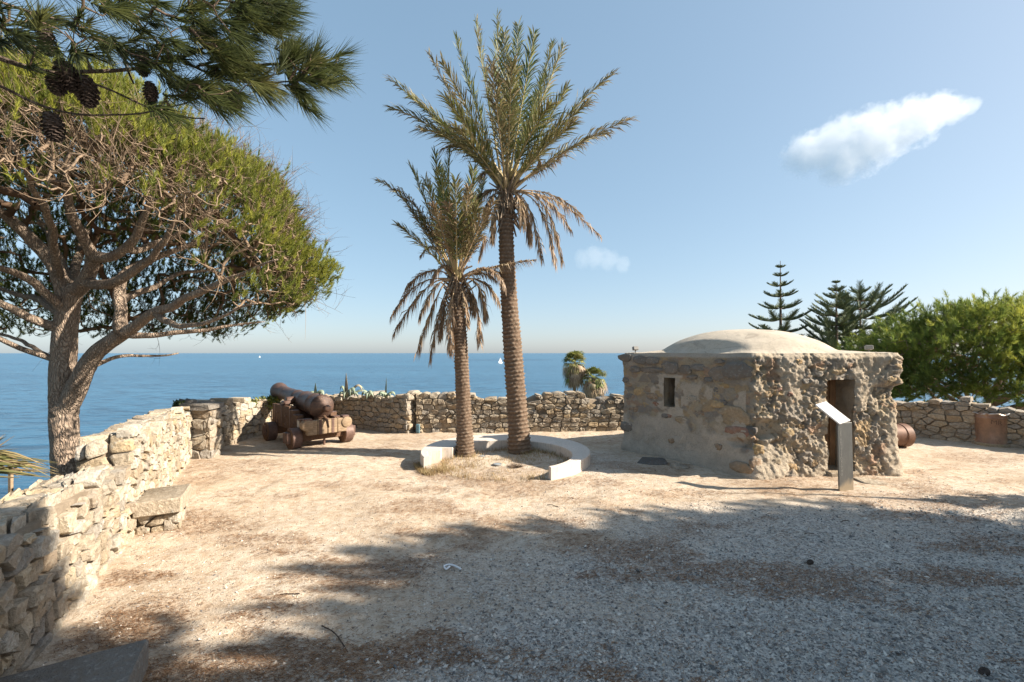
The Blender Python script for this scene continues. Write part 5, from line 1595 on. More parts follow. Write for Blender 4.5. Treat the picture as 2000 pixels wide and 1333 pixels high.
def near_bough():
    rng = np.random.default_rng(505)
    root = thing('pine_tree', 'overhanging pine bough with dark cones reaching in at the top left corner', 'tree', (-4.6, 0.9, -0.9))
    Tr = Tree(rng)
    big = []
    t = Tr.limb([(-4.6, 0.9, -1.2), (-4.55, 1.0, 1.0), (-4.4, 1.1, 2.6), (-4.2, 1.2, 4.2), (-4.1, 1.3, 5.4)], [0.2, 0.18, 0.16, 0.12, 0.06], None, 0.15); big.append(t)
    W = lambda px, py, Y: tuple(at(px, py, Y))
    def limb(pts, radii, start=None, wig=0.012):
        P0 = [tuple(Tr.P[start])] if start is not None else []
        ids = Tr.limb(P0 + [W(*p) for p in pts], radii, start, 0.06, wig); big.append(ids); return ids
    i = lambda z: t[int(np.argmin([abs(Tr.P[k][2] - z) for k in t]))]
    l1 = limb([(-120, 60, 1.7), (0, 112, 1.95), (90, 140, 2.0), (170, 136, 2.05), (290, 132, 2.15), (380, 100, 2.25), (470, 70, 2.3)], [0.05, 0.03, 0.0155, 0.015, 0.013, 0.010, 0.007, 0.004], i(3.0))
    l2 = limb([(-120, 120, 1.8), (0, 165, 1.95), (60, 200, 2.0), (130, 228, 2.05), (230, 228, 2.1), (340, 205, 2.15), (430, 180, 2.2)], [0.04, 0.02, 0.009, 0.008, 0.007, 0.006, 0.004, 0.003], i(2.9))
    l3 = limb([(-60, -60, 1.6), (120, -40, 1.9), (230, 10, 2.1), (290, 60, 2.2), (350, 120, 2.3), (430, 160, 2.35), (560, 165, 2.4), (620, 150, 2.4)], [0.06, 0.03, 0.014, 0.012, 0.010, 0.009, 0.007, 0.005, 0.003], i(3.5))
    l4 = limb([(0, -120, 1.5), (200, -80, 1.8), (330, -20, 2.0), (450, 10, 2.2), (540, 30, 2.25)], [0.06, 0.035, 0.018, 0.013, 0.008, 0.004], i(3.8))
    l5 = limb([(235, 60, 2.15), (248, 130, 2.15), (262, 160, 2.15)], [0.008, 0.006, 0.004], l3[len(l3) // 2 - 6])
    l6 = limb([(230, 180, 2.1), (300, 215, 2.15), (400, 228, 2.2)], [0.006, 0.005, 0.003], l1[len(l1) * 2 // 3])
    # places for the shoots (px, py, depth, direction in the picture)
    tg = []; td = []
    def spray(px, py, Y, dx, dz, k, sp):
        for _ in range(k):
            p = at(px + rng.normal() * sp, py + rng.normal() * sp * 0.8, Y + rng.normal() * 0.14)
            tg.append(p); td.append((dx + rng.normal() * 0.25, rng.normal() * 0.3, dz + rng.normal() * 0.25))
    for (px, py, Y, dx, dz, k, sp) in [(625, 150, 2.4, 1, .1, 14, 20), (600, 118, 2.4, .9, .7, 10, 18), (560, 120, 2.4, .5, 1, 9, 16), (585, 180, 2.4, 1, -.6, 9, 18), (545, 60, 2.3, 1, .3, 9, 18), (540, 15, 2.25, 1, .15, 10, 18), (505, 25, 2.25, .9, -.1, 10, 22), (500, 170, 2.3, .9, -.6, 9, 22),
                                       (450, 90, 2.3, 1, -.2, 12, 28), (480, 140, 2.3, 1, -.1, 11, 24), (400, 60, 2.2, .9, -.2, 13, 30), (420, 130, 2.25, 1, -.2, 11, 26), (330, 40, 2.1, .9, -.25, 9, 30), (350, 100, 2.2, .9, -.3, 8, 26), (440, 195, 2.2, .8, -.5, 7, 20), (390, 175, 2.2, .9, -.3, 8, 20),
                                       (260, 20, 2.1, .9, -.2, 6, 30), (190, 25, 2.0, .8, -.2, 5, 30), (120, 20, 2.0, .9, 0, 5, 30), (50, 30, 1.95, .9, 0, 5, 30), (280, 100, 2.1, .9, -.3, 7, 24), (330, 165, 2.1, .9, -.2, 6, 20), (60, 85, 1.95, .9, -.1, 5, 25), (140, 85, 2.0, .9, -.3, 5, 25), (20, 60, 1.9, 1, 0, 5, 20), (470, -20, 2.1, 1, 0, 8, 30), (380, -10, 2.0, 1, -.1, 8, 30), (300, 215, 2.1, 1, .0, 3, 14), (210, 90, 2.05, .9, -.3, 5, 20)]:
        spray(px, py, Y, dx, dz, k, sp)
    tg = np.array(tg); td = unit(np.array(td)); Tr.center = (-3.0, 1.7, 3.6)
    tips, dirs = Tr.grow(tg, seg=0.06, arch=0.0)
    order = np.argsort(np.linalg.norm(tg - np.array(Tr.center), axis=1))[:len(tips)]
    r = Tr.radii(0.0022, 2.4, 0.012); nl = len(Tr.limb_r); idx = np.arange(nl, len(Tr.P)); pa = Tr.par[idx]
    V2, F2 = segs(Tr.P[pa], Tr.P[idx], np.minimum(r[pa], 0.010), np.minimum(r[idx], 0.010), 5)
    mb = MB()
    for ids in big:
        Vt, Ft = tube(np.array([Tr.P[k] for k in ids]), np.array([Tr.limb_r[k] for k in ids]), 10, True, bark_disp(8, 0.2)); mb.add(Vt, Ft)
    Vm, Fm = mb.arrays(); part('trunk', Vm, Fm, M_BARK2, root)
    part('branches', V2, F2, M_TWIG2, root, attrs={'tint': np.clip(0.3 * rng.random(len(V2)), 0, 1)}, kind='stuff')
    pos = Tr.P[tips]
    dd = unit(td[order] + 0.3 * dirs)
    tuft_tone = np.clip(rng.normal(0.42, 0.22, len(pos)), 0, 1)
    V4, F4, t4 = tufts(pos - dd * 0.06, dd, 50, 0.14, (0.15, 0.85), 0.0052, 0.09, tuft_tone, 0.10, rng)
    part('crown', V4, F4, M_NEEDLE_NEAR, root, smooth=False, attrs={'tint': t4})
    # cones
    for (px, py, Y, ax, L, W) in [(84, 45, 1.95, (0.1, 0.1, -1), 0.115, 0.065), (118, 118, 2.0, (0.35, 0.1, -0.9), 0.12, 0.085), (112, 140, 2.02, (0.2, -0.2, -0.9), 0.10, 0.075), (165, 150, 2.05, (0.25, -0.1, -1), 0.125, 0.085), (98, 218, 2.05, (0.1, 0.1, -1), 0.11, 0.085), (280, 96, 2.15, (-0.1, 0.1, -1), 0.105, 0.07), (292, 160, 2.15, (0.1, 0, -1), 0.085, 0.06), (448, 168, 2.25, (0.3, 0.1, -0.9), 0.10, 0.07)]:
        cone(root, np.array(at(px, py, Y)), ax, L * 1.12, W * 1.08, rng, M_CONE)
M_BARK2 = bark_mat('bough_bark', (0.10, 0.075, 0.06), (0.17, 0.13, 0.10), (0.25, 0.2, 0.16))
M_TWIG2 = twig_mat('bough_twig', (0.10, 0.07, 0.05), (0.2, 0.15, 0.11))
M_NEEDLE_NEAR = needle_mat('bough_needles', (0.045, 0.054, 0.022), (0.09, 0.108, 0.034), (0.22, 0.20, 0.07), 0.4)
M_CONE = Mat('cone_scales'); _n = M_CONE.noise(60, 4); M_CONE.bsdf(M_CONE.ramp(_n, [(0.3, (0.035, 0.026, 0.022)), (0.7, (0.11, 0.08, 0.065))]), 0.7, spec=0.25); M_CONE = M_CONE.m
near_bough()

# ================================================================= NORFOLK PINES AND FAN PALMS BEYOND THE WALL
M_NORF = needle_mat('norfolk_foliage', (0.085, 0.12, 0.07), (0.155, 0.19, 0.10), (0.25, 0.28, 0.14), 0.25)
def norfolk(label, px, Y, ztop, zbase, half, seed, gap, upsweep, lead=1.0, power=0.8, nb=6):
    rng = np.random.default_rng(seed)
    x = (px - 1000) / F * Y
    root = thing('norfolk_pine', label, 'tree', (x, Y, zbase), group='layered araucaria trees beyond the hut')
    H = ztop - zbase
    V, Fs = tube([(x, Y, zbase), (x + 0.05, Y, zbase + H * 0.5), (x, Y, ztop)], [0.28, 0.17, 0.02], 8); part('trunk', V, Fs, M_BARK2, root)
    A = []; B = []; ra = []; rb = []; LA = []; LB = []; lr = []
    z = ztop - 0.35 * lead
    while z > zbase + H * 0.12:
        t = (ztop - z) / H
        L = half * min(1, (t / 0.55)) ** power * rng.uniform(0.88, 1.08)
        off = rng.uniform(0, 2 * PI)
        for k in range(nb):
            a = off + 2 * PI * k / nb + rng.normal() * 0.12
            l = L * rng.uniform(0.85, 1.1); n = max(4, int(l / 0.09))
            h = np.array((math.cos(a), math.sin(a), 0.0)); sd = np.array((-h[1], h[0], 0.0))
            us = upsweep * rng.uniform(0.7, 1.2)
            P = np.array([np.array((x, Y, z)) + h * l * s + np.array((0, 0, l * (us * s ** 1.6 - 0.10 * math.sin(PI * s)))) for s in np.linspace(0, 1, n + 1)])
            A += list(P[:-1]); B += list(P[1:]); ra += list(np.linspace(0.045, 0.012, n)); rb += list(np.linspace(0.042, 0.01, n))
            for i in range(1, n + 1):
                s = i / n
                if s < 0.16: continue
                tdir = unit(P[i] - P[i - 1])
                ln = min(0.55, 0.2 + l * 0.13) * (0.55 + 0.65 * math.sin(PI * min(1, s * 0.85 + 0.1))) * rng.uniform(0.8, 1.2)
                for sg in (-1, 1, 0):
                    d = unit(tdir * 0.75 + sd * sg * 0.8 + np.array((0, 0, 0.42 + 0.25 * (sg == 0))) + rng.normal(size=3) * 0.08)
                    LA.append(P[i]); LB.append(P[i] + d * ln * (0.7 if sg == 0 else 1)); lr.append(0.036 * rng.uniform(0.8, 1.2))
        z -= gap * rng.uniform(0.9, 1.1) * (0.75 + 0.4 * min(1, t * 3))
    V2, F2 = segs(A, B, np.array(ra), np.array(rb), 3); part('branches', V2, F2, M_TWIG2, root, attrs={'tint': np.full(len(V2), 0.4)}, kind='stuff')
    lr = np.array(lr); V3, F3 = segs(LA, LB, lr, lr * 0.45, 3)
    part('crown', V3, F3, M_NORF, root, attrs={'tint': np.repeat(np.clip(rng.normal(0.5, 0.25, len(lr)), 0, 1), 6)}, smooth=False)
norfolk('slender layered norfolk pine with a bare spike top, above the left half of the dome', 1524, 40.0, 10.1, -7.5, 3.5, 601, 1.0, 0.22, 1.6, 0.85, 7)
norfolk('small topped norfolk pine in the middle, partly in front of the broadest one', 1633, 37.0, 7.85, -8.0, 3.7, 602, 0.8, 0.34, 0.4, 0.7, 7)
norfolk('broadest norfolk pine with long upswept boughs, nearest the green pine', 1680, 39.0, 7.3, -8.0, 6.3, 603, 0.85, 0.46, 0.3, 0.45, 7)

M_FAN = palm_leaf_mat()
def fan_palm(label, px, Y, ztop, zbase, crown, seed):
    rng = np.random.default_rng(seed); x = (px - 1000) / F * Y
    root = thing('fan_palm', label, 'palm', (x, Y, zbase), group='fan palms below the back wall')
    V, q, sc = palm_trunk([(x, Y, zbase), (x - 0.1, Y, (zbase + ztop) / 2), (x, Y, ztop)], [0.22, 0.19, 0.17, 0.15], 0.14, 10, seed, 20, 0.15)
    part('trunk', V, q, M_PTRUNK, root, attrs={'scar': np.clip(sc + 0.35, 0, 1)})
    O = np.array((x, Y, ztop))
    n = 70
    for i in range(n):
        dead = i > n * 0.42
        a = rng.uniform(0, 2 * PI)
        e = rng.uniform(-0.75, 1.3) if not dead else rng.uniform(-1.35, -0.1)
        base = O + np.array((0, 0, 0 if not dead else -rng.uniform(0, 0.7) * crown))
        d = np.array((math.cos(a) * math.cos(e), math.sin(a) * math.cos(e), math.sin(e)))
        st = crown * rng.uniform(0.3, 0.6); c = base + d * st
        u = unit(np.cross(d, (0, 0, 1.0)) + 1e-6); w = np.cross(u, d)
        Vv = []; Ff = []; L = crown * rng.uniform(0.55, 0.8)
        m = 11
        for k in range(m):
            th = (k / (m - 1) - 0.5) * 2.5
            dd = unit(d * math.cos(th) + u * math.sin(th) + w * 0.15 * math.cos(th * 3)); ss = unit(np.cross(dd, w)) * L * 0.09
            tip = c + dd * L * rng.uniform(0.85, 1.1) + np.array((0, 0, -L * (0.3 + 0.5 * dead)))
            mid = c + dd * L * 0.6
            o = len(Vv); Vv += [c, mid + ss, tip, mid - ss]; Ff.append([o, o + 1, o + 2, o + 3])
        o = len(Vv); pw = u * 0.02
        Vv += [base - pw, base + pw, c + pw, c - pw]; Ff.append([o, o + 1, o + 2, o + 3])
        dr = np.clip(np.full(len(Vv), 0.95 if dead else 0.1) + rng.normal() * 0.15 - (0.6 if dead and rng.random() < 0.2 else 0), 0, 1)
        part('frond', Vv, Ff, M_FAN, root, smooth=False, attrs={'dry': dr, 'tint': np.full(len(Vv), np.clip(rng.normal(0.75, 0.25), 0, 1))})
fan_palm('taller fan palm with a tan skirt of dead leaves beyond the back wall', 1123, 45.0, 1.1, -11.5, 1.3, 611)
fan_palm('shorter ragged fan palm just right of the taller one beyond the back wall', 1160, 44.0, -0.4, -11.5, 1.25, 612)

# ================================================================= SAILING BOATS
M_SAIL = Mat('sail_white'); M_SAIL.bsdf((0.8, 0.8, 0.78), 0.7); M_SAIL = M_SAIL.m
def sailboat(label, px, pyw, h, seed):
    Y = F * (EYE - SEA_Z) / (pyw - 690.0); x = (px - 1000) / F * Y
    r = thing('sailboat', label, 'boat', (x, Y, SEA_Z), 0.5, 'sailing boats on the horizon')
    L = h * 0.8; st = []
    prof = [(-0.5, 0.10, 0.0), (-0.25, 0.16, -0.02), (0.1, 0.17, -0.02), (0.35, 0.1, 0.0), (0.5, 0.005, 0.03)]
    V = []
    for (s, w, dz) in prof:
        for (yy, zz) in ((-w, 0.11), (-w * 0.7, -0.02), (0, -0.06), (w * 0.7, -0.02), (w, 0.11)): V.append((s * L, yy * L, (zz + dz) * L))
    Fs = []
    for i in range(4):
        for j in range(4): Fs.append([i * 5 + j, (i + 1) * 5 + j, (i + 1) * 5 + j + 1, i * 5 + j + 1])
        Fs.append([i * 5 + 4, (i + 1) * 5 + 4, (i + 1) * 5, i * 5])
    Fs.append([0, 1, 2, 3, 4])
    part('hull', V, Fs, M_SAIL, r, local=True)
    part('mast', *tube([(0.08 * L, 0, 0.05 * L), (0.08 * L, 0, h)], 0.07, 6), M_LAMPGREY, r, local=True)
    part('main_sail', [(0.06 * L, 0, 0.16 * L), (-0.42 * L, 0.05 * L, 0.18 * L), (0.06 * L, 0, h * 0.97), (-0.2 * L, 0.09 * L, h * 0.45), (-0.12 * L, 0.06 * L, 0.3 * L)], [[0, 1, 4], [4, 1, 3], [4, 3, 2], [0, 4, 2]], M_SAIL, r, local=True)
    part('jib', [(0.11 * L, 0, 0.15 * L), (0.48 * L, 0.0, 0.13 * L), (0.09 * L, 0, h * 0.85), (0.2 * L, 0.06 * L, h * 0.35)], [[0, 1, 3], [3, 1, 2], [0, 3, 2]], M_SAIL, r, local=True)
sailboat('white sailing boat on the sea just left of the tall palm trunk', 977, 710, 9.0, 1)
sailboat('tiny far white sailing boat near the horizon above the cannon', 507, 698.5, 7.5, 2)

# ================================================================= CANNON ON ITS CARRIAGE
def iron_mat():
    M = Mat('rusty_iron')
    n1 = M.noise(3, 6, 0.65); n2 = M.noise(24, 5, 0.7); n3 = M.noise(90, 3, 0.6)
    c = M.ramp(n1, [(0.3, (0.055, 0.035, 0.028)), (0.55, (0.10, 0.058, 0.042)), (0.75, (0.17, 0.085, 0.052))])
    c = M.mix(M.ramp(n2, [(0.5, 0.0), (0.75, 0.5)]), c, (0.23, 0.13, 0.085))
    M.bsdf(c, 0.52, M.bump(M.math('ADD', n2, n3), 0.6, 0.01), metal=0.25, spec=0.5)
    return M.m
M_IRON = iron_mat()
M_STRAP = Mat('carriage_iron'); _n = M_STRAP.noise(14, 5, 0.65); M_STRAP.bsdf(M_STRAP.ramp(_n, [(0.3, (0.085, 0.05, 0.04)), (0.7, (0.18, 0.11, 0.085))]), 0.55, M_STRAP.bump(_n, 0.3, 0.006), metal=0.2, spec=0.4); M_STRAP = M_STRAP.m
M_OAK = wood_mat('carriage_oak', (0.085, 0.048, 0.031), (0.185, 0.11, 0.07), (3, 9, 9), 0.008)
M_OAKL = wood_mat('carriage_pale_wood', (0.20, 0.14, 0.09), (0.40, 0.29, 0.19), (9, 2, 9), 0.008)
def build_cannon():
    c0 = np.array((-4.66, 10.38)); fw = unit(np.array((-0.72, 0.69))); ang = math.atan2(fw[1], fw[0])
    root = thing('cannon', 'rusty iron cannon on a wooden naval carriage pointing out over the sea', 'cannon', (c0[0], c0[1], 0), ang)
    S = 1.0
    def P(name, V, Fs, m, parent=root, smooth='auto', **k): return part(name, V, Fs, m, parent, smooth=smooth, local=True, **k)
    # local: x forwards to the muzzle, y to the left, z up. wheels
    wl_, wt, wr = 0.70, 0.565, 0.215
    for (wx, wy) in ((-wl_, wt), (-wl_, -wt), (wl_, wt), (wl_, -wt)):
        s = 1 if wy > 0 else -1; r_ = wr * (1.0 if wx < 0 else 0.96)
        V, Fs = lathe([(-0.105, r_ * 0.93), (-0.09, r_), (0.09, r_), (0.105, r_ * 0.93)], (wx, wy, r_), (0, 1, 0), 28)
        w = P('wheel', V, Fs, M_OAK)
        V, Fs = lathe([(-0.092, r_ + 0.001), (-0.088, r_ + 0.008), (0.088, r_ + 0.008), (0.092, r_ + 0.001)], (wx, wy, r_), (0, 1, 0), 28); P('iron_band', V, Fs, M_STRAP, w)
        V, Fs = lathe([(0, 0.07), (0.05, 0.065), (0.06, 0.03)], (wx, wy + s * 0.1, r_), (0, s, 0), 14); P('hub', V, Fs, M_STRAP, w)
    for ax in (-wl_, wl_):
        V, Fs = cbox((ax, 0, 0.245), (0.2, 1.36 if ax < 0 else 1.26, 0.2), 0.015); a = P('axle', V, Fs, M_OAK)
        for s in (-1, 1):
            V, Fs = cbox((ax, s * (0.68 if ax < 0 else 0.63), 0.245), (0.225, 0.13, 0.225), 0.01); P('axle_cap', V, Fs, M_STRAP, a)
    # stepped cheeks
    steps = [(-0.92, -0.72, 0.50), (-0.72, -0.52, 0.58), (-0.52, -0.32, 0.66), (-0.32, -0.1, 0.74), (-0.1, 0.92, 0.82)]
    for s in (-1, 1):
        y0, y1 = s * 0.30, s * 0.44
        V = []; Fs = []
        prof = [(-0.92, 0.33)] + [p for (a, b, h) in steps for p in ((a, h), (b, h))] + [(0.92, 0.33)]
        pr = prof; k = len(pr)
        for yy in (y0, y1): V += [(x, yy, z) for x, z in pr]
        f0 = list(range(k)); f1 = [i + k for i in range(k)]
        Fs = [f0 if s > 0 else f0[::-1], f1[::-1] if s > 0 else f1]
        for i in range(k):
            j = (i + 1) % k; q_ = [i, i + k, j + k, j]; Fs.append(q_ if s > 0 else q_[::-1])
        ch = P('cheek', V, Fs, M_OAK)
        for (a, b, h) in steps[:4]:
            Vb, Fb = cbox(((a + b) / 2, s * 0.37, h + 0.006), (b - a - 0.02, 0.155, 0.016), 0.004); P('step_plate', Vb, Fb, M_STRAP, ch)
        for xs in (-0.6, -0.15, 0.35, 0.75):
            hs = [h for (a, b, h) in steps if a <= xs <= b][0]
            Vb, Fb = cbox((xs, s * 0.443, (0.34 + hs) / 2), (0.05, 0.012, hs - 0.36), 0.003); P('strap', Vb, Fb, M_STRAP, ch)
        for xs, zs in ((-0.8, 0.42), (-0.42, 0.5), (0.1, 0.6), (0.6, 0.64), (0.6, 0.44), (0.1, 0.42)):
            Vb, Fb = lathe([(0, 0.03), (0.015, 0.028), (0.022, 0.01)], (xs, s * 0.44, zs), (0, s, 0), 10); P('bolt', Vb, Fb, M_STRAP, ch)
        Vb, Fb = cbox((0.28, s * 0.37, 0.875), (0.24, 0.16, 0.1), 0.03); P('trunnion_cap', Vb, Fb, M_STRAP, ch)
    # tail board of pale planks, with iron straps; transom in front
    for i in range(4):
        yy = (i - 1.5) * 0.215
        Vb, Fb = cbox((-0.985 - 0.006 * (i % 2), yy, 0.445), (0.11, 0.208, 0.30), 0.012); P('tail_board', Vb, Fb, M_OAKL)
    for yy in (-0.11, 0.16):
        Vb, Fb = cbox((-1.05, yy, 0.45), (0.012, 0.055, 0.31), 0.003); P('strap', Vb, Fb, M_STRAP)
    for s in (-1, 1):
        Vb, Fb = lathe([(-0.09, 0.10), (-0.08, 0.115), (0.08, 0.115), (0.09, 0.10)], (-0.98, s * 0.42, 0.50), (1, 0, 0), 14); P('corner_block', Vb, Fb, M_OAKL)
        Vb, Fb = cbox((-0.98, s * 0.4, 0.62), (0.14, 0.15, 0.045), 0.008); P('corner_plate', Vb, Fb, M_STRAP)
    Vb, Fb = cbox((0.7, 0, 0.55), (0.14, 0.62, 0.40), 0.02); P('transom', Vb, Fb, M_OAK)
    Vb, Fb = cbox((-0.15, 0, 0.36), (1.5, 0.56, 0.1), 0.02); P('bed', Vb, Fb, M_OAK)
    Vb, Fb = cbox((-0.8, 0.02, 0.56), (0.36, 0.2, 0.1), 0.015, None); P('quoin', Vb, Fb, M_OAK)
    Vb, Fb = tube([(-0.93, 0.03, 0.65), (-1.1, 0.05, 0.6), (-1.22, 0.07, 0.45)], [0.03, 0.03, 0.022], 8); P('quoin_handle', Vb, Fb, M_OAK)
    Vb, Fb = tube([(-0.75, -0.05, 0.0), (-0.75, -0.05, 0.2)], 0.025, 8); P('prop_pin', Vb, Fb, M_STRAP)
    Vb, Fb = cbox((-0.62, 0.448, 0.5), (0.1, 0.012, 0.14), 0.003)
    Mw = Mat('small_notice'); Mw.bsdf((0.55, 0.5, 0.42), 0.7); P('plaque', Vb, Fb, Mw.m)
    # barrel
    tilt = math.radians(4.5); d = np.array((math.cos(tilt), 0, math.sin(tilt)))
    o = np.array((-0.78, 0, 0.835))
    L = 2.62
    prof = [(-0.30, 0.004), (-0.295, 0.045), (-0.265, 0.075), (-0.225, 0.080), (-0.185, 0.055), (-0.16, 0.045), (-0.13, 0.055), (-0.09, 0.12), (-0.045, 0.20), (-0.01, 0.245), (0.02, 0.262), (0.06, 0.262), (0.075, 0.25), (0.09, 0.245),
            (0.34, 0.235), (0.36, 0.245), (0.40, 0.245), (0.42, 0.232), (0.80, 0.215), (0.83, 0.224), (0.88, 0.224), (0.90, 0.207), (1.28, 0.185), (1.30, 0.194), (1.34, 0.194), (1.36, 0.18), (2.05, 0.158), (2.08, 0.166), (2.11, 0.158), (2.30, 0.165), (2.42, 0.19), (2.50, 0.212), (2.56, 0.215), (2.60, 0.205), (2.62, 0.19), (2.62, 0.092), (2.30, 0.09), (2.28, 0.0)]
    V, Fs = lathe(prof, o, d, 40); b = P('barrel', V, Fs, M_IRON, smooth=True)
    for s in (-1, 1):
        tc = o + d * 1.08
        V, Fs = lathe([(0.14, 0.085), (0.36, 0.085), (0.372, 0.075)], tc, (0, s, 0), 18); P('trunnion', V, Fs, M_IRON, b, smooth=True)
    V, Fs = cbox(o + d * 0.1 + np.array((0, 0, 0.255)), (0.06, 0.05, 0.03), 0.006); P('vent_patch', V, Fs, M_IRON, b)
    # chain hanging at the side
    for s in (1,):
        for i in range(9):
            t = i / 8; z = 0.72 - 0.48 * t
            V, Fs = tube([(0.98 + 0.012 * math.cos(q_) + 0.02 * math.sin(3 * t), s * 0.3 + 0.018 * math.sin(q_) * (i % 2), z + 0.035 * math.sin(q_ + PI / 2)) for q_ in np.linspace(0, 2 * PI, 9)], 0.007, 4, False); P('chain_link', V, Fs, M_STRAP)
build_cannon()

# the muzzle end of another barrel lying behind the hut
def lying_barrel():
    p = gnd(1757, 872)
    root = thing('old_barrel', 'end of a rusty iron barrel lying just behind the far side of the hut', 'barrel', (p.x, p.y, 0))
    V, Fs = lathe([(0.0, 0.10), (0.0, 0.232), (-0.015, 0.247), (-0.16, 0.247), (-0.17, 0.235), (-0.9, 0.22), (-0.92, 0.0)], (p.x + 0.12, p.y, 0.24), (0.97, 0.1, 0.0), 32)
    part('barrel', V, Fs, M_IRON2, root, smooth='auto')
    V, Fs = cbox((p.x - 0.4, p.y - 0.05, 0.03), (0.14, 0.4, 0.07), 0.015); part('chock', V, Fs, M_OAK, root, smooth=False)
M_IRON2 = Mat('bright_rust'); _n = M_IRON2.noise(5, 6, 0.65); M_IRON2.bsdf(M_IRON2.ramp(_n, [(0.3, (0.10, 0.052, 0.036)), (0.7, (0.20, 0.105, 0.065))]), 0.6, M_IRON2.bump(M_IRON2.noise(40, 4), 0.3, 0.005), metal=0.15); M_IRON2 = M_IRON2.m
lying_barrel()

# rusty drum on a round slab against the right wall
def drum():
    p = gnd(1936, 869); p = Vector((p.x, p.y, 0))
    root = thing('rusty_drum', 'rusty iron drum with a crumpled rim on a round slab by the right wall', 'drum', p)
    R = 0.255; H = 0.70
    M = Mat('drum_rust'); n1 = M.noise(3, 6, 0.65, M.coord((1, 1, 0.6))); n2 = M.noise(20, 5, 0.7)
    c = M.ramp(n1, [(0.3, (0.15, 0.085, 0.055)), (0.5, (0.27, 0.15, 0.09)), (0.72, (0.36, 0.26, 0.18))])
    c = M.mix(M.ramp(n2, [(0.5, 0.0), (0.72, 0.6)]), c, (0.12, 0.065, 0.045))
    M.bsdf(c, 0.42, M.bump(n2, 0.3, 0.006), spec=0.5)
    prof = [(0.05, R), (0.05, R + 0.012), (0.07, R + 0.012), (0.09, R), (H * 0.83, R), (H * 0.85, R + 0.01), (H * 0.87, R), (H - 0.02, R * 0.98), (H, R * 0.99), (H, R * 0.95), (H - 0.1, R * 0.92), (H - 0.16, 0.0)]
    V, Fs = lathe(prof, p, (0, 0, 1), 40); part('body', V, Fs, M.m, root, smooth='auto')
    a = np.linspace(0, 2 * PI, 41)[:-1]; V = []
    rng = np.random.default_rng(77); nz = fbm(np.cos(a) * 2, np.sin(a) * 2, octv=3, seed=88)
    for k, (r_, z_) in enumerate(((R * 0.94, H - 0.01), (R * 1.13, H + 0.014), (R * 1.15, H - 0.014), (R * 0.95, H - 0.03))):
        V += [(p.x + math.cos(t) * r_ * (1 + 0.07 * q_), p.y + math.sin(t) * r_ * (1 + 0.07 * q_), z_ + 0.03 * q_) for t, q_ in zip(a, nz)]
    Fs = []
    for k in range(4):
        k2 = (k + 1) % 4
        for i in range(40): Fs.append([k * 40 + i, k * 40 + (i + 1) % 40, k2 * 40 + (i + 1) % 40, k2 * 40 + i])
    Mr = Mat('rim_metal'); n_ = Mr.noise(9, 4); Mr.bsdf(Mr.ramp(n_, [(0.4, (0.30, 0.2, 0.14)), (0.6, (0.62, 0.6, 0.58))]), 0.35, metal=0.5); part('rim', V, Fs, Mr.m, root)
    V, Fs = lathe([(-0.05, 0.30), (0.045, 0.30), (0.055, 0.28), (0.055, 0.0)], p, (0, 0, 1), 28); part('base_slab', V, Fs, M_STONE_TAN, root, smooth='auto')
    # scratched mark: the letters MR
    cu = bpy.data.curves.new('scrawl', 'FONT'); cu.body = 'MR'; cu.size = 0.135; cu.align_x = 'CENTER'; cu.extrude = 0.0005
    tmp = bpy.data.objects.new('scrawl', cu); COL.objects.link(tmp)
    me = bpy.data.meshes.new_from_object(tmp.evaluated_get(bpy.context.evaluated_depsgraph_get())); bpy.data.objects.remove(tmp)
    vd = math.atan2(-p.y, -p.x) + 0.32
    import bmesh
    bm = bmesh.new(); bm.from_mesh(me); bmesh.ops.triangulate(bm, faces=bm.faces[:]); bmesh.ops.subdivide_edges(bm, edges=bm.edges[:], cuts=1)
    for v in bm.verts:
        th = vd + v.co.x / R; z_ = 0.47 + v.co.y * 1.0 - 0.03 * v.co.x * 4; rr = R + 0.002 + v.co.z
        v.co = (math.cos(th) * rr, math.sin(th) * rr, z_)
    bm.to_mesh(me); bm.free()
    o = bpy.data.objects.new('scrawl', me); COL.objects.link(o); o.parent = root; Mk = Mat('scrawl_dark'); Mk.bsdf((0.12, 0.075, 0.055), 0.8); me.materials.append(Mk.m)
drum()

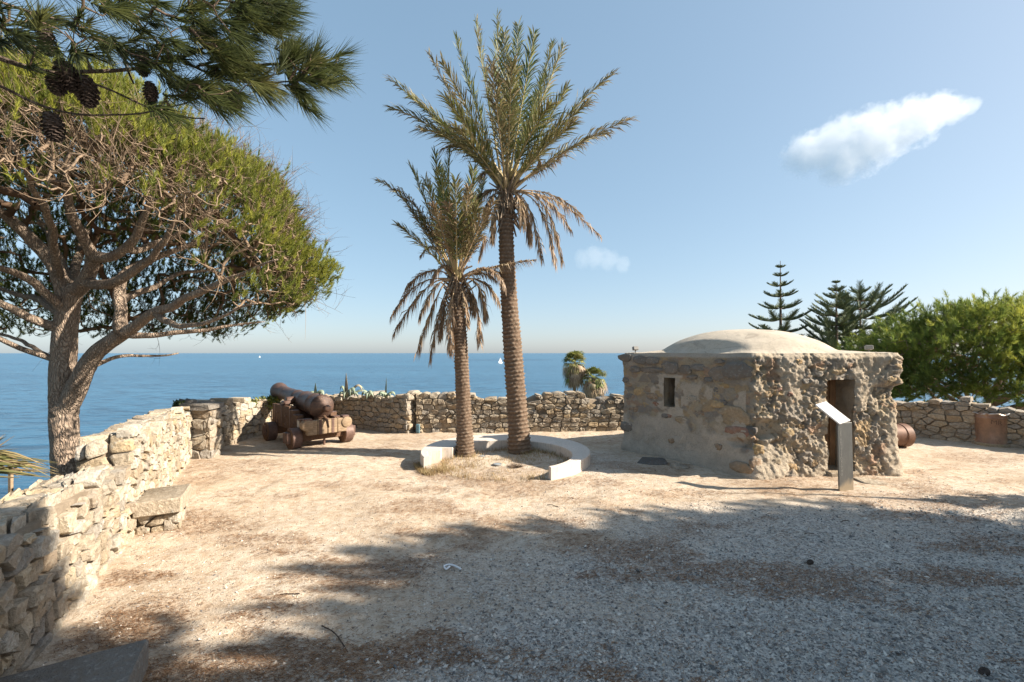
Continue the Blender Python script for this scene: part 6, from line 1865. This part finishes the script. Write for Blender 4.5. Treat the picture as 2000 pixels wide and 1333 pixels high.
# ================================================================= STONE SEATS AT THE FOOT OF THE LEFT WALL
def seat(label, s0, s1, depth, h, seed, mats, slab_h, slab_mat):
    rng = np.random.default_rng(seed)
    A = np.array((*lw(s0), 0.0)); B = np.array((*lw(s1), 0.0)); eu = np.array((*ld, 0.0)); en = np.array((*ln_, 0.0)); ev = np.array((0, 0, 1.0)); L = s1 - s0
    root = thing('stone_bench', label, 'bench', (A + B) / 2 + en * depth / 2, group='stone block benches along the left wall')
    # slab: polygon seen from above
    o = 0.05
    poly = [(-o + rng.normal() * .015, 0.0), (L + o, 0.0), (L + o + rng.normal() * .02, depth * 0.5), (L + 0.02, depth), (L * 0.5, depth + 0.025), (-o, depth - 0.02)]
    V, Fs = stone_shape(poly, A + ev * h, eu, en, ev, -slab_h, 0.0, 0.012, rng, 0.0, 0.004, 0.02)
    fl = np.cross(eu, en) @ ev < 0
    Rm = np.stack([eu, en, ev], 1); V, Fs = cbox((0, 0, 0), (L + 0.1, depth + 0.03, slab_h), 0.014)
    V = V + rng.normal(size=V.shape) * 0.004; V[:, 2] += 0.03 * V[:, 1] * (V[:, 2] > 0)
    part('slab', V @ Rm.T + A + eu * L / 2 + en * (depth / 2 + 0.01) + ev * (h - slab_h / 2), Fs if np.linalg.det(Rm) > 0 else [f[::-1] for f in Fs], slab_mat, root, smooth='stone')
    hb = h - slab_h
    for (O, e1, e2, nn, LL) in ((A, en, ev, -eu, depth), (A + en * depth, eu, ev, en, L), (B, en, ev, eu, depth)):
        S = rows_seeds(LL, hb, max(0.22, LL * 0.5), hb * 0.6, rng)
        for s_, poly in zip(S, voronoi(S, (0.0, LL, -0.05, hb), 1.6)):
            if len(poly) < 3 or not (0 < s_[0] < LL and s_[1] < hb): continue
            r = stone_shape(poly, O, e1, e2, nn, -0.15, -0.02 + rng.normal() * 0.01, 0.02, rng, 0.005, 0.006)
            if r: part('stone', r[0], [f[::-1] for f in r[1]] if np.cross(e1, e2) @ nn < 0 else r[1], mats[int(rng.choice(len(mats)))], root)
    V, Fs = cbox((A + B) / 2 + en * (depth * 0.5 - 0.04) + ev * (hb / 2 - 0.03), (L - 0.16, depth - 0.1, hb + 0.02), 0.01, np.stack([eu, en, ev], 1)); part('mortar_core', V, Fs, M_MORTAR, root, smooth=False)
seat('squared stone block bench against the left wall in full sun, halfway along', 1.93, 2.47, 0.42, 0.36, 701, [M_STONE_WARM, M_STONE_TAN], 0.17, M_STONE_SEAT)
seat('rough stone block bench cut by the bottom left corner, shade put into its dark colour', -2.2, -1.08, 0.68, 0.30, 702, [M_STONE_GREY, M_STONE_TAN], 0.16, M_STONE_DARK)  # dark and grey stone put the corner's shade into the colour

# ================================================================= PLANTS ON AND BEHIND THE WALLS
def blade(P0, P1, P2, P3, W, prof, fold, k=10, up=(0, 0, 1.0)):
    """thick pointed leaf along a curve with a channel down the middle"""
    P = bez(P0, P1, P2, P3, k); T = unit(np.gradient(P, axis=0))
    V = []
    for i in range(k):
        u = np.asarray(up, float) - T[i] * (T[i] @ np.asarray(up, float))
        if np.linalg.norm(u) < 0.15: u = np.cross(T[i], (1.0, 0.2, 0))
        u = unit(u); s = np.cross(T[i], u); w = W * prof[min(int(i / (k - 1) * (len(prof) - 1) + 0.5), len(prof) - 1)] if False else W * np.interp(i / (k - 1), np.linspace(0, 1, len(prof)), prof)
        V += [P[i] - s * w / 2 + u * fold * w, P[i] - u * 0.05 * w, P[i] + s * w / 2 + u * fold * w, P[i] - u * (0.05 + 0.22) * w]
    Fs = []
    for i in range(k - 1):
        a, b = i * 4, (i + 1) * 4
        Fs += [[a, b, b + 1, a + 1], [a + 1, b + 1, b + 2, a + 2], [a + 2, b + 2, b + 3, a + 3], [a + 3, b + 3, b, a]]
    Fs += [[0, 1, 2, 3]]
    return V, Fs
def agave_mat():
    M = Mat('agave_leaf'); n1 = M.noise(5, 4, 0.6); d = M.attr('dry')
    c = M.ramp(n1, [(0.3, (0.17, 0.22, 0.16)), (0.7, (0.27, 0.32, 0.24))])
    M.bsdf(M.mix(d, c, (0.36, 0.29, 0.2)), 0.6, spec=0.3)
    return M.m
M_AGAVE = agave_mat()
def agave(label, px, py, Y, leaves, seed):
    rng = np.random.default_rng(seed); o = np.array(at(px, py, Y))
    root = thing('agave', label, 'plant', o, group='agaves on the shaded wall')
    for (tx, ty, mx, my, W, dy) in leaves:
        t = np.array(at(tx, ty, Y + dy)); m = np.array(at(mx, my, Y + dy * 0.6))
        V, Fs = blade(o, o * 0.4 + m * 0.6, m * 1.2 - (o + t) * 0.1, t, W, [0.75, 1, 0.95, 0.8, 0.5, 0.05], 0.22, 12, (0.2 * rng.normal(), -0.6, 0.8))
        part('leaf', V, Fs, M_AGAVE, root, attrs={'dry': np.full(len(V), 1.0 if rng.random() < 0.12 else 0.1 * rng.random())})
agave('small agave with one upright point, just right of the cannon breech', 617, 772, 12.2, [(616, 748, 617, 760, .09, 0), (632, 776, 630, 762, .13, -.1), (602, 774, 606, 764, .1, .1), (624, 778, 628, 768, .1, -.25), (610, 778, 610, 768, .1, -.2)], 801)
agave('largest agave with a tall spike and two bent leaves on the shaded wall', 678, 776, 11.95, [(676, 728, 677, 752, .10, 0.05), (664, 764, 668, 750, .085, 0), (708, 770, 702, 745, .085, 0), (711, 762, 700, 748, .07, .15), (693, 776, 690, 754, .14, -.15), (662, 778, 666, 764, .12, -.1), (684, 778, 683, 758, .14, -.25), (672, 780, 672, 762, .12, -.25), (724, 776, 712, 758, .08, .1), (700, 780, 696, 764, .1, -.2)], 802)
agave('slim agave with one straight spike near the wall corner', 754, 776, 11.6, [(755, 737, 754, 758, .05, 0), (740, 776, 743, 764, .11, -.1), (772, 775, 768, 764, .1, 0), (748, 779, 748, 766, .12, -.2), (762, 779, 762, 768, .1, -.2), (732, 778, 737, 769, .09, .1)], 803)
agave('low drooping agave between the large one and the slim one', 718, 776, 11.75, [(730, 776, 722, 762, .12, -.1), (706, 778, 710, 764, .1, 0), (716, 780, 717, 764, .11, -.2), (735, 770, 728, 764, .06, .1)], 804)
# loose stones and dry husks along that wall top
rng_ = np.random.default_rng(805)
for i, (px, py, Y, w) in enumerate([(640, 772, 12.15, 0.17), (652, 773, 12.1, 0.12), (632, 776, 12.2, 0.1), (662, 776, 12.05, 0.1), (738, 777, 11.68, 0.09)]):
    p = at(px, py, Y); k = 9; a = np.linspace(0, 2 * PI, k, endpoint=False)
    poly = [(math.cos(t) * w * rng_.uniform(.7, 1), math.sin(t) * w * 0.6 * rng_.uniform(.7, 1)) for t in a]
    V, Fs = stone_shape(poly, np.array(p) + np.array((0, 0, -0.08)), np.array((1.0, 0, 0)), np.array((0, 1.0, 0)), np.array((0, 0, 1.0)), -0.02, 0.08, 0.04, rng_, 0, 0.008)
    solo('loose_stone', V, Fs, M_STONE_WARM, ['round pale loose stone on the wall top left of the largest agave', 'small loose stone touching the foot of the largest agave', 'small loose stone by the small agave', 'flat loose stone under the bent agave leaf', 'small loose stone beside the slim agave'][i], 'stone', loc=p, group='loose stones among the agaves')

def leafy(label, boxes, n, size, seed, c0, c1, name='creeper'):
    rng = np.random.default_rng(seed); M = Mat(name + '_leaf'); M.leaf(M.mix(M.attr('tint'), c0, c1), 0.25, 0.45)
    V = []; tint = []
    for (px0, py0, px1, py1, Y, dz, wt) in boxes:
        for _ in range(int(n * wt)):
            p = np.array(at(rng.uniform(px0, px1), rng.uniform(py0, py1), Y + rng.uniform(-dz, dz)))
            d = unit(rng.normal(size=3) + np.array((0, -0.4, 0.9))); s = unit(np.cross(d, rng.normal(size=3))); L = size * rng.uniform(0.6, 1.3); w = s * L * 0.28
            V += [p, p + d * L * 0.5 + w, p + d * L, p + d * L * 0.5 - w]; tint += [np.clip(rng.normal(0.45, 0.3), 0, 1)] * 4
    V = np.array(V); Fq = np.arange(len(V)).reshape(-1, 4)
    base = V.mean(0); base[2] = V[:, 2].min()
    root = thing(name, label, 'plant', base)
    part('foliage', V, Fq, M.m, root, smooth=False, attrs={'tint': tint})
    P = [np.array((base[0], base[1], base[2] - 0.15)), base, V.mean(0)]
    part('stem', *tube(P, [0.015, 0.012, 0.006], 5), M_TWIG2, root, attrs={'tint': np.full(15, 0.3)})
leafy('mound of succulent creeper with yellow tips over the wall beside the cannon muzzle', [(497, 780, 540, 800, 11.35, .2, 1), (470, 783, 505, 793, 10.9, .15, .35), (512, 776, 548, 790, 11.5, .2, .7)], 380, 0.075, 811, (0.06, 0.10, 0.03), (0.30, 0.30, 0.06))
leafy('dark green creeper spilling over the pier at the end of the left wall', [(338, 786, 366, 798, 8.75, .15, 1)], 260, 0.06, 812, (0.03, 0.055, 0.02), (0.10, 0.13, 0.04))
V_, F_ = stone_shape([(-0.14, -0.1), (0.1, -0.12), (0.17, 0.0), (0.1, 0.11), (-0.1, 0.12)], np.array(at(366, 797, 8.75)), np.array((1.0, 0, 0)), np.array((0, 1.0, 0)), np.array((0, 0, 1.0)), -0.03, 0.16, 0.05, np.random.default_rng(9), 0, 0.012)
solo('loose_stone', V_, F_, M_STONE_DARK, 'dark grey boulder lying on the pier at the end of the left wall', 'stone', loc=at(366, 797, 8.75))

# long straw coloured palm leaves sprawling over the wall at the left edge
def sprawl():
    rng = np.random.default_rng(821); root = thing('sprawling_palm', 'sprawling palm leaves, green fading to straw, over the near wall at the left edge', 'plant', at(-60, 985, 3.9))
    M = Mat('sprawl_leaf'); M.leaf(M.ramp(M.attr('dry'), [(0.0, (0.13, 0.19, 0.05)), (0.45, (0.33, 0.30, 0.13)), (1.0, (0.52, 0.38, 0.22))]), 0.3, 0.5)
    for i in range(64):
        Y = rng.uniform(3.7, 4.6); o = np.array(at(rng.uniform(-150, -30), rng.uniform(885, 940), Y))
        if i < 10: t = np.array(at(rng.uniform(0, 40), rng.uniform(845, 905), Y + rng.normal() * .15)); m = o * 0.5 + t * 0.5 + np.array((0, 0, 0.04))
        else:
            t = np.array(at(rng.uniform(20, 125), rng.uniform(893, 935), Y + rng.normal() * .15)); m = o * 0.45 + t * 0.55 + np.array((0, 0, rng.uniform(0.0, 0.16)))
        V, Fs = blade(o, o * 0.6 + m * 0.4 + np.array((0, 0, .03)), m, t, rng.uniform(0.022, 0.04), [0.8, 1, 0.9, 0.6, 0.05], 0.3, 9)
        dv = np.clip(np.repeat(np.linspace(0.0, 0.75, 9), 4) + rng.normal() * 0.3, 0, 1)
        part('leaf', V, Fs, M.m, root, attrs={'dry': dv})
sprawl()
p_ = at(21, 900, 4.9)
V_, F_ = cbox((p_.x, p_.y, p_.z - 0.3), (0.035, 0.03, 0.75), 0.004); solo('wooden_stake', V_, F_, M_OAKL, 'short pale wooden stake among the palm leaves at the left edge', 'stake', loc=(p_.x, p_.y, p_.z - 0.67), smooth=False)

# ================================================================= SMALL THINGS ON THE GROUND
# dark slab and a rough stone lying by the shaded wall of the hut
p_ = gnd(1274, 905)
V_, F_ = stone_shape([(-0.26, -0.14), (0.1, -0.17), (0.28, -0.08), (0.2, 0.15), (-0.2, 0.16)], np.array(p_), unit(np.array((0.9, -0.35, 0))), unit(np.array((0.35, 0.9, 0))), np.array((0, 0, 1.0)), -0.03, 0.05, 0.012, np.random.default_rng(3), 0, 0.003)
solo('flat_slab', V_, F_, M_BLACK, 'flat dark slate slab lying by the shaded wall of the hut', 'slab', loc=p_)
p_ = gnd(1328, 914)
V_, F_ = stone_shape([(-0.16, -0.12), (0.1, -0.13), (0.17, 0.0), (0.1, 0.1), (-0.14, 0.1)], np.array(p_), np.array((1.0, 0, 0)), np.array((0, 1.0, 0)), np.array((0, 0, 1.0)), -0.03, 0.05, 0.04, np.random.default_rng(4), 0, 0.012)
solo('rough_stone', V_, F_, M_STONE_GREY, 'rough low grey stone beside the dark slab by the hut', 'stone', loc=p_)
# paving slab before the doorway
p_ = gnd(1702, 941)
V_, F_ = stone_shape([(-0.24, -0.16), (0.22, -0.18), (0.3, 0.08), (-0.2, 0.17)], np.array(p_), np.array((1.0, 0.05, 0)), np.array((-0.05, 1.0, 0)), np.array((0, 0, 1.0)), -0.04, 0.018, 0.01, np.random.default_rng(5), 0, 0.003)
solo('paving_slab', V_, F_, M_STONE_SEAT, 'pale worn paving slab set in the sand right of the lectern', 'slab', loc=p_)
# white plastic scrap
p_ = np.array(gnd(882, 1112)); 
mb = MB()
mb.add(*tube(smooth_poly([p_ + (-0.075, 0.03, 0.012), p_ + (-0.05, 0.055, 0.016), p_ + (0.0, 0.045, 0.02), p_ + (0.06, 0.0, 0.016), p_ + (0.09, -0.025, 0.01)], 2), 0.0095, 6))
mb.add(*tube(smooth_poly([p_ + (-0.075, 0.03, 0.012), p_ + (-0.06, -0.01, 0.012), p_ + (-0.045, -0.03, 0.012), p_ + (-0.02, 0.02, 0.014)], 2), 0.009, 6))
M_PL = Mat('white_plastic'); M_PL.bsdf((0.72, 0.73, 0.74), 0.45, M_PL.bump(M_PL.noise(40, 3), 0.2, 0.004)); V_, F_ = mb.arrays()
solo('plastic_scrap', V_, F_, M_PL.m, 'bent scrap of white plastic lying on the shaded gravel', 'litter', loc=p_)
# twigs and cones on the ground
rng_ = np.random.default_rng(831)
for i, (px, py, L, a) in enumerate([(655, 1250, 0.42, -0.75), (1650, 1020, 0.14, 0.5), (1580, 1045, 0.12, 0.2), (560, 1165, 0.2, 0.3), (1080, 990, 0.16, -0.5)]):
    c = np.array(gnd(px, py)) + (0, 0, 0.012); d = np.array((math.cos(a), math.sin(a), 0)); s = np.array((-d[1], d[0], 0))
    V_, F_ = tube(smooth_poly([c - d * L / 2, c - d * L * 0.15 + s * L * 0.05 + (0, 0, .01), c + d * L * 0.2 + s * L * 0.02, c + d * L / 2 - s * L * .04], 2), [0.004] * 7 + [0.006] * 3, 5) if False else tube(resample(smooth_poly([c - d * L / 2, c - d * L * 0.15 + s * L * 0.05 + (0, 0, .01), c + d * L * 0.2 + s * L * 0.02, c + d * L / 2 - s * L * .04], 2), L / 12), 0.0045, 5)
    solo('fallen_twig', V_, F_, M_BARK2, ['long thin fallen twig at the front, on the edge of the shade', 'short fallen twig in the sunlit strip below the lectern', 'short fallen twig in the sunlit strip left of the lectern foot', 'short fallen twig on the sand in the middle foreground', 'short fallen twig on the sand before the ring bench'][i], 'twig', loc=c, group='fallen twigs')
for i, (px, py) in enumerate([(1925, 1323), (1583, 1105)]):
    c = np.array(gnd(px, py)); r = thing('fallen_cone', ['dark fallen pine cone at the bottom right corner', 'dark fallen pine cone on the shaded gravel below the lectern'][i], 'pine cone', c)
    cone(r, c + (-0.03, 0, 0.022), (0.9, 0.3, 0.1), 0.065, 0.05, rng_, M_CONE).name = 'scales'
M_LENS = Mat('uplight_glass'); M_LENS.bsdf((0.35, 0.38, 0.4), 0.12, spec=0.7); M_LENS = M_LENS.m
# uplights sunk in the planting circle
for i, (px, py) in enumerate([(940, 893), (997, 891), (971, 909)]):
    c = np.array(gnd(px, py)); r = thing('ground_light', ['sunken round light between the two palm trunks', 'sunken round light in front of the tall palm', 'sunken round light nearest the open side of the ring'][i], 'lamp', c, group='round lights sunk in the sand inside the ring bench')
    V_, F_ = lathe([(-0.08, 0.085), (0.022, 0.085), (0.028, 0.08), (0.028, 0.066), (0.022, 0.064), (0.022, 0.0)], c, (0, 0, 1), 24); part('rim', V_, F_, M_LAMPGREY, r, smooth='auto')
    V_, F_ = lathe([(0.0225, 0.062), (0.0265, 0.055), (0.0275, 0.0)], c, (0, 0, 1), 24); part('lens', V_, F_, M_LENS, r)
# blue meter box let into the back wall foot
M_BLUE = Mat('box_blue'); _n = M_BLUE.noise(12, 4); M_BLUE.bsdf(M_BLUE.ramp(_n, [(0.3, (0.06, 0.13, 0.17)), (0.7, (0.13, 0.22, 0.26))]), 0.6); M_BLUE = M_BLUE.m
c = np.array((at(816, 836, 11.36).x, 11.40, 0.11)); r = thing('meter_box', 'small faded blue box at the foot of the back wall near its corner', 'box', (c[0], c[1], 0))
V_, F_ = cbox(c, (0.09, 0.12, 0.22), 0.008); part('case', V_, F_, M_BLUE, r, smooth=False)
V_, F_ = cbox(c + (0, -0.063, 0.01), (0.07, 0.012, 0.17), 0.004); part('lid', V_, F_, M_BLUE, r, smooth=False)

# ---------------------------------------------------------------- stuff: chippings, needle litter, dry grass
def ground_z(x, y):
    x = np.asarray(x); y = np.asarray(y)
    z = 0.022 * fbm(x * 0.7, y * 0.7, octv=3, seed=3) + 0.011 * fbm(x * 4.2, y * 4.2, octv=3, seed=4)
    return z + 0.05 * sstep(0.9, 0.0, np.hypot(x - 0.15, y - 9.0)) + 0.04 * sstep(0.7, 0.0, np.hypot(x + 0.9, y - 8.76))
def scatter(n, rng, ymin=2.3, ymax=9.5, fall=1.7):
    """points on the terrace in view, thinning out with distance"""
    u = rng.random(n); k = 1 - fall
    y = (ymin ** k + u * (ymax ** k - ymin ** k)) ** (1 / k)
    x = rng.uniform(-1.2, 1.2, n) * y
    inside = sdist(x, y, TERRACE) < -0.05
    hut_in = sdist(x, y, [tuple(HL), tuple(HC), tuple(HR), tuple(HBK)]) < 0.06
    rr = np.hypot(x - BC[0], y - BC[1]); an_ = np.arctan2(y - BC[1], x - BC[0])
    ringm = (rr < 1.6) & (rr > 0.95) & ((an_ > -1.1) | (an_ < -2.5))
    ok = inside & ~hut_in & ~ringm
    return x[ok], y[ok]
def pebbles():
    rng = np.random.default_rng(841)
    x, y = scatter(250000, rng, 2.3, 8.0, 2.0)
    g = gravel_amount(x, y); keepm = rng.random(len(x)) < (0.05 + 0.55 * g)
    x, y, g = x[keepm], y[keepm], g[keepm]
    n = len(x); 
    sz = np.clip(rng.lognormal(-5.15, 0.45, n), 0.0026, 0.024) * (0.8 + 0.06 * y)
    sz = np.where((g < 0.3) & (sz > 0.014), 0.009, sz)
    O = np.array([(1, 0, 0), (-1, 0, 0), (0, 1, 0), (0, -1, 0), (0, 0, 1), (0, 0, -1)], float)
    V = O[None] * (sz[:, None, None] * np.stack([rng.uniform(0.7, 1.4, n), rng.uniform(0.6, 1.1, n), rng.uniform(0.4, 0.8, n)], 1)[:, None, :])
    V += rng.normal(size=V.shape) * (sz * 0.22)[:, None, None]
    a = rng.uniform(0, 2 * PI, n); ca, sa = np.cos(a)[:, None], np.sin(a)[:, None]
    tl = rng.normal(size=n)[:, None] * 0.4
    X = V[..., 0] * ca - V[..., 1] * sa; Y_ = V[..., 0] * sa + V[..., 1] * ca; Z = V[..., 2] + tl * V[..., 0]
    V = np.stack([X + x[:, None], Y_ + y[:, None], Z + (ground_z(x, y) + sz * 0.15)[:, None]], -1)
    tri = np.array([(0, 2, 4), (2, 1, 4), (1, 3, 4), (3, 0, 4), (2, 0, 5), (1, 2, 5), (3, 1, 5), (0, 3, 5)])
    Fq = (np.arange(n)[:, None, None] * 6 + tri[None]).reshape(-1, 3)
    gcols = np.array([(0.25, 0.238, 0.222), (0.33, 0.315, 0.295), (0.41, 0.385, 0.355), (0.48, 0.445, 0.40), (0.58, 0.54, 0.485), (0.14, 0.136, 0.132)])
    scol = np.array([(0.50, 0.42, 0.33), (0.6, 0.52, 0.42), (0.42, 0.34, 0.26), (0.28, 0.25, 0.22), (0.16, 0.145, 0.13), (0.55, 0.49, 0.42)])
    pick = rng.integers(0, 6, n); isg = rng.random(n) < np.clip(g * 1.6, 0.25, 0.95)
    c = np.where(isg[:, None], gcols[pick], scol[pick]) * rng.uniform(0.85, 1.15, (n, 1))
    M = Mat('chippings'); M.bsdf(M.attr('tint', 'Color'), 0.85, spec=0.25)
    solo('gravel', V.reshape(-1, 3), Fq, M.m, kind='stuff', attrs={'tint': np.repeat(c, 6, 0)}, smooth=False)
    print('pebbles', n)
pebbles()
def needles_litter():
    rng = np.random.default_rng(842)
    x, y = scatter(420000, rng, 2.3, 10.5, 1.5)
    l = litter_amount(x, y); keepm = rng.random(len(x)) < 0.03 + 0.42 * l ** 1.2
    x, y = x[keepm], y[keepm]; n = len(x)
    # strays gather in little drifts that run across the slope
    a = rng.normal(0.12, 0.55, n); L = rng.uniform(0.025, 0.055, n) * (0.85 + 0.05 * y); w = 0.0011 * (0.8 + 0.22 * y)
    d = np.stack([np.cos(a), np.sin(a), np.zeros(n)], 1); s = np.stack([-np.sin(a), np.cos(a), np.zeros(n)], 1)
    c = np.stack([x, y, ground_z(x, y) + 0.004 + 0.006 * rng.random(n)], 1)
    bend = s * (rng.normal(size=n) * 0.12 * L)[:, None]
    tz = np.zeros((n, 3)); tz[:, 2] = rng.uniform(-0.002, 0.008, n)
    A = c - d * (L / 2)[:, None]; B = c + d * (L / 2)[:, None] + tz
    V = np.stack([A - s * w[:, None], A + s * w[:, None], c + bend + s * w[:, None], c + bend - s * w[:, None], B], 1)
    F1 = np.arange(n)[:, None] * 5
    Fq = (F1 + np.array([0, 3, 2, 1])).tolist() + (F1 + np.array([3, 4, 2])).tolist()
    M = Mat('dry_needles'); M.bsdf(M.ramp(M.attr('tint'), [(0.0, (0.10, 0.05, 0.028)), (0.5, (0.21, 0.11, 0.055)), (1.0, (0.36, 0.21, 0.11))]), 0.8, spec=0.2)
    solo('needle_litter', V.reshape(-1, 3), Fq, M.m, kind='stuff', attrs={'tint': np.repeat(rng.random(n), 5)}, smooth=False)
    print('needles', n)
needles_litter()
def dry_grass():
    rng = np.random.default_rng(843)
    X = []; 
    for _ in range(9000):
        a = rng.uniform(0, 2 * PI); r_ = 1.2 * math.sqrt(rng.random()); x, y = -0.12 + r_ * math.cos(a), 8.2 + r_ * math.sin(a)
        dd = fbm(np.array(x * 2.5), np.array(y * 2.5), octv=3, seed=91)
        edge = sstep(0.75, 1.15, math.hypot(x + 0.12, y - 8.15)); foot = max(float(sstep(0.6, 0.1, math.hypot(x + 0.9, y - 8.76))), float(sstep(0.6, 0.2, math.hypot(x - 0.2, y - 9.0))))
        if rng.random() < np.clip(0.12 + 0.5 * max(edge, foot) + 0.5 * dd, 0.02, 1): X.append((x, y, 0.03 + 0.05 * rng.random() + 0.05 * max(edge, foot) * rng.random()))
    for _ in range(900):
        t = rng.uniform(3.3, 3.85); X.append((BC[0] + 1.6 * math.cos(t) * rng.uniform(0.95, 1.05), BC[1] + 1.6 * math.sin(t) * rng.uniform(0.95, 1.05), rng.uniform(0.03, 0.09)))
    for _ in range(500):
        X.append((-1.25 + rng.normal() * 0.14, 7.7 + rng.normal() * 0.12, rng.uniform(0.04, 0.12)))
    X = np.array(X); n = len(X)
    c = np.stack([X[:, 0], X[:, 1], ground_z(X[:, 0], X[:, 1]) - 0.004], 1); h = X[:, 2]
    a = rng.uniform(0, 2 * PI, n); ln = rng.normal(size=(n, 2)) * 0.6
    s = np.stack([np.cos(a), np.sin(a), np.zeros(n)], 1) * 0.003
    mid = c + np.stack([ln[:, 0] * h * 0.3, ln[:, 1] * h * 0.3, h * 0.6], 1); tip = c + np.stack([ln[:, 0] * h, ln[:, 1] * h, h * 0.95], 1)
    V = np.stack([c - s, c + s, mid + s * 0.8, mid - s * 0.8, tip], 1).reshape(-1, 3)
    F1 = np.arange(n)[:, None] * 5; Fq = (F1 + np.array([0, 1, 2, 3])).tolist() + (F1 + np.array([3, 2, 4])).tolist()
    M = Mat('straw_grass'); M.leaf(M.ramp(M.attr('tint'), [(0.0, (0.22, 0.15, 0.07)), (0.6, (0.42, 0.30, 0.15)), (0.9, (0.5, 0.4, 0.24)), (1.0, (0.16, 0.19, 0.06))]), 0.3, 0.7)
    solo('dry_grass', V, Fq, M.m, kind='stuff', attrs={'tint': np.repeat(rng.random(n), 5)}, smooth=False)
    # brown clump of stems standing in for a small hole in the ring
    k = 260; b = np.array(gnd(1006, 913)); a = rng.uniform(0, 2 * PI, k); r_ = 0.09 * np.sqrt(rng.random(k)); p0 = b + np.stack([np.cos(a) * r_, np.sin(a) * r_ * 0.7, np.zeros(k)], 1)
    d = unit(np.stack([np.cos(a), np.sin(a), rng.uniform(0.3, 1.2, k)], 1) + rng.normal(size=(k, 3)) * 0.3) * rng.uniform(0.04, 0.10, k)[:, None]
    V2, F2 = segs(p0, p0 + d, np.full(k, 0.003), np.full(k, 0.0008), 3)
    solo('hole_clump', V2, F2, M_TWIG2, 'small dark brown clump of stems standing in for a hole in the open side of the ring', 'plant', loc=b, attrs={'tint': np.repeat(rng.random(k), 6)})
dry_grass()
